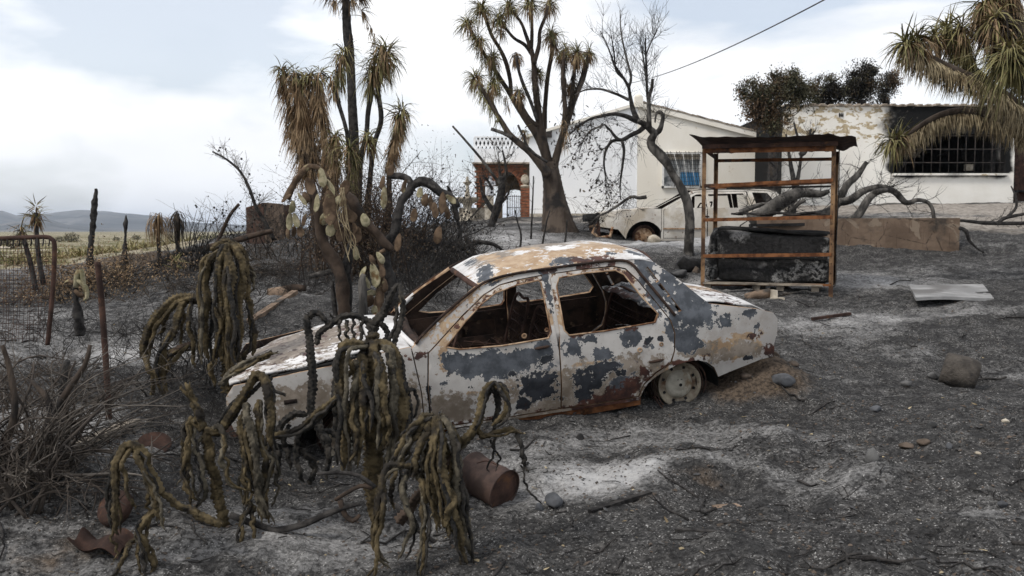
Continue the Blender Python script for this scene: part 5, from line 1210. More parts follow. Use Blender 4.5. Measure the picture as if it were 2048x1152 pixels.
# F, blackened one over the bonnet
cactus(655, 880, 5.55, 'blackened leafless cactus standing against the bonnet of the saloon', [
 ([(660, 900), (640, 860), (625, 815), (628, 760), (622, 700), (618, 650), (616, 628)], [12, 12, 12, 12, 11, 10, 9], dict(mat=M_ropeb, name='trunk')),
 ([(560, 875), (568, 845), (590, 828), (620, 830)], [7, 9, 10, 10], K),
 ([(540, 900), (550, 870), (562, 850)], [5, 7, 7], K),
 ([(640, 870), (655, 880, -.05), (662, 920, -.05), (650, 960, -.05)], [8, 9, 8, 4], K), ([(625, 850), (600, 870, -.05), (596, 920, -.05), (605, 965, -.05)], [7, 8, 8, 4], K), ([(580, 850), (572, 890, 0), (580, 940, 0)], [6, 8, 4], K),
 ([(640, 860), (680, 870, .05), (692, 900, .05), (700, 950)], [8, 9, 8, 5], K), ([(610, 900), (625, 930), (622, 975)], [9, 9, 6], K), ([(560, 900), (552, 940), (560, 985)], [7, 7, 4], K),
 ([(616, 632), (632, 625), (645, 638), (660, 648), (690, 632), (720, 634), (745, 650), (762, 640)], [9, 8, 8, 8, 8, 9, 11, 11], K),
 ([(628, 688), (640, 668), (660, 650), (680, 640)], [8, 8, 8, 7], K),
 ([(682, 640), (680, 665, -.04), (683, 690, -.04)], [4, 4, 2], K), ([(696, 640), (694, 670, -.04), (698, 694, -.04)], [5, 5, 2], K), ([(708, 636), (706, 670, -.04), (710, 700, -.04)], [4, 4, 2], K), ([(726, 640), (722, 680, -.04), (728, 712, -.04)], [5, 5, 2], K),
 ([(690, 632), (672, 640, .05), (660, 625, .05)], [5, 5, 3], K),
 ([(735, 660), (770, 620), (788, 580), (800, 572), (806, 600, -.05), (802, 645, -.08), (788, 690, -.1), (792, 725, -.1)], [14, 12, 9, 8, 8, 8, 7, 3], K),
 ([(795, 600), (792, 650, -.06), (776, 690, -.08), (784, 720, -.08)], [5, 6, 5, 2], K),
 ([(760, 640), (775, 665), (770, 690)], [8, 8, 4], K),
 ([(750, 650), (742, 680), (740, 740), (735, 800), (725, 870)], [14, 12, 9, 8, 8], K),
 ([(445, 770), (462, 745), (490, 728), (520, 715), (546, 700)], [9, 9, 7, 6, 4], dict(mat=M_ropeg)),
 ([(528, 775), (540, 758), (556, 744)], [4, 5, 3], K), ([(526, 772), (550, 782), (572, 792)], [5, 6, 3], K),
])

# ---------------------------------------------------------------- prickly pear
pear = plant('prickly_pear', 735, 628, 9.1, 'collapsed prickly pear with brown stems and pale drooping pads behind the bonnet', 'cactus')
def stem(root, pts, Y, r, mat, name='stem', n=10, step=.05, label=None):
    C, rr = path(pts, Y, r, step=step); t = np.arange(len(C)) * .4
    mb = MB(); sd_[0] += 1; ph = sd_[0]
    mb.tube(C, rr, n, lambda s, th: 1 + .10 * np.sin(s * 19 + 2 * th + ph) + .07 * np.sin(th * 3 + s * 7 + ph * 2) + .05 * np.sin(s * 60 + th * 5))
    o = mb.build(name, mat, root)
    if label: o['label'] = label
    return o
YPp = 9.1
stem(pear, [(690, 640), (686, 600), (682, 556), (672, 527), (655, 500), (645, 480), (638, 438), (630, 400), (622, 360)], YPp, [13, 13, 13, 13, 12, 11, 10, 9, 6], M_brown)
stem(pear, [(692, 640), (694, 600), (692, 545), (700, 500), (705, 470)], YPp + .15, [10, 11, 11, 8, 5], M_char)
stem(pear, [(573, 398), (585, 372), (600, 350), (619, 333), (643, 340), (658, 362)], YPp, [7, 7, 6, 6, 5, 4], M_padb)
stem(pear, [(786, 500), (767, 485), (752, 465), (728, 442), (713, 418), (702, 398), (686, 388)], YPp, [6, 9, 9, 10, 12, 12, 8], M_brown)
stem(pear, [(800, 640), (788, 600), (776, 550), (768, 510), (775, 484), (790, 462), (796, 430), (804, 400), (818, 384), (822, 366), (808, 354), (790, 352), (776, 352)], YPp + .1, [22, 20, 16, 14, 11, 10, 9, 9, 9, 8, 8, 7, 5], M_char)
stem(pear, [(818, 390), (828, 370), (846, 362), (864, 370), (880, 384), (898, 392), (912, 404), (918, 415)], YPp + .1, [6, 7, 9, 10, 10, 8, 6, 4], M_char)
stem(pear, [(727, 640), (726, 600), (724, 560), (728, 548)], YPp - .2, [10, 9, 8, 5], M_greyb, 'stump')
stem(pear, [(758, 640), (760, 590), (764, 540), (758, 510), (770, 500)], YPp - .1, [10, 9, 7, 5, 4], M_padb)
stem(pear, [(672, 640), (668, 600), (664, 562)], YPp + .1, [5, 5, 4], M_char, 'stump')
def pad(root, cx, cy, hl, hw_, ang=0, Y=9.1, mat=None, yaw=0):
    """flat oval pad with a rounded rim; ang = lean from hanging straight down, degrees"""
    u = ppx(Y); c = at(cx, cy, Y); nu, nv = 16, 9; V = []; rg = random.Random(int(cx * 7 + cy))
    yaw = rg.uniform(-.7, .7); a = R(ang); bend = rg.uniform(-.3, .3); hw_ *= rg.uniform(.8, 1.15); hl *= rg.uniform(.85, 1.15)
    for i in range(nv):
        f_ = -1 + 2 * i / (nv - 1)
        wv = math.sqrt(max(0, 1 - f_ * f_)) * (1 + .22 * f_)
        for j in range(nu):
            t = 2 * math.pi * j / nu; x = hw_ * u * wv * math.cos(t) * (1 + .05 * math.sin(5 * f_ + t)); y = .17 * hw_ * u * wv ** .6 * math.sin(t) + bend * hl * u * f_ * f_; z = -hl * u * f_
            x, y = x * math.cos(yaw) - y * math.sin(yaw), x * math.sin(yaw) + y * math.cos(yaw)
            V.append((c[0] + x * math.cos(a) + z * math.sin(a) * 1.0, c[1] + y, c[2] - x * math.sin(a) + z * math.cos(a)))
    i = np.arange(nv - 1)[:, None] * nu; j = np.arange(nu)[None, :]; j2 = (j + 1) % nu
    mb = MB(); mb.add(V, np.stack([i + j, i + nu + j, i + nu + j2, i + j2], -1).reshape(-1, 4))
    return mb.build('pad', mat or M_pad, root)
for q in [(644,355,19,9,-8),(662,374,19,9,-25),(620,372,21,10,-18,'b'),(634,406,17,8,8),(585,414,15,8,12),(579,442,18,7,4),(592,441,15,8,-14),(601,463,13,9,-10,'b'),(661,460,14,11,0),(660,416,32,15,0,'b'),
          (768,394,26,8,4),(712,506,15,6,-6),(725,547,15,7,18),(750,550,24,11,-10),(761,515,15,7,-30),(743,586,8,11,0),(796,485,18,8,10,'b'),(885,406,26,9,4,'b'),(862,405,18,6,-4,'b'),(684,400,14,12,-20,'b'),
          (690,375,16,9,20,'b'),(702,432,16,10,-30,'b'),(676,400,9,6,10),(572,396,12,6,50,'b'),(740,600,14,8,10,'b'),(770,570,16,7,-5,'b'),(755,600,14,7,20,'b'),(902,398,14,7,-50),(782,340,14,8,20,'b'),(765,365,14,6,10,'b'),(604,398,14,5,-35),
          (808,372,16,6,15,'b'),(710,455,12,7,-10,'b'),(828,430,14,8,10,'b'),(680,470,12,8,0,'b'),(745,520,14,7,-20,'b'),(575,465,12,5,5,'b'),(895,425,16,6,-8,'b'),(876,470,20,8,10,'b'),(655,395,15,8,30,'b'),(612,395,14,7,-12,'b'),(648,438,14,8,10),(672,445,15,8,-8,'b'),(715,470,16,8,8,'b'),(690,430,18,9,10,'b'),(730,440,13,8,-15),(735,565,12,6,-20),(765,545,12,6,10,'b'),(750,620,10,7,0),(608,440,13,6,14,'b'),(588,462,12,6,6,'b'),(850,400,14,7,4,'b'),(870,420,16,7,-6,'b'),(840,385,12,6,12)]:
    rg = random.Random(q[0]); pad(pear, *q[:5], Y=YPp - .12 + rg.uniform(-.08, .08), mat=M_padb if len(q) > 5 else M_pad)
mb = MB(); rg = random.Random(3)
for q in range(9): C, rr = path([(684 + rg.uniform(-3, 6), 375), (682 + rg.uniform(-8, 14), 430), (692 + rg.uniform(-12, 22), 475), (702 + rg.uniform(-10, 22), 505 + rg.uniform(-20, 20))], YPp - .2, 1.0); mb.tube(C, rr * rg.uniform(.4, .8), 4)
mb.build('dry_strands', M_leafp, pear)
rebase(pear)

# ---------------------------------------------------------------- yucca heads
def leaves(mb, C, dirs, Ls, ws, droop, rg, seg=4):
    """blades: start points C, directions, lengths, half widths"""
    n = len(C); d = dirs / (np.linalg.norm(dirs, axis=1)[:, None] + 1e-9)
    sidev = np.cross(d, [0, 0, 1.]) + rg.normal(0, .35, (n, 3)); sidev -= d * (sidev * d).sum(1)[:, None]; sidev /= np.linalg.norm(sidev, axis=1)[:, None] + 1e-9
    P = C.copy(); cur = d.copy(); V = []
    prof = [.75, 1, .85, .55, .04]
    kink = rg.random(n) < .25
    for k in range(seg + 1):
        wv = (ws * prof[k])[:, None]; V += [P - sidev * wv, P + sidev * wv]
        P = P + cur * (Ls / seg)[:, None]; cur = cur + np.c_[np.zeros(n), np.zeros(n), -droop * (1 + kink * 1.2)] * 1.0 + rg.normal(0, .05, (n, 3)); cur /= np.linalg.norm(cur, axis=1)[:, None]
    V = np.stack(V, 1)  # n, 2*(seg+1), 3
    m_ = 2 * (seg + 1); base = np.arange(n)[:, None] * m_; k = np.arange(seg)[None, :] * 2
    q = np.stack([base + k, base + k + 1, base + k + 3, base + k + 2], -1).reshape(-1, 4)
    mb.add(V.reshape(-1, 3), q)
def yhead(root, c, ax, L_, n, green=.5, w_=.013, droop=.12, name='leaf_crown', mat=None, low=-.75):
    sd_[0] += 1; rg = np.random.default_rng(sd_[0]); ax = np.asarray(ax, float); ax /= np.linalg.norm(ax)
    for nm, frac, mt, lo, hi, Lf in ((name, .5, mat or M_leafg, -.35, .93, 1.0), ('dead_leaves', .5, M_leafd, low - .2, .0, .95)):
        k = int(n * (green if nm == name else 1 - green)); 
        if k < 3: continue
        cz = rg.uniform(lo, hi, k); ph = rg.uniform(0, 2 * math.pi, k); sn = np.sqrt(np.clip(1 - cz ** 2, .02, 1))
        u = np.cross(ax, [.3, 1, .2]); u /= np.linalg.norm(u); v = np.cross(ax, u)
        d = ax * cz[:, None] + sn[:, None] * (np.cos(ph)[:, None] * u + np.sin(ph)[:, None] * v)
        mb = MB(); leaves(mb, np.asarray(c) + ax * rg.uniform(-.12, .06, k)[:, None] + d * .02, d, L_ * Lf * rg.uniform(.6, 1.15, k), w_ * rg.uniform(.7, 1.2, k), np.full(k, droop if nm == name else droop * 2.2) * rg.uniform(.5, 1.6, k), rg)
        o = mb.build(nm, mt, root, False); tag(o, kind='stuff')
def skirt(root, C, L_, n, w_=.0075, mat=None, out=.35, name='dead_leaf_skirt'):
    sd_[0] += 1; rg = np.random.default_rng(sd_[0]); C = np.asarray(C); idx = rg.integers(0, len(C), n)
    ph = rg.uniform(0, 2 * math.pi, n); d = np.c_[np.cos(ph) * out, np.sin(ph) * out, -rg.uniform(.25, 1.0, n)]
    mb = MB(); leaves(mb, C[idx] + d * [.08, .08, .02], d, L_ * rg.uniform(.5, 1.2, n), w_ * rg.uniform(.6, 1.2, n), rg.uniform(.1, .5, n), rg)
    tag(mb.build(name, mat or M_leafd, root, False), kind='stuff')
LT = [1.0]
def limb(root, pts, Y, r, mat=M_bark, name='branch', n=9):
    C, rr = path(pts, Y, r, step=.07); rr = rr * (LT[0] if name == 'branch' else 1); sd_[0] += 1; ph = sd_[0]
    mb = MB(); mb.tube(C, rr, n, lambda s, th: 1 + .05 * np.sin(s * 5 + 2 * th + ph) + .06 * np.sin(th * 3 + s * 4 + ph) + .03 * np.sin(s * 40 + th * 4))
    mb.build(name, mat, root); return C
def aim(px0, py0, px1, py1): return np.array([px1 - px0, 0, py0 - py1], float)

# dragon-tree-like yucca in the yard
YJ = 20.0; LT[0] = .72
J = plant('branching_yucca_tree', 1117, 462, YJ, 'tall branching yucca tree with a flared trunk before the white house', 'tree')
limb(J, [(1120, 480), (1117, 450), (1112, 415), (1106, 375), (1100, 345), (1096, 325)], YJ, [46, 32, 25, 21, 19, 17], M_bark, 'trunk', 16)
limb(J, [(1112, 395), (1107, 365), (1108, 335), (1116, 300), (1126, 267), (1140, 230), (1147, 208), (1158, 180), (1167, 158), (1174, 130), (1178, 106)], YJ, [12, 13, 12, 11, 9, 8, 7, 6, 5, 5, 5])
limb(J, [(1098, 350), (1080, 328), (1060, 305), (1038, 286), (1018, 267), (998, 235), (980, 208), (970, 188), (955, 168)], YJ - .3, [14, 11, 10, 9, 8, 7, 6, 6, 5])
limb(J, [(1024, 275), (1005, 266), (982, 258)], YJ - .4, [6, 5, 5], M_greyb)
limb(J, [(1096, 330), (1086, 300), (1072, 268), (1050, 235), (1030, 205), (1012, 175), (1001, 158), (985, 132), (970, 110), (952, 80), (940, 58)], YJ + .4, [13, 11, 10, 9, 8, 7, 6, 6, 5, 5, 4])
limb(J, [(1022, 190), (1020, 160), (1012, 125), (1000, 98), (984, 72), (974, 45), (964, 22)], YJ + .5, [6, 6, 6, 5, 5, 5, 4])
limb(J, [(1098, 330), (1088, 290), (1080, 250), (1074, 205), (1070, 165), (1068, 130), (1063, 98)], YJ, [14, 13, 11, 10, 9, 7, 6])
limb(J, [(1064, 110), (1050, 90), (1028, 76), (1010, 55), (998, 40)], YJ + .2, [5, 5, 4, 4, 4]); limb(J, [(1062, 100), (1052, 70), (1042, 45), (1026, 25), (1015, 14)], YJ, [5, 5, 4, 4, 4])
limb(J, [(1063, 100), (1064, 60), (1062, 30), (1060, 12)], YJ + .3, [5, 5, 4, 4]); limb(J, [(1068, 128), (1078, 90), (1080, 62), (1090, 35), (1096, 12)], YJ - .1, [6, 6, 5, 5, 4])
limb(J, [(1074, 240), (1060, 200), (1046, 167), (1036, 135), (1032, 112)], YJ - .3, [5, 5, 5, 4, 4], M_char); limb(J, [(1086, 280), (1088, 240), (1092, 190), (1096, 150), (1104, 100), (1102, 75)], YJ + .3, [8, 7, 6, 6, 6, 5])
limb(J, [(1126, 262), (1130, 220), (1128, 180), (1126, 140), (1130, 105)], YJ - .2, [7, 7, 6, 6, 5]); limb(J, [(1136, 245), (1142, 205), (1146, 165), (1150, 135), (1155, 112)], YJ + .2, [6, 6, 6, 5, 5])
limb(J, [(1130, 262), (1134, 228), (1150, 190), (1164, 150), (1170, 120)], YJ + .2, [5, 5, 5, 4, 4], M_char); limb(J, [(1095, 325), (1060, 300), (1045, 270), (1036, 250)], YJ - .6, [4, 4, 3, 3], M_char)
limb(J, [(1075, 252), (1060, 238), (1045, 214), (1036, 190)], YJ - .2, [6, 5, 5, 4]); limb(J, [(1000, 240), (985, 205), (975, 180)], YJ + .3, [5, 4, 4])
for (x_, y_, ax_, L_, n_, g_) in [(951,156,(-.6,0,.8),.42,110,.45),(934,46,(-.5,0,.9),.42,100,.5),(963,16,(-.3,0,1),.46,120,.55),(959,78,(-.5,0,.8),.38,80,.5),(984,112,(-.3,0,.9),.40,90,.4),(997,38,(-.4,0,.9),.36,90,.5),(1017,12,(-.2,0,1),.42,100,.5),
      (1059,8,(0,0,1),.44,110,.55),(1100,6,(.3,0,1),.40,90,.3),(1102,66,(-.1,0,1),.42,110,.35),(1130,98,(0,0,1),.40,90,.3),(1155,106,(.1,0,1),.42,110,.3),(1179,104,(.3,0,1),.36,70,.2),(1032,108,(-.2,0,1),.30,60,.0),(1074,146,(0,0,1),.36,90,.45),(1038,184,(0,0,1),.34,80,.3),
      (985,170,(-.2,0,1),.36,70,.5),(1000,60,(-.2,0,1),.3,50,.4),(1048,262,(.1,0,1),.22,40,.3),(1140,170,(0,0,1),.3,60,.1)]:
    yhead(J, at(x_, y_, YJ + random.Random(x_).uniform(-.4, .4)), ax_, L_ * 1.15, int(n_ * 1.7), min(.8, g_ * 1.35), .0095, .36)
def pathC(pts, Y): return cat([at(a, b, Y) for a, b in pts], .05)
skirt(J, pathC([(951, 160), (962, 185), (975, 205), (990, 225), (1005, 245)], YJ - .3), .32, 170, mat=M_leafg); skirt(J, pathC([(984, 115), (990, 150), (995, 185)], YJ + .3), .36, 220, mat=M_leafg)
skirt(J, pathC([(1074, 150), (1074, 180), (1076, 210)], YJ - .1), .28, 110, mat=M_leafb); skirt(J, pathC([(1155, 115), (1150, 150), (1144, 190), (1138, 230)], YJ), .26, 260, mat=M_leafb)
skirt(J, pathC([(1130, 110), (1128, 150), (1130, 210), (1128, 260)], YJ - .2), .26, 220, mat=M_leafb); skirt(J, pathC([(1104, 75), (1112, 95), (1120, 120)], YJ), .34, 120); skirt(J, pathC([(1126, 240), (1134, 265), (1130, 290)], YJ - .3), .25, 90)
skirt(J, pathC([(1038, 190), (1042, 205)], YJ), .26, 50, mat=M_leafb); skirt(J, pathC([(945, 60), (955, 90), (970, 120)], YJ + .3), .28, 110, mat=M_leafg); skirt(J, pathC([(1010, 190), (1014, 215)], YJ), .2, 40)
rebase(J)

LT[0] = 1.0
# left yucca clump
YL = 13.0
def ytree(label, px, py, Y, trunks, heads, skirts, name='yucca', group='yuccas in the clump behind the prickly pear', cat_='yucca'):
    r_ = plant(name, px, py, Y, label, cat_, group)
    for t in trunks: limb(r_, t[0], Y, t[1], t[2] if len(t) > 2 else M_char, 'trunk')
    for h_ in heads: yhead(r_, at(h_[0], h_[1], Y + (h_[6] if len(h_) > 6 else 0)), h_[2], h_[3], h_[4], h_[5], .0085, .36)
    for s_ in skirts: skirt(r_, pathC(s_[0], Y), s_[1], s_[2], mat=s_[3] if len(s_) > 3 else M_leafd, out=s_[4] if len(s_) > 4 else .3, w_=.006)
    rebase(r_); return r_
ytree('yucca with long brown skirts of dead leaves on three heads, leftmost of the clump', 640, 500, YL,
      [([(640, 520), (630, 430), (620, 340), (606, 250), (594, 190), (590, 160)], [9, 9, 8, 7, 6, 5], M_bark), ([(630, 400), (605, 330), (585, 250), (570, 180), (563, 150)], [6, 5, 5, 4, 4], M_bark), ([(640, 440), (652, 360), (650, 280), (640, 210), (632, 160)], [7, 6, 6, 5, 5], M_bark)],
      [(564, 140, (-.3, 0, 1), .32, 110, .5), (591, 148, (0, 0, 1), .34, 130, .5), (620, 150, (.1, 0, 1), .30, 100, .5), (638, 148, (.3, 0, 1), .30, 100, .5), (604, 160, (0, -.3, 1), .26, 60, .4)],
      [([(565, 150), (572, 195), (582, 240), (588, 285)], .34, 420), ([(592, 160), (600, 210), (606, 260), (612, 310), (616, 345)], .42, 1100, M_leafd, .42), ([(604, 200), (620, 270), (628, 330)], .36, 520, M_leafd, .4), ([(634, 160), (640, 200), (646, 240), (652, 300), (656, 345)], .36, 760, M_leafd, .38), ([(618, 165), (628, 200), (636, 235)], .32, 260)])
ytree('slim charred yucca with a drooping green head against the tall palm trunk', 704, 500, YL - .4,
      [([(706, 500), (700, 400), (696, 287), (690, 250), (674, 192), (676, 150), (685, 112)], [6, 6, 5, 5, 4, 4, 3]), ([(680, 205), (668, 185), (664, 165)], [3, 3, 3])],
      [(686, 106, (.1, 0, 1), .34, 120, .6), (664, 158, (-.4, 0, 1), .22, 50, .4)], [([(686, 112), (680, 140), (678, 160)], .30, 150, M_leafg), ([(665, 160), (666, 190)], .22, 60)])
ytree('twin stemmed charred yucca with two bushy green heads, right of the tall palm', 730, 480, YL + .3,
      [([(712, 480), (716, 400), (720, 325), (732, 275), (736, 224), (744, 180), (748, 150)], [8, 8, 7, 6, 5, 5, 4]), ([(730, 480), (738, 380), (748, 291), (762, 240), (757, 180), (768, 140), (773, 118)], [6, 6, 5, 5, 5, 4, 4])],
      [(746, 140, (-.1, 0, 1), .42, 150, .55), (773, 106, (.1, 0, 1), .44, 170, .55), (752, 122, (-.2, -.2, 1), .36, 90, .5), (764, 96, (.1, .2, 1), .34, 80, .4)], [([(746, 150), (742, 175)], .32, 110, M_leafg), ([(774, 116), (770, 140)], .34, 120, M_leafg)])
ytree('leaning yucca with one drooping head and a long brown skirt, rightmost of the clump', 785, 470, YL - .1,
      [([(775, 480), (778, 400), (780, 320), (790, 270), (800, 232)], [6, 6, 5, 5, 4], M_bark)], [(802, 224, (.4, 0, 1), .34, 130, .6)], [([(802, 230), (796, 255), (788, 285), (780, 320)], .30, 520), ([(800, 228), (796, 250)], .30, 120, M_leafg)])
ytree('low yucca with splayed yellow leaves at the foot of the clump', 700, 490, YL - .7, [([(690, 500), (694, 420), (700, 350), (704, 310)], [6, 6, 5, 4], M_bark)], [(700, 300, (0, 0, 1), .38, 120, .7), (738, 278, (.1, 0, 1), .36, 110, .6)], [([(704, 305), (706, 330), (700, 360)], .30, 180, M_leafg)])
ytree('short yucca with folded khaki leaves beside the brown skirts', 668, 480, YL - .5, [([(668, 480), (670, 400), (672, 320), (672, 280)], [6, 6, 5, 4], M_bark)], [(671, 274, (0, 0, 1), .30, 100, .5)], [([(672, 280), (670, 310), (668, 340), (660, 380)], .30, 420), ([(672, 280), (670, 300)], .26, 90, M_leafg)])
# tall fan palm
pm_ = plant('tall_palm', 712, 500, YL + 1.2, 'tall slender palm with charred trunk and ragged brown crown at the top of the photo', 'palm', None)
Yp = YL + 1.2
limb(pm_, [(716, 500), (712, 400), (708, 280), (703, 170), (698, 100), (694, 60), (692, -10)], Yp, [12, 11, 10, 9, 9, 9, 8], M_char, 'trunk', 12)
rg = np.random.default_rng(77); u = ppx(Yp)
for q in range(20):
    a_ = rg.uniform(0, 2 * math.pi); el_ = rg.uniform(-.5, .7); c = at(692, -8, Yp); d = np.array([math.cos(a_) * math.cos(el_), math.sin(a_) * math.cos(el_), math.sin(el_)])
    p1 = c + d * rg.uniform(.15, .33); p1[2] -= .02; mb = MB(); mb.tube(cat([c, (c + p1) / 2 + [0, 0, .03], p1], .05), .006, 4)
    n = 26; pd = rg.normal(0, .5, (n, 3)) + d * .9 + [0, 0, -.5]; leaves(mb, np.repeat(p1[None], n, 0), pd, rg.uniform(.18, .36, n), rg.uniform(.005, .009, n), np.full(n, .3), rg)
    o = mb.build('frond', M_leafd if q % 3 else M_leafb, pm_, False)
skirt(pm_, pathC([(698, 60), (700, 100)], Yp), .2, 40, mat=M_leafd)
c = at(738, 48, Yp); mb = MB(); mb.tube(cat([at(700, 30, Yp), at(722, 32, Yp), c, at(748, 80, Yp), at(754, 100, Yp)], .05), .006, 4); mb.build('hanging_stalk', M_leafd, pm_)
skirt(pm_, pathC([(738, 48), (746, 70), (752, 92)], Yp), .12, 50, mat=M_leafd)
rebase(pm_)

# big yucca on the right, trunk beyond the frame
YR = 12.0
BR = plant('large_yucca', 2160, 560, YR, 'large yucca with pale dead leaf skirts leaning in from the right edge', 'yucca')
limb(BR, [(2180, 620), (2165, 500), (2150, 400), (2120, 300), (2085, 220), (2060, 140), (2040, 60), (2020, -30)], YR, [36, 32, 28, 22, 18, 16, 14, 10], M_bark, 'trunk', 14)
limb(BR, [(2110, 290), (2040, 215), (1975, 170), (1920, 145), (1870, 120), (1830, 95), (1812, 84)], YR - .3, [16, 12, 10, 9, 8, 6, 5])
limb(BR, [(2000, 190), (1960, 150), (1930, 125), (1905, 95), (1895, 60)], YR + .3, [9, 8, 8, 6, 5])
limb(BR, [(2120, 310), (2040, 262), (1980, 232), (1920, 222), (1870, 235), (1825, 262), (1790, 278)], YR + .4, [14, 11, 9, 8, 7, 6, 5])
limb(BR, [(2060, 150), (2020, 80), (1985, 40), (1970, 10)], YR, [10, 8, 6, 5]); limb(BR, [(2080, 220), (2040, 160), (2018, 120)], YR - .8, [9, 7, 6])
for (x_, y_, ax_, L_, n_, g_, dy) in [(1812,88,(-.8,0,.5),.42,150,.6,-.3),(1835,82,(-.5,-.2,.8),.36,100,.55,-.3),(1893,58,(-.3,0,1),.40,140,.6,.3),(1925,60,(-.1,0,1),.40,140,.6,.2),(1972,8,(-.3,0,1),.50,220,.25,0),(1785,282,(-.9,0,.1),.40,110,.75,.4),(2022,118,(0,-.3,-.35),.72,300,.95,-.9),(2010,-20,(-.2,0,1),.5,160,.3,0),(1868,75,(-.4,0,.8),.34,80,.5,.1),(1990,40,(-.2,-.3,.7),.5,160,.3,-.3)]:
    yhead(BR, at(x_, y_, YR + dy), ax_, L_, int(n_ * 1.3), g_, .0105, .30)
skirt(BR, pathC([(1820, 92), (1860, 118), (1910, 140), (1970, 168), (2040, 215), (2080, 250)], YR - .3), .36, 1500, mat=M_leafp, out=.45); skirt(BR, pathC([(1900, 70), (1915, 110), (1950, 145), (1985, 175)], YR + .3), .34, 560, mat=M_leafg, out=.4)
skirt(BR, pathC([(1795, 278), (1830, 262), (1870, 238), (1925, 224), (1980, 234), (2040, 262), (2100, 300)], YR + .4), .30, 1100, mat=M_leafp, out=.3); skirt(BR, pathC([(2020, 0), (2035, 60), (2050, 120), (2075, 190), (2095, 250)], YR + .1), .5, 1400, mat=M_leafp, out=.45)
skirt(BR, pathC([(2000, 20), (2030, 90), (2060, 160)], YR - .3), .42, 500, mat=M_leafb, out=.6); skirt(BR, pathC([(1975, 30), (1990, 60), (2010, 100)], YR), .45, 420, mat=M_leafb, out=.6); skirt(BR, pathC([(1925, 70), (1940, 110)], YR + .2), .34, 200, mat=M_leafg)
rebase(BR)
# ---------------------------------------------------------------- twigs
def grow(mb, C, r0, n, L_, rg, depth=2, up=.25, spread=.9, n3=4, tips=None, wig=.3, lo=.15, rmin=.0015):
    """side shoots along the curve C"""
    k = len(C)
    for q in range(n):
        f_ = rg.uniform(lo, 1); i = min(k - 2, int(f_ * (k - 1))); p = C[i]; t = C[i + 1] - C[i]; t /= np.linalg.norm(t) + 1e-9
        d = t * .6 + rg.normal(0, spread * .6, 3) + np.array([0, 0, up]); d /= np.linalg.norm(d)
        l_ = L_ * rg.uniform(.4, 1.2); m_ = 5; P = [p]; cur = d
        for _ in range(m_): cur = cur + rg.normal(0, wig, 3) * .5 + np.array([0, 0, up * .15]); cur /= np.linalg.norm(cur); P.append(P[-1] + cur * l_ / m_)
        P = np.array(P); rr = np.linspace(max(r0, rmin), rmin, m_ + 1)
        mb.tube(P, rr, n3, cap=False)
        if tips is not None: tips.append(P[-1]); tips.append(P[-2])
        if depth > 1: grow(mb, P, r0 * .55, max(2, int(n * .45)), L_ * .55, rg, depth - 1, up, spread, 3, tips, wig, .3, rmin)
def seeds(root, tips, rg, n, r, mat, name='seed_heads'):
    mb = MB(); n = int(n * .45); r = r * .62; idx = rg.integers(0, len(tips), n)
    for i in idx: c = tips[i]; rr = r * rg.uniform(.6, 1.3); mb.lathe(c - [0, 0, rr], (0, 0, 1), [(0, 0), (.3 * rr, .8 * rr), (rr, rr), (1.7 * rr, .8 * rr), (2 * rr, 0)], 5)
    tag(mb.build(name, mat, root), kind='stuff')
def small_leaves(root, tips, rg, n, s_, mat, name='scorched_leaves', jit=.12):
    C = np.array(tips)[rg.integers(0, len(tips), n)] + rg.normal(0, jit, (n, 3)); mb = MB(); d = rg.normal(size=(n, 3)) + [0, 0, -.5]
    leaves(mb, C, d, rg.uniform(.6, 1.4, n) * s_, rg.uniform(.2, .4, n) * s_, np.full(n, .2), rg, 2); tag(mb.build(name, mat, root, False), kind='stuff')

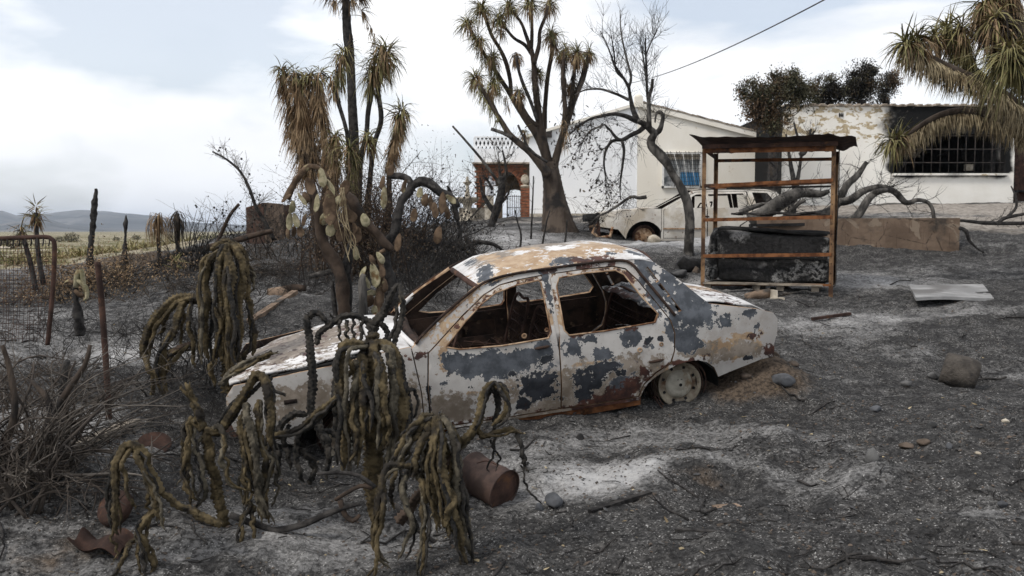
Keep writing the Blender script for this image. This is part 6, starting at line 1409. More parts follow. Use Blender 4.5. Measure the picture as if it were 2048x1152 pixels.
# bare tree
YK = 14.3
KT = plant('bare_tree', 1377, 505, YK, 'bare twisted tree with a bent grey trunk in front of the white estate car', 'tree'); rg = np.random.default_rng(21)
limb(KT, [(1376, 520), (1378, 480), (1380, 446), (1378, 420), (1372, 395), (1358, 368), (1346, 350), (1332, 325), (1318, 308), (1303, 292), (1303, 278), (1309, 268), (1300, 258), (1292, 250), (1275, 242)], YK, [13, 10, 9.5, 9, 9, 9, 8.5, 8, 8, 10, 9, 8, 7.5, 6.5, 5], M_greyb, 'trunk', 12)
BRS = []
for pts, r_ in [([(1276, 243), (1266, 218), (1260, 190), (1257, 174), (1248, 158), (1240, 146), (1228, 128), (1222, 110), (1212, 85), (1201, 62)], [6, 5, 4, 3.2, 3, 2.5, 2, 1.6, 1.2, .8]),
      ([(1257, 176), (1262, 155), (1255, 125), (1248, 95), (1242, 62), (1240, 20)], [3, 2.6, 2.2, 1.8, 1.4, .8]), ([(1276, 243), (1250, 232), (1227, 228), (1205, 232), (1183, 237), (1160, 250), (1140, 268)], [6, 5, 4, 3.4, 2.6, 1.8, 1]),
      ([(1258, 200), (1242, 192), (1227, 186), (1200, 178), (1170, 180), (1150, 190)], [3.5, 3, 2.6, 2.2, 1.6, .9]), ([(1290, 252), (1279, 262), (1262, 270), (1244, 280), (1232, 275), (1222, 262), (1208, 248)], [6, 5, 4.5, 4, 3, 2.4, 1.5]),
      ([(1244, 280), (1225, 282), (1212, 300), (1208, 324), (1210, 345), (1212, 363)], [3.6, 3.2, 2.6, 2, 1.6, 1]), ([(1244, 282), (1248, 300), (1246, 324), (1242, 355), (1240, 375), (1241, 400)], [3.2, 3, 2.6, 2, 1.5, .9]),
      ([(1298, 255), (1298, 224), (1298, 195), (1304, 175), (1305, 158)], [6, 4.6, 4, 3.4, 3]), ([(1298, 215), (1294, 180), (1293, 140), (1291, 100), (1291, 76)], [3.4, 2.8, 2.4, 2, 1.4]), ([(1294, 170), (1288, 130), (1284, 100), (1279, 78)], [2, 1.8, 1.4, .8]),
      ([(1292, 110), (1302, 85), (1315, 60)], [1.6, 1.2, .7]), ([(1306, 268), (1318, 262), (1324, 245), (1326, 230), (1318, 222), (1312, 230), (1310, 245)], [6, 5.5, 4.5, 4, 3, 2.4, 1.6]), ([(1246, 156), (1232, 140), (1228, 105), (1222, 70)], [2.4, 2, 1.4, .8]),
      ([(1207, 250), (1180, 262), (1165, 285), (1158, 305)], [2, 1.6, 1.2, .8])]:
    BRS.append((limb(KT, pts, YK + rg.uniform(-.2, .2), r_, M_greyb if len(BRS) % 2 else M_char, n=7), r_[0]))
mb = MB(); tips = []
for i_, (C, r0) in enumerate(BRS): grow(mb, C, .0045, 14 if i_ not in (2, 4, 5, 6, 13) else 15, .45, rg, 2, .30 if i_ not in (2, 4, 5, 6, 13) else -.12, .8, tips=tips)
tag(mb.build('twigs', M_char, KT), kind='stuff')
tl = [t for t in tips if t[0] < at(1235, 300, YK)[0] and t[2] < at(0, 225, YK)[2]]
if tl: small_leaves(KT, tl, rg, 420, .045, M_leafb)
rebase(KT)
bl_ = plant('fallen_branch', 1230, 425, 17.5, 'thin bare branch propped on the wing of the white estate car', 'branch')
C = limb(bl_, [(1293, 394), (1278, 396), (1262, 394), (1240, 408), (1215, 424), (1196, 433), (1176, 452)], 17.8, [4, 3.5, 3, 2.6, 2.3, 2, 1.6], M_greyb); mb = MB(); grow(mb, C, .006, 18, .5, rg, 2, -.1, .8); tag(mb.build('twigs', M_char, bl_), kind='stuff'); rebase(bl_)

# fallen tree on the wall
FT = plant('fallen_tree', 1600, 438, 16.9, 'toppled grey tree with a thick trunk and curling limbs lying over the brown wall', 'tree')
YF = 16.7
for i_, (pts, r_, dy) in enumerate([([(1500, 440), (1530, 425), (1565, 402), (1600, 386), (1640, 388), (1658, 382)], [15, 14, 14, 12, 9, 4], 0), ([(1555, 445), (1600, 436), (1640, 430), (1665, 418), (1680, 400), (1692, 372), (1715, 350), (1733, 324)], [12, 11, 10, 9, 8, 7, 6, 4], .2),
      ([(1675, 405), (1700, 400), (1728, 382), (1762, 374), (1790, 384), (1812, 405), (1835, 400), (1856, 405), (1866, 422), (1868, 440)], [8, 8, 7, 6, 6, 6, 5, 4, 4, 3], .0), ([(1700, 442), (1718, 428), (1736, 400), (1752, 385), (1775, 380)], [8, 8, 8, 7, 4], -.4),
      ([(1560, 448), (1590, 412), (1610, 400)], [7, 6, 4], -.3), ([(1480, 425), (1520, 410), (1560, 412)], [6, 5, 4], .3)]):
    C = limb(FT, pts, YF + dy, r_, M_greyb, n=12 if i_ < 2 else 9); mb = MB(); grow(mb, C, .008, 14, .6, rg, 2, .1, .9); tag(mb.build('twigs', M_char, FT), kind='stuff')
rebase(FT)
tl_ = plant('fallen_branch', 1960, 442, 16.6, 'long thin charred branch lying on pale ground right of the brown wall', 'branch'); Y_ = 16.6
C = limb(tl_, [(1890, 440), (1925, 441), (1960, 445), (2000, 447), (2050, 446), (2100, 440)], Y_, [2, 3, 4, 4, 4, 3], M_char); C2_ = limb(tl_, [(1995, 446), (2010, 436), (2048, 428)], Y_, [4, 3.5, 3], M_char); C3_ = limb(tl_, [(2012, 436), (2032, 415), (2030, 390), (2022, 372)], Y_, [3, 2.5, 2, 1.2], M_char)
mb = MB(); grow(mb, C, .006, 16, .3, rg, 2, .2); grow(mb, C3_, .005, 8, .25, rg, 2, .2); tag(mb.build('twigs', M_char, tl_), kind='stuff'); rebase(tl_)
tl2 = plant('broken_stick', 1925, 470, 15.0, 'forked black stick leaning off the right end of the brown wall', 'branch'); C = limb(tl2, [(1919, 456), (1932, 462), (1938, 480), (1952, 495), (1968, 505)], 15.0, [4, 4, 3, 2, 1.5], M_char); mb = MB(); grow(mb, C, .004, 10, .25, rg, 2, 0); tag(mb.build('twigs', M_char, tl2), kind='stuff'); rebase(tl2)
# saplings by the house
sp = plant('bare_sapling', 1600, 380, 21.5, 'small bare sapling with forked black stems between the two houses', 'sapling')
for pts in ([(1585, 440), (1592, 380), (1600, 330), (1602, 300), (1592, 262), (1588, 245)], [(1600, 310), (1612, 300), (1622, 258)], [(1560, 430), (1548, 380), (1540, 350)], [(1540, 430), (1548, 380), (1553, 340), (1535, 318)], [(1590, 380), (1580, 320), (1572, 268)], [(1615, 290), (1620, 280), (1628, 262)]):
    C = limb(sp, pts, 21.5, [6, 4.5, 3, 1.8], M_char, n=7); mb = MB(); grow(mb, C, .008, 7, .5, rg, 2, .3); tag(mb.build('twigs', M_twig, sp), kind='stuff')
rebase(sp)
bs = plant('bare_bush', 1270, 440, 24.5, 'sparse pale bush with bare arching stems against the white wall', 'bush')
mb = MB(); c0 = onG(1230, 440, 24.5)
for q in range(46):
    a_ = rg.uniform(-1.3, 1.3); d = np.array([math.sin(a_) * .9, rg.uniform(-.3, .3), math.cos(a_) * .7]); l_ = rg.uniform(.8, 2.0); c = c0 + [rg.uniform(-1.3, .9), rg.uniform(-.3, .3), 0]
    P = cat([c, c + d * l_ * .5 + [0, 0, .15], c + d * l_ + [0, 0, -.12 * l_]], .2); mb.tube(P, np.linspace(.005, .0025, len(P)), 3)
tag(mb.build('stems', M_twigg, bs), kind='stuff'); rebase(bs)

# crown trees behind the burnt house
def crown_tree(label, px, py, Y, blobs, mat, mat2, trunk, seed, leaf=.13):
    leaf *= .46
    r_ = plant('scorched_tree', px, py, Y, label, 'tree', 'scorched trees behind the burnt house'); rg = np.random.default_rng(seed)
    limb(r_, trunk, Y, [14, 10, 7], M_char, 'trunk')
    tips = []; mb = MB()
    base = at(trunk[-1][0], trunk[-1][1], Y)
    for (bx, by, brx, bry, n) in blobs:
        c = at(bx, by, Y); u = ppx(Y)
        for _ in range(max(4, n // 7)):
            v = rg.normal(size=3); v /= np.linalg.norm(v); v *= rg.uniform(.25, 1.12); cc = c + v * [brx * u, brx * u * .8, bry * u]; rad = rg.uniform(5, 12) * u
            lo_ = base + (c - base) * .5 + rg.normal(0, .1, 3); mb.tube(cat([lo_, (lo_ + cc) / 2 + rg.normal(0, .12, 3), cc + [0, 0, rad * .8]], .1), .012, 3, cap=False)
            k_ = 9; W = rg.normal(size=(k_, 3)) * rad * .6; W[:, 2] = np.abs(W[:, 2]) * rg.choice([1, 1, -.6], k_) * 1.2
            for w_ in W: tips.append(cc + w_); mb.tube(np.array([cc, cc + w_ * .6, cc + w_ * 1.25]), .005, 3, cap=False)
    tag(mb.build('branches', M_char, r_), kind='stuff')
    T = np.array(tips); dens = fbm(T[:, 0] * 1.5, T[:, 2] * 1.5 + T[:, 1], seed, 3); h1 = [t for t, d_ in zip(tips, dens) if d_ > .5]; h2 = [t for t, d_ in zip(tips, dens) if d_ <= .5]
    if h1: small_leaves(r_, h1, rg, len(h1) * 20, leaf, mat, 'crown', .085)
    if h2: small_leaves(r_, h2, rg, len(h2) * 20, leaf, mat2, 'crown', .085)
    rebase(r_)
M_fol1 = simple('browned_foliage', (.065, .045, .030), (.165, .112, .070), 3, (.07, .07, .04), 2, (.5, .62), bstr=.1); M_fol2 = simple('olive_scorched_foliage', (.050, .052, .030), (.115, .105, .065), 3, (.09, .06, .035), 2, (.5, .62), bstr=.1); M_fol3 = simple('charred_foliage', (.015, .014, .011), (.05, .043, .032), 3, bstr=.1)
YT = 34.0
crown_tree('wide scorched tree with brown foliage at the left corner of the burnt house', 1540, 430, 25.6, [(1535, 195, 55, 42, 260), (1515, 225, 36, 28, 120), (1570, 175, 40, 32, 150), (1548, 245, 34, 22, 80), (1600, 185, 24, 26, 80)], M_fol1, M_fol2, [(1545, 430), (1545, 330), (1545, 250)], 1, .11)
crown_tree('dark charred tree with a low crown over the middle of the roof', 1650, 400, YT, [(1640, 190, 34, 30, 120), (1665, 175, 30, 28, 100), (1690, 190, 30, 30, 100), (1620, 200, 24, 22, 50)], M_fol3, M_fol2, [(1655, 420), (1655, 300), (1660, 200)], 2, .12)
crown_tree('tallest olive green scorched tree rising over the roof', 1730, 400, YT - 1, [(1728, 150, 27, 22, 100), (1722, 185, 30, 26, 110), (1740, 172, 24, 24, 60), (1705, 178, 22, 24, 50)], M_fol2, M_fol3, [(1725, 420), (1724, 300), (1724, 200)], 3, .12)
crown_tree('thin scorched tree with see-through crown at the right end of the roof trees', 1780, 400, YT + 1, [(1775, 172, 26, 28, 70), (1765, 195, 24, 20, 50), (1785, 160, 16, 14, 24)], M_fol1, M_fol3, [(1770, 420), (1772, 300), (1772, 200)], 4, .12)

# ---------------------------------------------------------------- thickets in the middle
def thicket(name, label, px, py, Y, n, spreadx, spready, h, mat, seed, lean=0, arch=.3, thick=.012, twn=4, catg='bush', group=None, tipseed=0, fine=.35, leafmat=None, leafn=0):
    r_ = plant(name, px, py, Y, label, catg, group); rg = np.random.default_rng(seed); c0 = onG(px, py, Y); mb = MB(); tips = []; u = ppx(Y)
    for q in range(n):
        x_ = c0[0] + rg.normal(0, spreadx * u); y_ = c0[1] + rg.normal(0, spready); b = np.array([x_, y_, G(x_, y_) - .02]); a_ = rg.uniform(0, 6.28); l_ = h * rg.uniform(.4, 1.15)
        d = np.array([math.cos(a_) * arch + lean, math.sin(a_) * arch, 1.0]); d /= np.linalg.norm(d)
        P = [b]; cur = d
        for k in range(8): cur = cur + rg.normal(0, .16, 3) + np.array([0, 0, -.05 * arch * 3]); cur /= np.linalg.norm(cur); P.append(P[-1] + cur * l_ / 8)
        P = cat(P, .12); r0 = thick * rg.uniform(.5, 1.3); mb.tube(P, np.linspace(r0, r0 * .25, len(P)), 5, cap=False)
        grow(mb, P, r0 * .35, twn, l_ * fine, rg, 2, .12, .9, tips=tips, n3=3)
    tag(mb.build('stems', mat, r_), kind='stuff')
    if tipseed: seeds(r_, tips, rg, tipseed, .022 * Y / 13, M_char)
    if leafn: small_leaves(r_, tips, rg, leafn, .021, leafmat or M_leafb)
    rebase(r_); return r_
thicket('charred_bush', 'dense reddish brown tangle of burnt stems behind the prickly pear', 720, 500, 12.4, 120, 46, .4, 1.5, M_brown, 1, 0, .22, .011, 6, leafn=11000, leafmat=M_padb, fine=.28)
thicket('charred_bush', 'feathery dark bush with tiny seed heads right of the yucca clump', 850, 440, 14.2, 52, 30, .4, 1.75, M_char, 2, 0, .5, .010, 6, tipseed=420, leafn=500)
thicket('charred_bush', 'wispy pale twigged bush fanning to the right above the dark one', 810, 430, 14.8, 26, 18, .3, 1.6, M_twigg, 12, .35, .5, .008, 6)
thicket('charred_bush', 'low heap of fine brown brushwood left of the prickly pear', 560, 545, 12.6, 120, 52, .7, .62, M_twig, 3, .1, 1.4, .008, 5, fine=.6)
thicket('charred_bush', 'low tangled scrub at the foot of the mound beside the fallen trunk', 450, 520, 14.0, 60, 50, .7, .55, M_twig, 4, -.1, 1.1, .008, 5, fine=.6)
thicket('charred_bush', 'bare grey shrub hung with round dark seed heads left of the yuccas', 530, 470, 14.5, 20, 32, .3, 1.25, M_twig, 5, -.05, .45, .010, 7, tipseed=320, fine=.5)
thicket('charred_bush', 'black thicket of thin upright stems behind the car roof', 880, 520, 12.6, 110, 60, .9, .80, M_char, 6, 0, .6, .008, 6, fine=.5, leafn=3000)
thicket('charred_bush', 'sooty undergrowth between the prickly pear and the far windscreen pillar', 830, 575, 10.6, 46, 42, .5, .62, M_char, 16, 0, .7, .006, 5, fine=.5)
thicket('charred_bush', 'thin pale bare shrub on the skyline left of the fountain', 890, 435, 24, 16, 26, .4, 1.2, M_twigg, 7, .1, .6, .010, 6)
thicket('charred_bush', 'dead weed clump with drab leaves behind the wire gate', 170, 545, 11.2, 70, 55, .5, .66, M_twig, 8, 0, .8, .006, 6, leafn=8000, leafmat=M_leafd, fine=.4)
thicket('charred_bush', 'dark tangled brush filling the gap between the gate and the drooping yuccas', 270, 560, 12.2, 60, 34, .5, .5, M_char, 41, 0, .8, .006, 6, fine=.45)
thicket('charred_bush', 'grey twiggy brush behind the tallest trailing cactus', 400, 575, 10.8, 60, 70, .5, .42, M_twig, 42, 0, 1.0, .006, 5, fine=.5)
thicket('charred_bush', 'bare wispy shrub rising over the rusty metal box', 600, 450, 15.2, 34, 34, .4, 1.5, M_char, 43, -.1, .5, .009, 6, fine=.4)
thicket('charred_bush', 'low sooty weeds along the dark slope under the rusty metal box', 480, 560, 11.8, 60, 80, .4, .3, M_char, 44, 0, 1.0, .005, 4, fine=.5)
thicket('charred_bush', 'thin black weeds standing in the ash between the fence post and the tallest trailing cactus', 330, 800, 6.3, 26, 60, .4, .55, M_char, 51, 0, .7, .004, 5, fine=.5)
thicket('charred_bush', 'spindly dark stems at the left edge in front of the wire gate', 60, 760, 6.1, 34, 60, .3, .62, M_twig, 52, 0, .6, .005, 5, fine=.5)
thicket('charred_bush', 'flattened charred weeds beside the nose of the saloon', 440, 820, 6.0, 30, 45, .3, .42, M_char, 53, 0, 1.0, .004, 5, fine=.5)
thicket('charred_bush', 'charred weeds on the slope between the gate and the dark stump', 130, 640, 8.2, 40, 70, .5, .45, M_char, 54, 0, .9, .004, 5, fine=.5)
thicket('charred_bush', 'tall scorched brush filling the gap between the yucca trunks', 770, 470, 13.4, 60, 22, .3, 1.7, M_brown, 55, 0, .3, .009, 6, fine=.35, leafn=3500)
thicket('charred_bush', 'wide low black undergrowth behind the trailing cacti and brown logs', 620, 560, 11.0, 80, 60, .5, .42, M_char, 56, 0, .9, .005, 5, fine=.5)
thicket('charred_bush', 'tangle of thin black stems in the ash around the pale offcut', 400, 650, 8.4, 80, 90, .5, .42, M_char, 61, 0, .9, .0045, 5, fine=.5)
thicket('charred_bush', 'crooked black stems rising out of the ash just left of the saloon nose', 380, 740, 7.0, 24, 40, .3, .75, M_char, 62, 0, .5, .007, 6, fine=.45)
thicket('charred_bush', 'clump of bristling black reeds in front of the fallen trunk', 392, 512, 12.9, 46, 11, .2, .95, M_char, 9, 0, .22, .009, 1, fine=.2)
thicket('charred_bush', 'dark ragged bush on the mound between yuccas and the arch', 940, 462, 19, 24, 44, .6, .6, M_char, 10, 0, .9, .009, 5, fine=.5)
# curling black roots behind the roof
cr = plant('charred_shrub', 900, 480, 13.5, 'charred shrub of thick black curling limbs just behind the car roof', 'shrub')
for pts in ([(800, 520), (830, 495), (860, 483), (895, 492), (925, 510), (945, 525)], [(830, 520), (870, 490), (905, 486), (930, 500), (940, 512)], [(850, 560), (880, 520), (910, 495), (920, 470), (915, 440)], [(920, 500), (950, 485), (985, 488), (1005, 500)], [(915, 440), (905, 400), (895, 372)], [(930, 470), (945, 500), (960, 530)], [(840, 480), (838, 500), (850, 530), (870, 560)]):
    C = limb(cr, pts, 13.2, [5, 5.5, 5, 4, 2.5], M_char, n=8); mb = MB(); grow(mb, C, .007, 8, .35, rg, 2, .1); tag(mb.build('twigs', M_char, cr), kind='stuff')
rebase(cr)
# the charred little tree and leaning pole in front of the porch
lt = plant('charred_tree', 990, 440, 23.0, 'small charred tree with forked trunk and wispy twigs in front of the brick porch', 'tree')
for pts, r_ in (([(975, 475), (985, 445), (993, 420), (1000, 395), (1004, 370), (1002, 352)], [8, 8, 9, 8, 7, 5]), ([(990, 425), (975, 405), (965, 385), (960, 355)], [6, 4.5, 3.5, 2]), ([(1002, 365), (1012, 345), (1010, 325), (1005, 300)], [5, 3.5, 2.5, 1.4]), ([(1004, 375), (1000, 350), (998, 320)], [4, 2.6, 1.6]), ([(985, 380), (975, 360), (965, 350)], [3, 2.4, 1.6]), ([(998, 410), (1012, 395), (1020, 380)], [4, 2.4, 1.2])):
    C = limb(lt, pts, 23, r_, M_char, n=8); mb = MB(); grow(mb, C, .010, 9, .75, rg, 2, .25, tips=tips); tag(mb.build('twigs', M_twig, lt), kind='stuff')
rebase(lt)
pl_ = plant('leaning_pole', 960, 460, 22.6, 'thin black pole leaning to the left over the porch tree', 'pole'); C, rr = path([(1000, 368), (960, 315), (930, 280), (905, 252)], 22.6, [3.5, 2.8, 2.4, 2.0]); mb = MB(); mb.tube(C, rr, 7); mb.build('pole', M_greyb, pl_); rebase(pl_)
# thin standing burnt canes near the big yucca tree
for i_, (pts, lb) in enumerate([([(1062, 478), (1064, 430), (1066, 385), (1067, 352)], 'straight thin charred cane closest to the tree trunk, left side'), ([(1083, 500), (1090, 460), (1094, 440), (1100, 420)], 'short bent charred cane at the foot of the big yucca tree'), ([(1128, 495), (1132, 470), (1134, 440)], 'short upright charred cane just right of the yucca tree foot'), ([(1040, 500), (1042, 470), (1034, 440), (1030, 420)], 'leaning charred cane left of the yucca tree')]):
    r_ = plant('charred_cane', pts[0][0], pts[0][1], 15, lb, 'cane', 'charred canes round the yucca tree'); C, rr = path(pts, 15, [2.2, 1.8, 1.1]); mb = MB(); mb.tube(C, rr, 6); grow(mb, C, .004, 5, .2, rg, 1, .4); mb.build('stem', M_char, r_); rebase(r_)

# ---------------------------------------------------------------- left background
def stake(label, pts, Y, r):
    r_ = plant('charred_agave_stalk', pts[0][0], pts[0][1], Y, label, 'stump', 'charred stalks at the edge of the yard'); C, rr = path(pts, Y, r, step=.025); sd_[0] += 1; ph = sd_[0]
    mb = MB(); mb.tube(C, rr * (1 + .2 * (fbm(np.arange(len(C)) * .35, np.arange(len(C)) * 0., ph, 3) - .5) * 2), 10, lambda s, th: 1 + .15 * np.sin(s * 37 + 2 * th + ph) + .12 * np.sin(th * 3 + s * 61)); mb.build('stalk', M_char, r_); rebase(r_)
stake('tall knobbly charred stalk standing against the mountains', [(180, 560), (181, 500), (186, 450), (188, 420), (190, 400), (192, 385), (192, 377)], 13, [8, 7, 5.5, 5, 6, 6, 2.5])
stake('short charred stalk with a wide foot and a pointed bulb on top', [(248, 548), (249, 520), (250, 490), (251, 465), (251, 450), (252, 440), (252, 430)], 13, [9.5, 8.5, 6, 3, 2, 5, 1.2])
stake('dark stump with a flared black foot, left foreground beyond the wire gate', [(160, 672), (158, 640), (152, 600), (151, 570)], 7.3, [9, 10, 6, 5])
ag = plant('burnt_agave', 155, 600, 7.3, 'burnt plant with folded leaves on the dark stump left of the rusty post', 'plant')
for q, (pts, r_) in enumerate([([(152, 575), (155, 550), (162, 540), (166, 560), (170, 590)], [5, 6, 5, 5, 2]), ([(150, 568), (138, 562), (130, 566)], [4, 4, 2]), ([(155, 560), (172, 575), (174, 595), (168, 600)], [5, 5, 4, 2]), ([(150, 580), (160, 590), (168, 590)], [4, 5, 3])]): limb(ag, pts, 7.25, r_, M_padb if q % 2 else M_pad, 'leaf', 8)
rebase(ag)
def smallyucca(label, pts, Y, L_, n, green, wd=.014, sk=0):
    r_ = plant('small_yucca', pts[0][0], pts[0][1], Y, label, 'yucca', 'small burnt yuccas at the left edge'); limb(r_, pts, Y, [5, 5, 4.5, 4], M_char, 'trunk', 8); p = pts[-1]; yhead(r_, at(p[0], p[1] - 4, Y), (0, 0, 1), L_, n, green, wd, .09)
    if sk: skirt(r_, pathC([(p[0], p[1]), (p[0], p[1] + 20)], Y), L_ * .8, sk)
    rebase(r_)
smallyucca('small yucca with starry dead leaves, leftmost and lower of the pair behind the gate', [(72, 580), (62, 530), (48, 480), (42, 458)], 9.5, .15, 60, .5, .006)
smallyucca('small yucca with starry dead leaves, taller of the pair behind the gate', [(88, 570), (78, 520), (73, 460), (72, 425)], 9.5, .16, 70, .5, .006, 40)
def droopy(label, px, py0, py1, Y, L_, n):
    r_ = plant('drooping_yucca', px, py1, Y, label, 'yucca', 'pair of drooping yuccas by the fallen trunk'); limb(r_, [(px, py1), (px - 1, (py0 + py1) / 2), (px - 2, py0)], Y, [4, 4, 3], M_char, 'trunk', 8)
    sd_[0] += 1; rg = np.random.default_rng(sd_[0]); mb = MB(); a_ = rg.uniform(0, 6.28, n); d = np.c_[np.cos(a_) * .8, np.sin(a_) * .8, rg.uniform(.1, .7, n)]; leaves(mb, np.repeat(at(px - 2, py0, Y)[None], n, 0) + rg.normal(0, .02, (n, 3)), d, L_ * rg.uniform(.7, 1.15, n), .009 * rg.uniform(.6, 1.2, n), rg.uniform(.35, .8, n), rg, 7) if False else None
    V = []
    for q in range(n):
        c = at(px - 2, py0, Y); dd = np.array([math.cos(a_[q]), math.sin(a_[q]), 0]); l_ = L_ * rg.uniform(.7, 1.2); w_ = .006
        t = np.linspace(0, 1, 7); P = c + dd * (np.sin(t * 2.1 + rg.uniform(-.2, .3))[:, None] * rg.uniform(.02, .22) * l_ / .5) + np.c_[0 * t, 0 * t, rg.uniform(-.02, .11) * np.sin(t * 2.6) + rg.uniform(-.10, .03) - t ** rg.uniform(1.2, 2.0) * l_ * .8]
        s_ = np.cross(dd, [0, 0, 1.]) * w_; W = np.array([.8, 1, 1, .9, .7, .4, .1])[:, None]; k = len(V) * 1
        mb.add(np.stack([P - s_ * W, P + s_ * W], 1).reshape(-1, 3), [[2 * i, 2 * i + 1, 2 * i + 3, 2 * i + 2] for i in range(6)])
    tag(mb.build('hanging_leaves', M_leafd if px < 340 else M_leafb, r_, False), kind='stuff'); rebase(r_)
droopy('drooping dead yucca with long hanging tan leaves, left one of the pair', 318, 432, 525, 12.5, .50, 120); droopy('drooping dead yucca with darker hanging leaves, right one of the pair', 356, 428, 515, 12.9, .48, 120)
smallyucca('tiny green tufted yucca on the mound under the drooping pair', [(352, 545), (352, 538), (352, 532), (352, 528)], 12, .16, 60, .7, .006)
ft = plant('toppled_trunk', 420, 500, 13.5, 'long fallen reddish brown trunk with a charred black left end', 'log'); limb(ft, [(395, 500), (430, 492), (470, 482), (510, 470), (545, 462)], 13.8, [7, 7, 6, 6, 5], M_brown, 'trunk', 10); limb(ft, [(302, 532), (320, 524), (350, 510), (380, 502), (400, 499)], 13.4, [8, 8, 8, 7, 6], M_char, 'charred_end', 10); limb(ft, [(432, 492), (445, 462), (460, 430), (478, 408)], 13.8, [4, 4, 3.5, 3], M_brown); rebase(ft)
sb = plant('bent_dead_branch', 480, 480, 13.9, 'slender dark branch with round seed heads arching to the upper left against the sky', 'branch')
C = limb(sb, [(548, 480), (530, 445), (512, 415), (500, 380), (482, 345), (455, 320), (425, 303)], 14.0, [4, 4, 3.6, 3.2, 2.6, 2.2, 1.5], M_char, n=7); mb = MB(); tips = []; grow(mb, C, .004, 26, .35, rg, 2, .1, tips=tips); tag(mb.build('twigs', M_twigg, sb), kind='stuff'); seeds(sb, tips + list(C[-12:]), rg, 60, .024, M_char); rebase(sb)
sh = plant('rusty_metal_box', 525, 462, 16.8, 'rusty open sheet metal box with a beige side standing among the scrub', 'box')
a = at(493, 415, 16.6); b = at(528, 405, 16.4); c = at(566, 408, 17.2); zb = G(b[0], b[1]) - .05
for nm, (p_, q_), mt in (('side_panel', (a, b), M_rustd), ('front_panel', (b, c), M_clay), ('back_panel', (a + [0, .6, 0], c + [0, .5, 0]), M_rustd)):
    mb = MB(); d = (q_ - p_) * [1, 1, 0]; n_ = np.array([-d[1], d[0], 0]) / np.linalg.norm(d) * .015
    mb.add([[*(p_ + n_)[:2], zb], [*(q_ + n_)[:2], zb], q_ + n_, p_ + n_, [*(p_ - n_)[:2], zb], [*(q_ - n_)[:2], zb], q_ - n_, p_ - n_], [[0, 1, 2, 3], [4, 7, 6, 5], [3, 2, 6, 7], [1, 0, 4, 5], [0, 3, 7, 4], [2, 1, 5, 6]]); mb.build(nm, mt, sh, False)
rebase(sh)

# ---------------------------------------------------------------- wire gate and post at left
wg = plant('wire_gate', 55, 690, 6.6, 'rusty tubular gate frame with rounded corner and wire mesh at the left edge', 'gate'); YW = 6.6
C, rr = path([(-60, 479), (0, 477), (50, 475), (90, 474), (103, 478), (109, 490), (108, 540), (104, 600), (99, 650), (95, 690)], YW, [4.5]); mb = MB(); mb.tube(C, rr, 10); mb.build('frame', M_rustd, wg)
mb = MB()
for q in range(24):
    x_ = -56 + q * 7; mb.tube(*[(lambda P: (P[0], P[1] * 0 + .0019))(path([(x_, 480), (x_ + 2 * math.sin(q), 560), (x_ - 2 + 2 * math.cos(q * 2), 640), (x_ - 4, 684)], YW, 1, step=.1))][0], 3, cap=False)
for q in range(22):
    y_ = 486 + q * 9; mb.tube(*[(lambda P: (P[0], P[1] * 0 + .0019))(path([(-60, y_), (0, y_ + 2 * math.sin(q)), (60, y_ + 2), (106 - q * .35, y_)], YW, 1, step=.1))][0], 3, cap=False)
tag(mb.build('wire_mesh', M_rustd, wg), kind='stuff')
for q in range(9): C, rr = path([(2 + q * 12, 476), (3 + q * 12, 484), (1 + q * 12, 492)], YW - .01, 1.5, step=.02); mb = MB(); mb.tube(C, rr, 5); mb.build('wire_tie', M_char, wg)
rebase(wg)
gp_ = plant('fence_post', 215, 833, 5.9, 'slim rusty iron fence post leaning slightly in the ash', 'post'); C, rr = path([(218, 838), (214, 760), (206, 640), (200, 570), (195, 524)], 5.9, [6, 6, 6, 6, 6]); mb = MB(); mb.tube(C, rr, 8); mb.build('post', M_rustd, gp_); rebase(gp_)
C, rr = path([(204, 552), (240, 550), (265, 543), (300, 520)], 5.95, 1.0); mb = MB(); mb.tube(C, rr * .5, 4); tag(mb.build('loose_wire', M_rustd), 'loose rusty wire running right from the fence post', 'wire')

# ---------------------------------------------------------------- left foreground shrub
M_shr = simple('brown_shrub_bark', (.034, .028, .024), (.088, .073, .061), 4, (.022, .019, .017), 2, (.52, .66), bstr=.3)
ls = plant('bare_shrub', 60, 985, 5.0, 'large bare shrub of arching brown stems filling the lower left corner', 'shrub'); rg = np.random.default_rng(99)
mb = MB()
for q in range(46):
    bx = rg.uniform(-90, 110); by = 1000 - rg.uniform(0, 60); Y_ = 4.9 + rg.uniform(-.25, .35); b = onG(bx, by, Y_)
    ang = rg.uniform(-.7, 1.5); l_ = rg.uniform(.45, .95); dy = rg.uniform(-.3, .3)
    P = [b]; cur = np.array([math.sin(ang) * .7, dy, .9])
    for k in range(9): cur = cur + np.array([math.sin(ang) * .16, 0, -.06 * abs(ang)]) + rg.normal(0, .17, 3); cur /= np.linalg.norm(cur); P.append(P[-1] + cur * l_ / 9)
    P = cat(P, .05); r0 = rg.uniform(.005, .012); mb_ = MB(); mb_.tube(P, np.linspace(r0, r0 * .4, len(P)), 6); grow(mb_, P, r0 * .5, 5, .28, rg, 2, .02, 1.1, n3=4, rmin=.0014)
    mb_.build('stem', M_shr if q % 4 else M_twigg, ls)
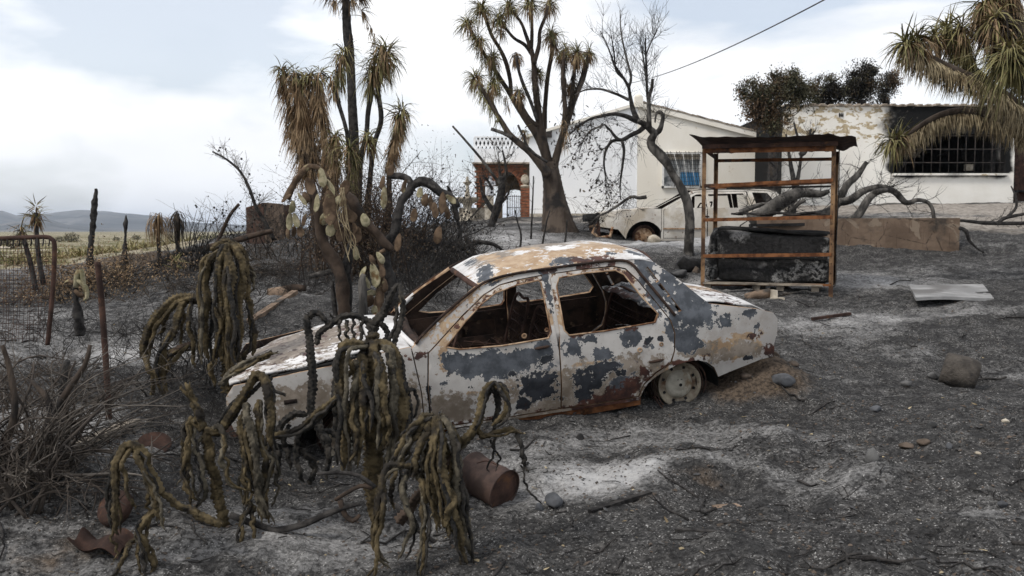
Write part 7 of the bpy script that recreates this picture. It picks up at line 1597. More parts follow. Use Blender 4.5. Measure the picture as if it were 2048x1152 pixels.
for q in range(16):
    b = onG(rg.uniform(-60, 120), 985, 4.9 + rg.uniform(-.2, .3)); ang = rg.uniform(-.6, 1.3); P = [b]; cur = np.array([math.sin(ang), rg.uniform(-.3, .3), .9])
    for k in range(8): cur = cur + rg.normal(0, .22, 3) + [0, 0, -.03]; cur /= np.linalg.norm(cur); P.append(P[-1] + cur * rg.uniform(.07, .12))
    P = cat(P, .04); r0 = rg.uniform(.011, .018); mb_ = MB(); mb_.tube(P, np.linspace(r0, r0 * .35, len(P)), 7); grow(mb_, P, r0 * .45, 5, .3, rg, 2, .05, 1.0, n3=4, rmin=.0014); mb_.build('stem', M_shr, ls)
for q in range(34):   # long thin whips reaching right
    b = onG(rg.uniform(-20, 120), 940, 5.0); e = at(rg.uniform(200, 430), rg.uniform(700, 860), 5.0 + rg.uniform(-.3, .5)); m_ = (b + e) / 2 + [rg.uniform(-.1, .1), 0, rg.uniform(.05, .2)]
    P = cat([b, m_, e], .05) + np.c_[rg.normal(0, .004, (1, 3))]; mb_ = MB(); mb_.tube(P, np.linspace(.006, .0018, len(P)), 5); grow(mb_, P, .0022, 5, .22, rg, 2, .05, .7, n3=3, rmin=.001); mb_.build('stem', M_shr if q % 2 else M_twigg, ls)
for pts in ([(60, 960), (80, 880), (130, 790), (170, 730), (180, 690)], [(20, 970), (10, 900), (30, 820), (20, 740), (5, 690)], [(90, 940), (100, 860), (95, 800), (60, 760)]): limb(ls, pts, 5.0, [8, 8, 7, 6, 4], M_bark, 'thick_stem', 8)
rebase(ls)
thicket('bare_shrub', 'thin charred twiggy shrub in the ash behind the rusty fence post', 300, 700, 6.9, 14, 30, .3, .6, M_char, 33, 0, .6, .004, 4, fine=.5, catg='shrub')
stake('broken charred stump among the stems of the lower left shrub', [(122, 850), (128, 790), (132, 740), (134, 722)], 5.5, [14, 11, 10, 7])
# ================================================================== rusty rack
yw = R(-22)
rk0 = at(1405, 583, 12.0)
rack = empty('rusty_shelf_rack', (float(rk0[0]), float(rk0[1]), G(rk0[0], rk0[1])), 'rusty angle iron shelf rack under a thin warped sheet roof', 'rack'); rack.rotation_euler = (0, 0, yw)
zg = float(rack.location[2]); Rz = np.array([[math.cos(yw), -math.sin(yw)], [math.sin(yw), math.cos(yw)]])
def rl(px, py, dx_side):   # height of a bearing above the rack foot, at the left or right front post
    X = rk0[:2] + Rz @ np.array([dx_side, 0.]); return at(px, py, X[1])[2] - zg
WR, DR = 1.616, .85
hts = [(372, 360), (440, 434), (512, 509)]
top0, top1 = rl(1405, 297, 0), rl(1662, 292, WR)
zr = top0
def angle_bar(name, a, b, wd=.045, th=.004):
    mb = MB(); a = np.array(a, float); b = np.array(b, float); d = b - a; mb.bar(a, b, th, wd); n = np.array([0, .5 * wd, 0]); mb.bar(a + n + [0, 0, wd / 2 - th], b + n + [0, 0, wd / 2 - th], wd, th)
    return mb.build(name, M_rust, rack, False)
posts = []
for (x_, y_) in ((0, 0), (WR, 0), (0.02, DR), (WR, DR)):
    gzz = G(*(rk0[:2] + Rz @ np.array([x_, y_]))) - zg - .04; mb = MB(); zt_ = top0 + (top1 - top0) * x_ / WR
    s1 = 1 if x_ < .5 else -1; s2 = 1 if y_ < .5 else -1
    mb.box((x_, y_, (gzz + zt_) / 2), (.052, .006, zt_ - gzz)); mb.box((x_ - s1 * .023, y_ + s2 * .026, (gzz + zt_) / 2), (.006, .046, zt_ - gzz))
    pst = mb.build('post', simple('rusty_upright', (.10, .058, .034), (.24, .145, .075), 8, (.05, .028, .018), 3, (.48, .62), bstr=.4, bdist=.003, bscale=50) if 'rusty_upright' not in MATS else MATS['rusty_upright'], rack, False); posts.append(pst)
mb = MB()
for q in range(16): mb.lathe((WR - .003, -.0035, .12 + q * .125), (0, -1, 0), [(0, .007), (.0015, .007), (.0015, 0)], 8)
mb.build('bolt_holes', M_soot, posts[1])
for (l, r_) in hts:
    za, zb_ = rl(1405, l, 0), rl(1662, r_, WR)
    angle_bar('front_rail', (.0, -.012, za), (WR, -.012, zb_)); angle_bar('back_rail', (.0, DR - .04, za + .01), (WR, DR - .04, zb_ + .01), .03)
    for x_ in (.01, WR - .01): mb = MB(); mb.bar((x_, 0, za if x_ < 1 else zb_), (x_, DR, za if x_ < 1 else zb_), .005, .03); mb.build('side_rail', M_rustd, rack, False)
angle_bar('front_rail', (0, -.014, top0 - .03), (WR, -.014, top1 - .03), .07); angle_bar('front_rail', (0, -.012, .07), (WR, -.012, .10), .03)
angle_bar('back_rail', (0, DR, top0 - .10), (WR, DR, top1 - .10), .045)
for x_ in (.012, WR - .012): mb = MB(); mb.bar((x_, 0, top0 - .02), (x_, DR, top0 - .06), .006, .06); mb.build('side_rail', M_rustd, rack, False)
# a charred shelf board
mb = MB(); za = rl(1405, 433, 0); n = 20
for i_ in range(n): mb.box((.35 + (WR - .37) * (i_ + .5) / n, .42, za + .035 + .012 * math.sin(i_ * .9)), ((WR - .37) / n + .004, .72, .022))
mb.build('charred_shelf_board', M_char, rack, False); mb = MB(); mb.bar((.28, .1, rl(1405, 380, 0) + .02), (WR, .1, rl(1662, 372, WR) + .0), .02, .025); mb.build('shelf_edge', M_char, rack, False)
# roof sheet, warped
V = []; nx, ny = 46, 14
for i_ in range(nx):
    for j_ in range(ny):
        fx, fy = i_ / (nx - 1), j_ / (ny - 1); x_ = -.16 + (WR + .42) * fx; y_ = -.24 + (DR + .37) * fy
        z_ = top0 + (top1 - top0) * fx + .115 - .08 * fy + .010 * math.sin(fx * 60) * (.4 + fy) + .012 * math.sin(fx * 9 + fy * 4)
        if fx < .10: z_ += (.10 - fx) * .55
        if fx > .84: z_ += (fx - .84) * (-.30 * (1 - fy * 1.5)) + .012 * math.sin(fx * 40)
        V.append((x_, y_, z_))
V = np.array(V); i = np.arange(nx - 1)[:, None] * ny; j = np.arange(ny - 1)[None, :]; q = np.stack([i + j, i + ny + j, i + ny + j + 1, i + j + 1], -1).reshape(-1, 4)
mb = MB(); mb.add(V, q); mb.add(V - [0, 0, .006], q[:, ::-1]); mb.build('roof_sheet', M_rustd, rack)
mb = MB(); mb.bar((-.02, -.06, top0 + .02), (WR + .05, -.06, top1 + .025), .012, .055); mb.build('roof_batten', M_rustd, rack, False)
mb = MB(); mb.tube(cat([(WR + .06, .1, top1 - .03), (WR + .065, .08, 1.3), (WR + .05, .06, .6), (WR + .06, .0, .15), (WR + .03, -.02, .08)], .05), .008, 6); mb.build('hanging_cable', M_char, rack)
def rack_world(x_, y_, z_): p = rk0[:2] + Rz @ np.array([x_, y_]); return (float(p[0]), float(p[1]), zg + z_)
# pallet with boards
pal = empty('wooden_pallet', rack_world(.75, .38, 0.02), 'charred wooden pallet lying under the black mattress in the rack', 'pallet'); pal.rotation_euler = (0, 0, yw)
for q in range(4): mb = MB(); mb.box((.02, -.42 + q * .24, .075), (1.5, .11, .02)); mb.build('deck_board', M_wood if q < 2 else M_char, pal, False)
for x_ in (-.68, -.05, .25, .68):
    for y_ in (-.38, .28): mb = MB(); mb.box((x_, y_, .03), (.09, .09, .07)); mb.build('block', M_wood, pal, False)
# mattress-like black slab, standing on edge
m, nt = new_mat('charred_ticking'); N = NT(nt); p = objc(N)
n1 = N.noise(p, 2.6, 8, .65, .3); n2 = N.noise(p, 22, 6, .72); c_ = N.mix(N.step(n2, .35, .65), (.006, .006, .006), (.022, .021, .021))
msk = N.math('MULTIPLY', N.step(n1, .50, .64), N.step(n2, .44, .58)); c_ = N.mix(msk, c_, (.24, .235, .225)); msk2 = N.step(N.noise(p, 1.7, 3, .5, loc=(.6, 1, 2.1)), .62, .68); c_ = N.mix(N.math('MULTIPLY', msk2, N.step(n2, .36, .5)), c_, (.22, .215, .21)); N.out(c_, .85, N.math('ADD', n1, n2), .9, .03, .25)
mt_ = empty('charred_chest', rack_world(.86, .40, .11), 'black charred chest freezer shaped box with grey ash smears inside the rack', 'freezer'); mt_.rotation_euler = (0, 0, yw)
def lump(name, sx, sy, sz, mat, parent, bev=.06, n=18, warp=.02, seed=1, topfn=None, off=(0, 0, 0)):
    mb = MB(); g = np.linspace(-1, 1, n); faces = []
    for ax in range(3):
        for sg in (-1, 1):
            a_, b_ = np.meshgrid(g, g, indexing='ij'); P = np.zeros((n, n, 3)); o1, o2 = [k for k in range(3) if k != ax]; P[..., ax] = sg; P[..., o1] = a_; P[..., o2] = b_
            P = P.reshape(-1, 3); H = np.array([sx, sy, sz]) / 2; Q = P * H; inner = np.clip(Q, -(H - bev), H - bev); d = Q - inner; l_ = np.linalg.norm(d, axis=1)[:, None]; Q = np.where(l_ > 0, inner + d / np.maximum(l_, 1e-9) * bev, Q)
            Q += warp * np.c_[np.sin(Q[:, 1] * 7 + Q[:, 2] * 5 + seed), np.sin(Q[:, 0] * 6 + Q[:, 2] * 9 + seed), np.sin(Q[:, 0] * 5 + Q[:, 1] * 7 + seed * 2)]
            if topfn is not None: Q = topfn(Q)
            Q += np.array(off); ii = np.arange(n - 1)[:, None] * n; jj = np.arange(n - 1)[None, :]; q = np.stack([ii + jj, ii + n + jj, ii + n + jj + 1, ii + jj + 1], -1).reshape(-1, 4)
            if (sg < 0) ^ (ax == 1): q = q[:, ::-1]
            mb.add(Q, q)
    return mb.build(name, mat, parent)
hM = (rl(1430, 458, 0) - .11)
def top_f(Q): Q = Q.copy(); f_ = (Q[:, 2] / hM + .5); Q[:, 2] -= np.clip(f_, 0, 1) * .12 * (Q[:, 0] / 1.5 + .5) ; Q[:, 0] += .05 * (1 - np.clip(f_, 0, 1)) * (Q[:, 0] < 0); return Q
lump('body', 1.46, .52, hM, m, mt_, .05, 22, .016, 3, top_f, (0, 0, hM / 2 + .0))
o = lump('sagging_left_end', .20, .50, hM * .95, m, mt_, .06, 12, .04, 7, None, (-.74, .05, hM * .50)); o = lump('lid', 1.40, .50, .05, M_soot, mt_, .02, 14, .014, 5, lambda Q: Q - np.c_[0 * Q[:, 0], 0 * Q[:, 0], .075 * (Q[:, 0] / 1.4 + .5)], (0, 0, hM + .01))
mb = MB(); mb.bar((-.70, -.275, hM * .48), (.70, -.275, hM * .45), .012, .02); mb.build('seam', M_soot, mt_, False)

# ================================================================== ground objects
def lie(name, label, catg, px, py, Y, dz=0, group=None):
    p = at(px, py, Y); return empty(name, (p[0], p[1], G(p[0], p[1]) + dz), label, catg, group)
def stone(label, px, py, Y, rx, ry, mat=None, seed=None, name='stone', grp='stones lying on the burnt ground', flat=.6):
    seed = seed or int(px * 3 + py); u = ppx(Y); p = at(px, py, Y); bm = bmesh.new(); bmesh.ops.create_icosphere(bm, subdivisions=3, radius=1)
    rs = random.Random(seed); offs = [Vector((rs.uniform(-1, 1), rs.uniform(-1, 1), rs.uniform(-1, 1))).normalized() for _ in range(9)]
    for v in bm.verts:
        c = v.co.copy()
        for o_ in offs:
            d = c.dot(o_) - rs.uniform(.70, .70) 
            if d > .0: c -= o_ * d * .75
        c *= 1 + .05 * math.sin(c.x * 7 + seed) * math.sin(c.y * 6)
        v.co = Vector((c.x * rx * u, c.y * rx * u * .8, c.z * ry * u))
    me = bpy.data.meshes.new(name); bm.to_mesh(me); bm.free(); me.polygons.foreach_set('use_smooth', [False] * len(me.polygons) if False else [True] * len(me.polygons)); me.materials.append(mat or M_stone)
    o = bpy.data.objects.new(name, me); COL.objects.link(o); o.location = (p[0], p[1], G(p[0], p[1]) + ry * u * .45); o.rotation_euler = (rs.uniform(-.15, .15), rs.uniform(-.15, .15), rs.uniform(0, 3)); tag(o, label, 'stone', grp)
M_stg = simple('grey_river_stone', (.050, .052, .056), (.090, .093, .10), 12, (.05, .05, .05), 5, (.55, .7), bstr=.3)
M_stb = simple('brown_stone', (.065, .050, .038), (.12, .092, .072), 12, (.05, .045, .04), 5, (.5, .65), bstr=.4)
for a_ in [('large smooth dark grey oval stone on the mound behind the car', 1566, 786, 6.8, 26, 15, M_stg), ('grey stone with a pale top on the right foreground slope', 1742, 968, 5.1, 17, 20, M_stone), ('wide flat grey stone right of the rusty can', 1108, 1003, 5.0, 24, 14, M_stg), ('small round stone close to the rusty drum', 1078, 1012, 4.95, 11, 10, M_stg),
           ('small dark stone left of the sawn log', 1866, 742, 7.5, 13, 9, M_stone), ('small grey stone on the bare slope below the sawn log', 1812, 762, 7.1, 14, 9, M_stone), ('flat grey stone half buried at mid right', 1751, 820, 6.3, 14, 8, M_stg), ('dark half buried stone at far right', 1862, 876, 5.7, 12, 9, M_stone), ('thin pale shard of stone at right', 1897, 928, 5.3, 8, 8, M_stg),
           ('reddish brown flat stone at right', 1812, 910, 5.4, 18, 8, M_stb), ('second reddish flat stone lying right of the other', 1846, 915, 5.4, 16, 8, M_stb), ('tiny pale pebble near the right stones', 1955, 951, 5.1, 7, 4, M_cstone), ('pale round boulder beside the wheel of the white estate car', 1308, 505, 17.0, 14, 11, M_cstone), ('brick red stone chunk at the left foot of the rack', 1393, 535, 13.4, 9, 11, M_stb),
           ('dusty grey slab at the foot of the bare tree', 1358, 541, 12.9, 24, 9, M_stone), ('dark stone on the ash below the windscreen side of the yard', 1230, 1000, 4.9, 9, 6, M_stone), ('small slate stone at lower right', 2003, 1054, 4.4, 12, 8, M_stg), ('grey stone beside the car sill', 1253, 920, 5.7, 8, 5, M_stg), ('charred lump by the drum', 1160, 880, 6.1, 12, 7, M_soot), ('pale stone on the bank at far right edge', 2010, 842, 5.8, 10, 6, M_cstone),
           ('small brown rock on the mound by the boot', 1585, 745, 7.3, 14, 9, M_stb), ('earth clod on top of the mound by the boot', 1545, 738, 7.3, 20, 12, M_stb), ('buff clod at the left of the mound', 1490, 770, 6.9, 14, 8, M_stb)]:
    stone(*a_[:6], mat=a_[6])
# sawn log
lg = lie('sawn_log', 'short thick scorched log lying on its side on the right slope', 'log', 1920, 745, 7.3); u = ppx(7.3)
mb = MB(); ax = np.array([.86, -.42, -.26]); ax /= np.linalg.norm(ax); L_ = 66 * u; mb2 = [( -L_ / 2, 0), (-L_ / 2, 30 * u), (-L_ / 2 + .015, 33 * u), (-L_ * .2, 35 * u), (L_ * .1, 36 * u), (L_ * .35, 34 * u), (L_ / 2 - .03, 33 * u), (L_ / 2 - .01, 31 * u), (L_ / 2, 26 * u)]
mb.lathe((0, 0, 30 * u), ax, mb2, 22); mb.build('bark', simple('scorched_log_bark', (.040, .035, .031), (.088, .077, .066), 9, (.035, .032, .030), 5, (.5, .62), bstr=.9, bdist=.02, bscale=40), lg)
mb = MB(); mb.lathe((0, 0, 30 * u) + ax * L_ * .5, ax, [(0, 26 * u), (-.006, 20 * u), (.0, 8 * u), (-.004, 0)], 20); mb.build('cut_face', M_stone, lg)
# rusty can
dr = lie('rusty_can', 'rusty brown dented can lying on its side in the ash in front of the car', 'can', 975, 990, 5.15); u = ppx(5.15); ax = np.array([.70, -.62, -.22]); ax /= np.linalg.norm(ax); c0 = np.array([0, 0, 42 * u]); L_ = 98 * u
M_can = simple('brown_rusty_can', (.030, .020, .017), (.072, .046, .037), 9, (.03, .02, .017), 5, (.52, .66), rough=.7, bstr=.4, bdist=.004, bscale=40)
mb = MB(); r_ = 42 * u; pf = [(-L_ / 2, r_ * .2), (-L_ / 2 + .002, r_ * .9), (-L_ / 2 - .004, r_), (-L_ / 2 + .008, r_ * 1.02), (-L_ / 2 + .012, r_ * .98), (-L_ * .2, r_ * .97), (-L_ * .16, r_ * 1.0), (-L_ * .12, r_ * .97), (L_ * .2, r_ * .98), (L_ * .24, r_), (L_ * .28, r_ * .97), (L_ / 2 - .012, r_ * .98), (L_ / 2 - .006, r_ * 1.03), (L_ / 2, r_ * 1.03), (L_ / 2, r_ * .98), (L_ / 2 - .010, r_ * .97)]
mb.lathe(c0, ax, pf, 36)
V_ = mb.v[0]; ang_ = (V_ - c0); V_ -= ax * 0; dent = np.exp(-(((V_ - (c0 + [0, -.03, r_])) ** 2).sum(1)) / .006); V_[:, 2] -= dent * .022; mb.build('shell', M_can, dr)
mb = MB(); mb.lathe(c0, ax, [(L_ / 2 - .012, r_ * .98), (L_ / 2 - .014, r_ * .6), (L_ / 2 - .010, r_ * .3), (L_ / 2 - .012, 0)], 30); mb.build('end_plate', M_rustd, dr)
mb = MB(); mb.tube(cat([c0 + [-.06, -.05, r_ * .95], c0 + [0, -.06, r_ * 1.08], c0 + [.06, -.08, r_ * .92]], .01), .004, 5); mb.build('wire_handle', M_rustd, dr)
# round rusty lid and sheet, lower left
ld = lie('curved_lid', 'curved dark rusty metal lid leaning in the ash at lower left', 'lid', 215, 1060, 4.6); u = ppx(4.6); mb = MB()
for q in range(2):
    th = np.linspace(0, 2 * math.pi, 30)
mb.lathe((0, .05, 48 * u), (-.35, -.72, .6), [(0, 0), (.010, 11 * u), (.008, 24 * u), (.0, 34 * u), (-.02, 38 * u), (-.05, 39 * u), (-.05, 37 * u), (-.02, 36 * u)], 32); mb.build('lid', M_rustd, ld)
rs_ = lie('bent_sheet', 'crumpled dark brown metal sheet lying below the rusty lid', 'metal sheet', 205, 1095, 4.45); u = ppx(4.45); nx, ny = 14, 10; V = []
for i_ in range(nx):
    for j_ in range(ny): fx, fy = i_ / 13 - .5, j_ / 9 - .5; V.append((fx * 100 * u, fy * .22, .045 + .03 * math.sin(fx * 7) + .02 * math.cos(fy * 9 + fx * 4) - fx * .05))
i = np.arange(nx - 1)[:, None] * ny; j = np.arange(ny - 1)[None, :]; q = np.stack([i + j, i + ny + j, i + ny + j + 1, i + j + 1], -1).reshape(-1, 4); mb = MB(); mb.add(V, q); mb.add(np.array(V) - [0, 0, .003], q[:, ::-1]); mb.build('sheet', M_rustd, rs_)
# bent plates near the shrub
for (px, py, Y_, rx, lb) in ((308, 882, 5.7, 34, 'dark curved metal bowl half buried left of the trailing cacti'), (470, 770, 6.2, 26, 'rust brown metal scrap behind the tallest trailing cactus')):
    s_ = lie('metal_scrap', lb, 'scrap', px, py, Y_); u = ppx(Y_); mb = MB(); mb.lathe((0, 0, 6 * u), (.2, -.5, .9), [(-.02, rx * u * .2), (-.03, rx * u * .7), (.0, rx * u), (.004, rx * u), (-.02, rx * u * .68), (-.012, 0)], 20); mb.build('plate', M_rustd, s_)
# board in ash
def board(name, label, a, b, wd, th, mat, catg='board', Y0=None, lift=.0):
    A_ = onG(*a); B_ = onG(*b); A_[2] += th / 2 + lift; B_[2] += th / 2 + lift; mid = (A_ + B_) / 2; r_ = empty(name, tuple(mid), label, catg); mb = MB(); n = 8; d = (B_ - A_) / n
    for k in range(1): mb.bar(A_ - mid, B_ - mid, wd, th)
    mb.build('board', mat, r_, False); return r_
board('ash_covered_board', 'long ash grey board lying diagonally among the twigs at left', (150, 905, 5.3), (268, 812, 6.0), .085, .03, M_wood, lift=.02)
board('charred_stick', 'black charred stick on the ash near the bottom edge', (1350, 1103, 4.3), (1452, 1118, 4.25), .03, .022, M_char, 'stick')
board('charred_stick', 'long dark stick beside the burnt hollow in the foreground', (1180, 1045, 4.75), (1300, 1000, 5.0), .035, .02, M_char, 'stick')
board('rusty_shard', 'small reddish brown shard right of the burnt hollow', (1428, 1028, 4.75), (1478, 1014, 4.8), .055, .008, M_clay, 'shard')
board('charred_stick', 'thin dark stick lying on the ash in front of the pallet', (1625, 640, 9.6), (1700, 628, 9.9), .04, .03, M_rustd, 'stick')
board('charred_plank', 'charred plank on top of the brown wall behind the rack', (1500, 436, 15.9), (1690, 434, 15.9), .16, .05, M_soot, lift=.30)
board('wooden_offcut', 'pale wooden offcut in the ash behind the trailing cacti', (500, 632, 8.9), (590, 586, 10.2), .07, .05, M_clay, 'offcut')
# logs behind
for (pts, rr_, lb, Y_, nm, mt) in [([(538, 592), (560, 590), (575, 596)], [14, 16, 12], 'pale cut stump end lying with the brown logs', 10.4, 'cut_log', M_clay), ([(566, 580), (585, 576), (612, 577)], [7, 8, 6], 'short brown log at the right of the cut stump', 10.5, 'cut_log', M_brown), ([(560, 600), (585, 598), (610, 596)], [5, 6, 5], 'thin brown log in front of the cut stump', 10.2, 'cut_log', M_brown),
        ([(632, 592), (640, 587), (650, 590)], [3, 4, 3], 'small charred curl of bark right of the brown logs', 10.2, 'bark_piece', M_char), ([(1492, 596), (1505, 592), (1540, 586)], [9, 10, 10], 'broken reddish clay pipe lying before the left foot of the rack', 11.2, 'clay_pipe', M_clay),
        ([(612, 555), (650, 546), (665, 540)], [5, 6, 4], 'ash covered plank on the slope left of the prickly pear', 11.5, 'plank', M_greyb), ([(1360, 520), (1375, 532), (1395, 528), (1400, 545)], [10, 14, 12, 8], 'black charred root mass at the foot of the bare tree', 13.6, 'charred_root', M_soot)]:
    r_ = plant(nm, pts[0][0], pts[0][1], Y_, lb, nm.split('_')[-1]); limb(r_, pts, Y_, rr_, mt, 'piece', 12); rebase(r_)
bw = plant('broken_tile_heap', 1545, 596, 11.1, 'grey ash covered broken tile at the end of the clay pipe', 'tile'); mb = MB(); p = at(1547, 588, 11.1); mb.box(p, (.05, .18, .10)); mb.box(p + [.02, -.1, -.05], (.15, .1, .03)); mb.build('piece', M_cstone, bw, False); rebase(bw)
# white board
P4 = [onG(1818, 566, 11.35), onG(1966, 562, 11.55), onG(1988, 590, 10.2), onG(1832, 598, 10.1)]
n_ = .035; mid = sum(P4) / 4; zm = max(p[2] for p in P4); wb = empty('pale_panel', tuple(mid), 'flat pale grey panel lying on the ash in front of the brown wall', 'panel')
T_ = [np.array([p[0], p[1], mid[2] + .06 + (.05 if k_ < 2 else -.02)]) - mid for k_, p in enumerate(P4)]; mb = MB(); n1_ = 12; V = []
for i_ in range(n1_):
    for j_ in range(8): fx, fy = i_ / (n1_ - 1), j_ / 7; V.append(T_[0] * (1 - fx) * (1 - fy) + T_[1] * fx * (1 - fy) + T_[2] * fx * fy + T_[3] * (1 - fx) * fy + [0, 0, .012 * math.sin(fx * 5) * fy])
V = np.array(V); i = np.arange(n1_ - 1)[:, None] * 8; j = np.arange(7)[None, :]; q = np.stack([i + j, i + 8 + j, i + 8 + j + 1, i + j + 1], -1).reshape(-1, 4)[:, ::-1]; mb.add(V, q); mb.add(V - [0, 0, n_], q[:, ::-1])
for L1 in ([k * 8 for k in range(n1_)], [k * 8 + 7 for k in range(n1_)], list(range(8)), [(n1_ - 1) * 8 + k for k in range(8)]):
    for a_, b_ in zip(L1[:-1], L1[1:]): mb.add([V[a_], V[b_], V[b_] - [0, 0, n_], V[a_] - [0, 0, n_]], [[0, 1, 2, 3]])
mb.build('sheet', simple('dirty_white_sheet', (.20, .198, .195), (.31, .305, .30), 3, (.14, .135, .13), 2, (.52, .66), bstr=.2), wb, False)

# ---------------------------------------------------------------- loose roots and litter
rt = plant('charred_root', 640, 1040, 4.7, 'snaking charred root between the trailing cacti in the foreground', 'root')
for pts, r_, mt in (([(540, 1062), (570, 1058), (610, 1048), (650, 1030), (690, 1015), (720, 1008)], [9, 9, 9, 9, 8, 6], M_char), ([(460, 1030), (500, 1045), (545, 1060), (575, 1075)], [9, 10, 8, 5], M_char), ([(790, 1010), (820, 1045), (850, 1070), (880, 1090), (920, 1110)], [8, 9, 8, 6, 4], M_char), ([(560, 1065), (580, 1075), (570, 1095)], [6, 5, 3], M_char), ([(635, 948), (680, 945), (720, 952), (750, 975)], [5, 6, 6, 7], M_brown), ([(670, 1000), (695, 985), (720, 972), (745, 975)], [5, 6, 6, 7], M_brown), ([(680, 1000), (690, 1030), (706, 1042), (720, 1030)], [8, 8, 7, 5], M_brown), ([(330, 1070), (350, 1062), (380, 1066), (412, 1078)], [3, 4, 4, 2], M_char), ([(150, 1100), (168, 1120), (200, 1135), (240, 1145)], [5, 5, 5, 4], M_char), ([(800, 1140), (830, 1118), (870, 1112)], [4, 4, 2], M_char)): limb(rt, pts, 4.65, [q * .72 for q in r_], M_char if mt is M_brown and pts[0][0] < 660 else mt, 'root', 9)
rebase(rt)
tw = MB(); rg = np.random.default_rng(31)
for q in range(900):
    Y_ = 3.6 + 10 * rg.random() ** 1.7; x_ = rg.uniform(-.62, .62) * Y_; l_ = rg.uniform(.03, .16); a_ = rg.uniform(0, 6.28); P = []
    for k in range(4): xx_, yy_ = x_ + math.cos(a_) * l_ * k / 3 + rg.normal(0, .006), Y_ + math.sin(a_) * l_ * k / 3 + rg.normal(0, .006); P.append((xx_, yy_))
    P = np.array(P); z_ = gz(P[:, 0], P[:, 1]) + .004 + rg.uniform(0, .012); tw.tube(np.c_[P, z_], rg.uniform(.0012, .0035), 4, cap=False)
for q in range(130):
    Y_ = 3.8 + 9 * rg.random() ** 1.5; x_ = rg.uniform(-.6, .6) * Y_; l_ = rg.uniform(.10, .38); a_ = rg.uniform(0, 6.28); k = np.arange(6) / 5
    P = np.c_[x_ + math.cos(a_) * l_ * k + rg.normal(0, .010, 6), Y_ + math.sin(a_) * l_ * k + rg.normal(0, .010, 6)]; r_ = rg.uniform(.004, .010)
    C_ = np.c_[P, gz(P[:, 0], P[:, 1]) + r_ + rg.uniform(0, .02) * k]; tw.tube(C_, np.linspace(r_, r_ * .5, 6), 6); grow(tw, C_, r_ * .5, 2, l_ * .4, rg, 1, .1)
tag(tw.build('ground_twigs', M_char), kind='stuff', label='fine charred twigs strewn over the ash', cat='twigs')
def litter(name, label, n, smin, smax, mat, seed, flat=.35, maxY=13, power=1.5):
    rg = np.random.default_rng(seed); Y_ = 3.4 + (maxY - 3.4) * rg.random(n) ** power; X_ = rg.uniform(-.66, .66, n) * Y_; k_ = fbm(X_ / .5, Y_ / .5, seed * 7, 3) > rg.uniform(.38, .62, n); X_ = X_[k_]; Y_ = Y_[k_]; n = len(X_); Z_ = gz(X_, Y_); base = np.array([[1, 0, 0], [0, 1, 0], [-1, 0, 0], [0, -1, 0], [0, 0, 1], [0, 0, -.4]], float)
    f = np.array([[0, 1, 4], [1, 2, 4], [2, 3, 4], [3, 0, 4], [1, 0, 5], [2, 1, 5], [3, 2, 5], [0, 3, 5]]); s_ = rg.uniform(smin, smax, n) * rg.uniform(.5, 1, n); a_ = rg.uniform(0, 6.28, n)
    B = base[None] * (1 + rg.normal(0, .25, (n, 6, 1))) * s_[:, None, None]; B[:, :, 2] *= flat; B[:, :, 0] *= rg.uniform(.5, 1.5, n)[:, None]; c_, d_ = np.cos(a_)[:, None], np.sin(a_)[:, None]; x_ = B[:, :, 0] * c_ - B[:, :, 1] * d_; y_ = B[:, :, 0] * d_ + B[:, :, 1] * c_
    tl = rg.normal(0, .35, (n, 1)); z_ = B[:, :, 2] + x_ * tl; V = np.stack([x_ + X_[:, None], y_ + Y_[:, None], z_ + Z_[:, None] + s_[:, None] * flat * .3], -1); mb = MB(); mb.add(V.reshape(-1, 3), None, (f[None] + (np.arange(n) * 6)[:, None, None]).reshape(-1, 3))
    tag(mb.build(name, mat, None, False), label, name.split('_')[-1], kind='stuff')
M_ashf = simple('ash_flake', (.22, .215, .21), (.42, .41, .395), 30, bstr=.1)
litter('ash_flakes', 'pale flakes of ash and bone white crumbs on the ground', 9000, .002, .0075, M_ashf, 1, .4, 12, 1.3); litter('charcoal_crumbs', 'black charcoal crumbs on the ground', 26000, .002, .011, M_soot, 2, .6, 13, 1.3); litter('soil_clods', 'brown and grey crumbs of soil on the ground', 12000, .004, .016, M_stb, 3, .6, 13, 1.3); litter('grey_pebbles', 'small grey pebbles on the ground', 2600, .006, .022, M_stone, 4, .6, 14, 1.2)
rg = np.random.default_rng(8); n = 260; Y_ = 3.6 + 6 * rg.random(n) ** 1.3; X_ = rg.uniform(-.6, .6, n) * Y_; mb = MB(); d = np.c_[rg.normal(size=n), rg.normal(size=n), rg.uniform(-.05, .35, n)]; leaves(mb, np.c_[X_, Y_, gz(X_, Y_) + .008], d, rg.uniform(.012, .045, n), rg.uniform(.003, .007, n), rg.uniform(-.1, .2, n), rg, 4); tag(mb.build('fallen_leaves', M_leafp, None, False), 'small scorched leaves scattered on the ash', 'leaves', kind='stuff')

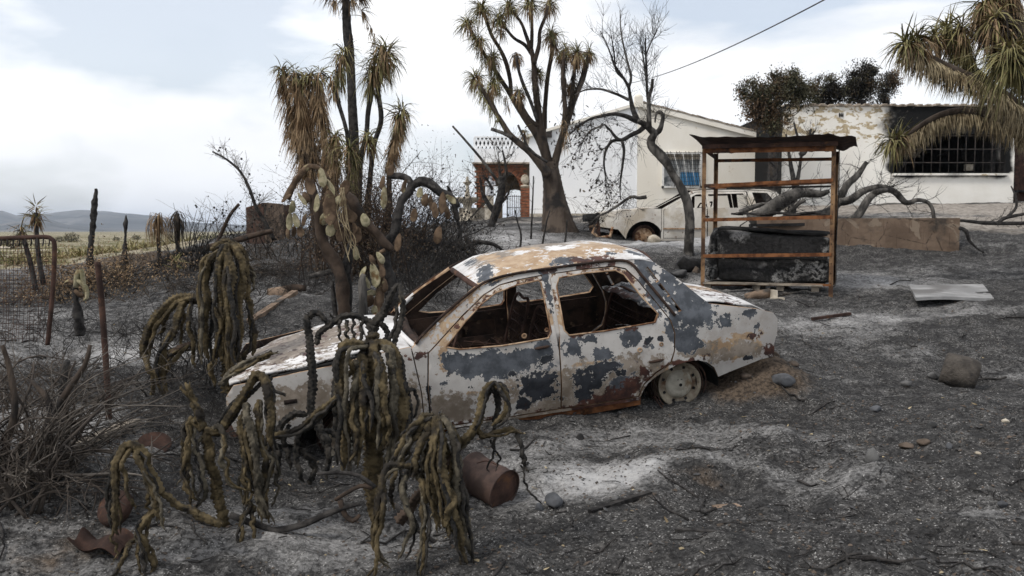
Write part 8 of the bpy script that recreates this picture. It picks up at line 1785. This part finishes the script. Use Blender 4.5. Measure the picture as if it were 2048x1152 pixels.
# heap of soft earth behind the car's tail gets crumbs
# ---------------------------------------------------------------- field scrub far left
mb = MB(); rg = np.random.default_rng(14); n = 5200; Y_ = 16 + 150 * rg.random(n) ** 2.2; X_ = -.60 * Y_ * rg.uniform(.28, 1.12, n); nz_ = fbm(X_ / 5, Y_ / 5, 3, 3); k = (nz_ > .48) & (X_ < -5.6 - (Y_ - 14) * .05); X_, Y_ = X_[k], Y_[k]; n = len(X_); Z_ = gz(X_, Y_)
R8 = 7
for q in range(R8): d = np.c_[rg.normal(0, .6, n), rg.normal(0, .6, n), rg.uniform(.4, 1, n)]; leaves(mb, np.c_[X_ + rg.normal(0, .12, n), Y_ + rg.normal(0, .12, n), Z_ - .02], d, rg.uniform(.08, .26, n), rg.uniform(.006, .016, n), rg.uniform(0, .2, n), rg, 2)
tag(mb.build('dry_grass', simple('dry_field_grass', (.16, .14, .055), (.34, .29, .16), .9, (.085, .095, .04), .6, (.5, .6), bstr=.1), None, False), 'dry grass and scrub covering the unburnt plain', 'grass', kind='stuff')
def bush(label, px, py, Y, r, seed):
    r_ = plant('field_bush', px, py, Y, label, 'bush', 'bushes out on the plain'); rg = np.random.default_rng(seed); u = ppx(Y); c = np.array(r_.location); c[2] += r * u * .6; n = 500; v = rg.normal(size=(n, 3)); v /= np.linalg.norm(v, axis=1)[:, None]; C = c + v * (rg.uniform(.5, 1.1, n) * r * u)[:, None] * [1.25, 1, .75]; mb = MB(); leaves(mb, C, rg.normal(size=(n, 3)), rg.uniform(.2, .5, n) * r * u * .5, rg.uniform(.1, .2, n) * r * u * .4, np.full(n, .1), rg, 2); mb.build('foliage', M_fol2, r_, False)
    mb = MB(); mb.tube([np.array(r_.location) - [0, 0, .1], c], r * u * .06, 5); mb.build('stem', M_char, r_); rebase(r_)
for i_, (px, py, Y, r, lb) in enumerate([(30, 467, 60, 20, 'brown green bush on the plain near the left edge'), (142, 464, 90, 13, 'dark round bush on the plain left of the tall charred stalk'), (118, 468, 90, 8, 'small bush just left of the dark round bush'), (272, 464, 110, 7, 'small dark bush on the plain right of the pointed stalk'), (5, 468, 70, 10, 'small bush at the very left edge of the plain'), (232, 466, 100, 6, 'tiny olive bush between the two charred stalks'), (300, 470, 50, 12, 'olive bush on the plain left of the drooping yuccas')]): bush(lb, px, py, Y, r, i_)

# power line
a = at(1640, 2, 16); mb = MB(); A_ = at(1262, 166, 27.5); B_ = at(1700, -28, 11.0); t = np.linspace(0, 1, 40)[:, None]; P = A_ * (1 - t) + B_ * t; P[:, 2] -= .16 * (1 - (2 * t[:, 0] - 1) ** 2) ; mb.tube(P, .009, 6); tag(mb.build('power_line', M_iron), 'thin overhead cable sloping down to the gabled house', 'cable')
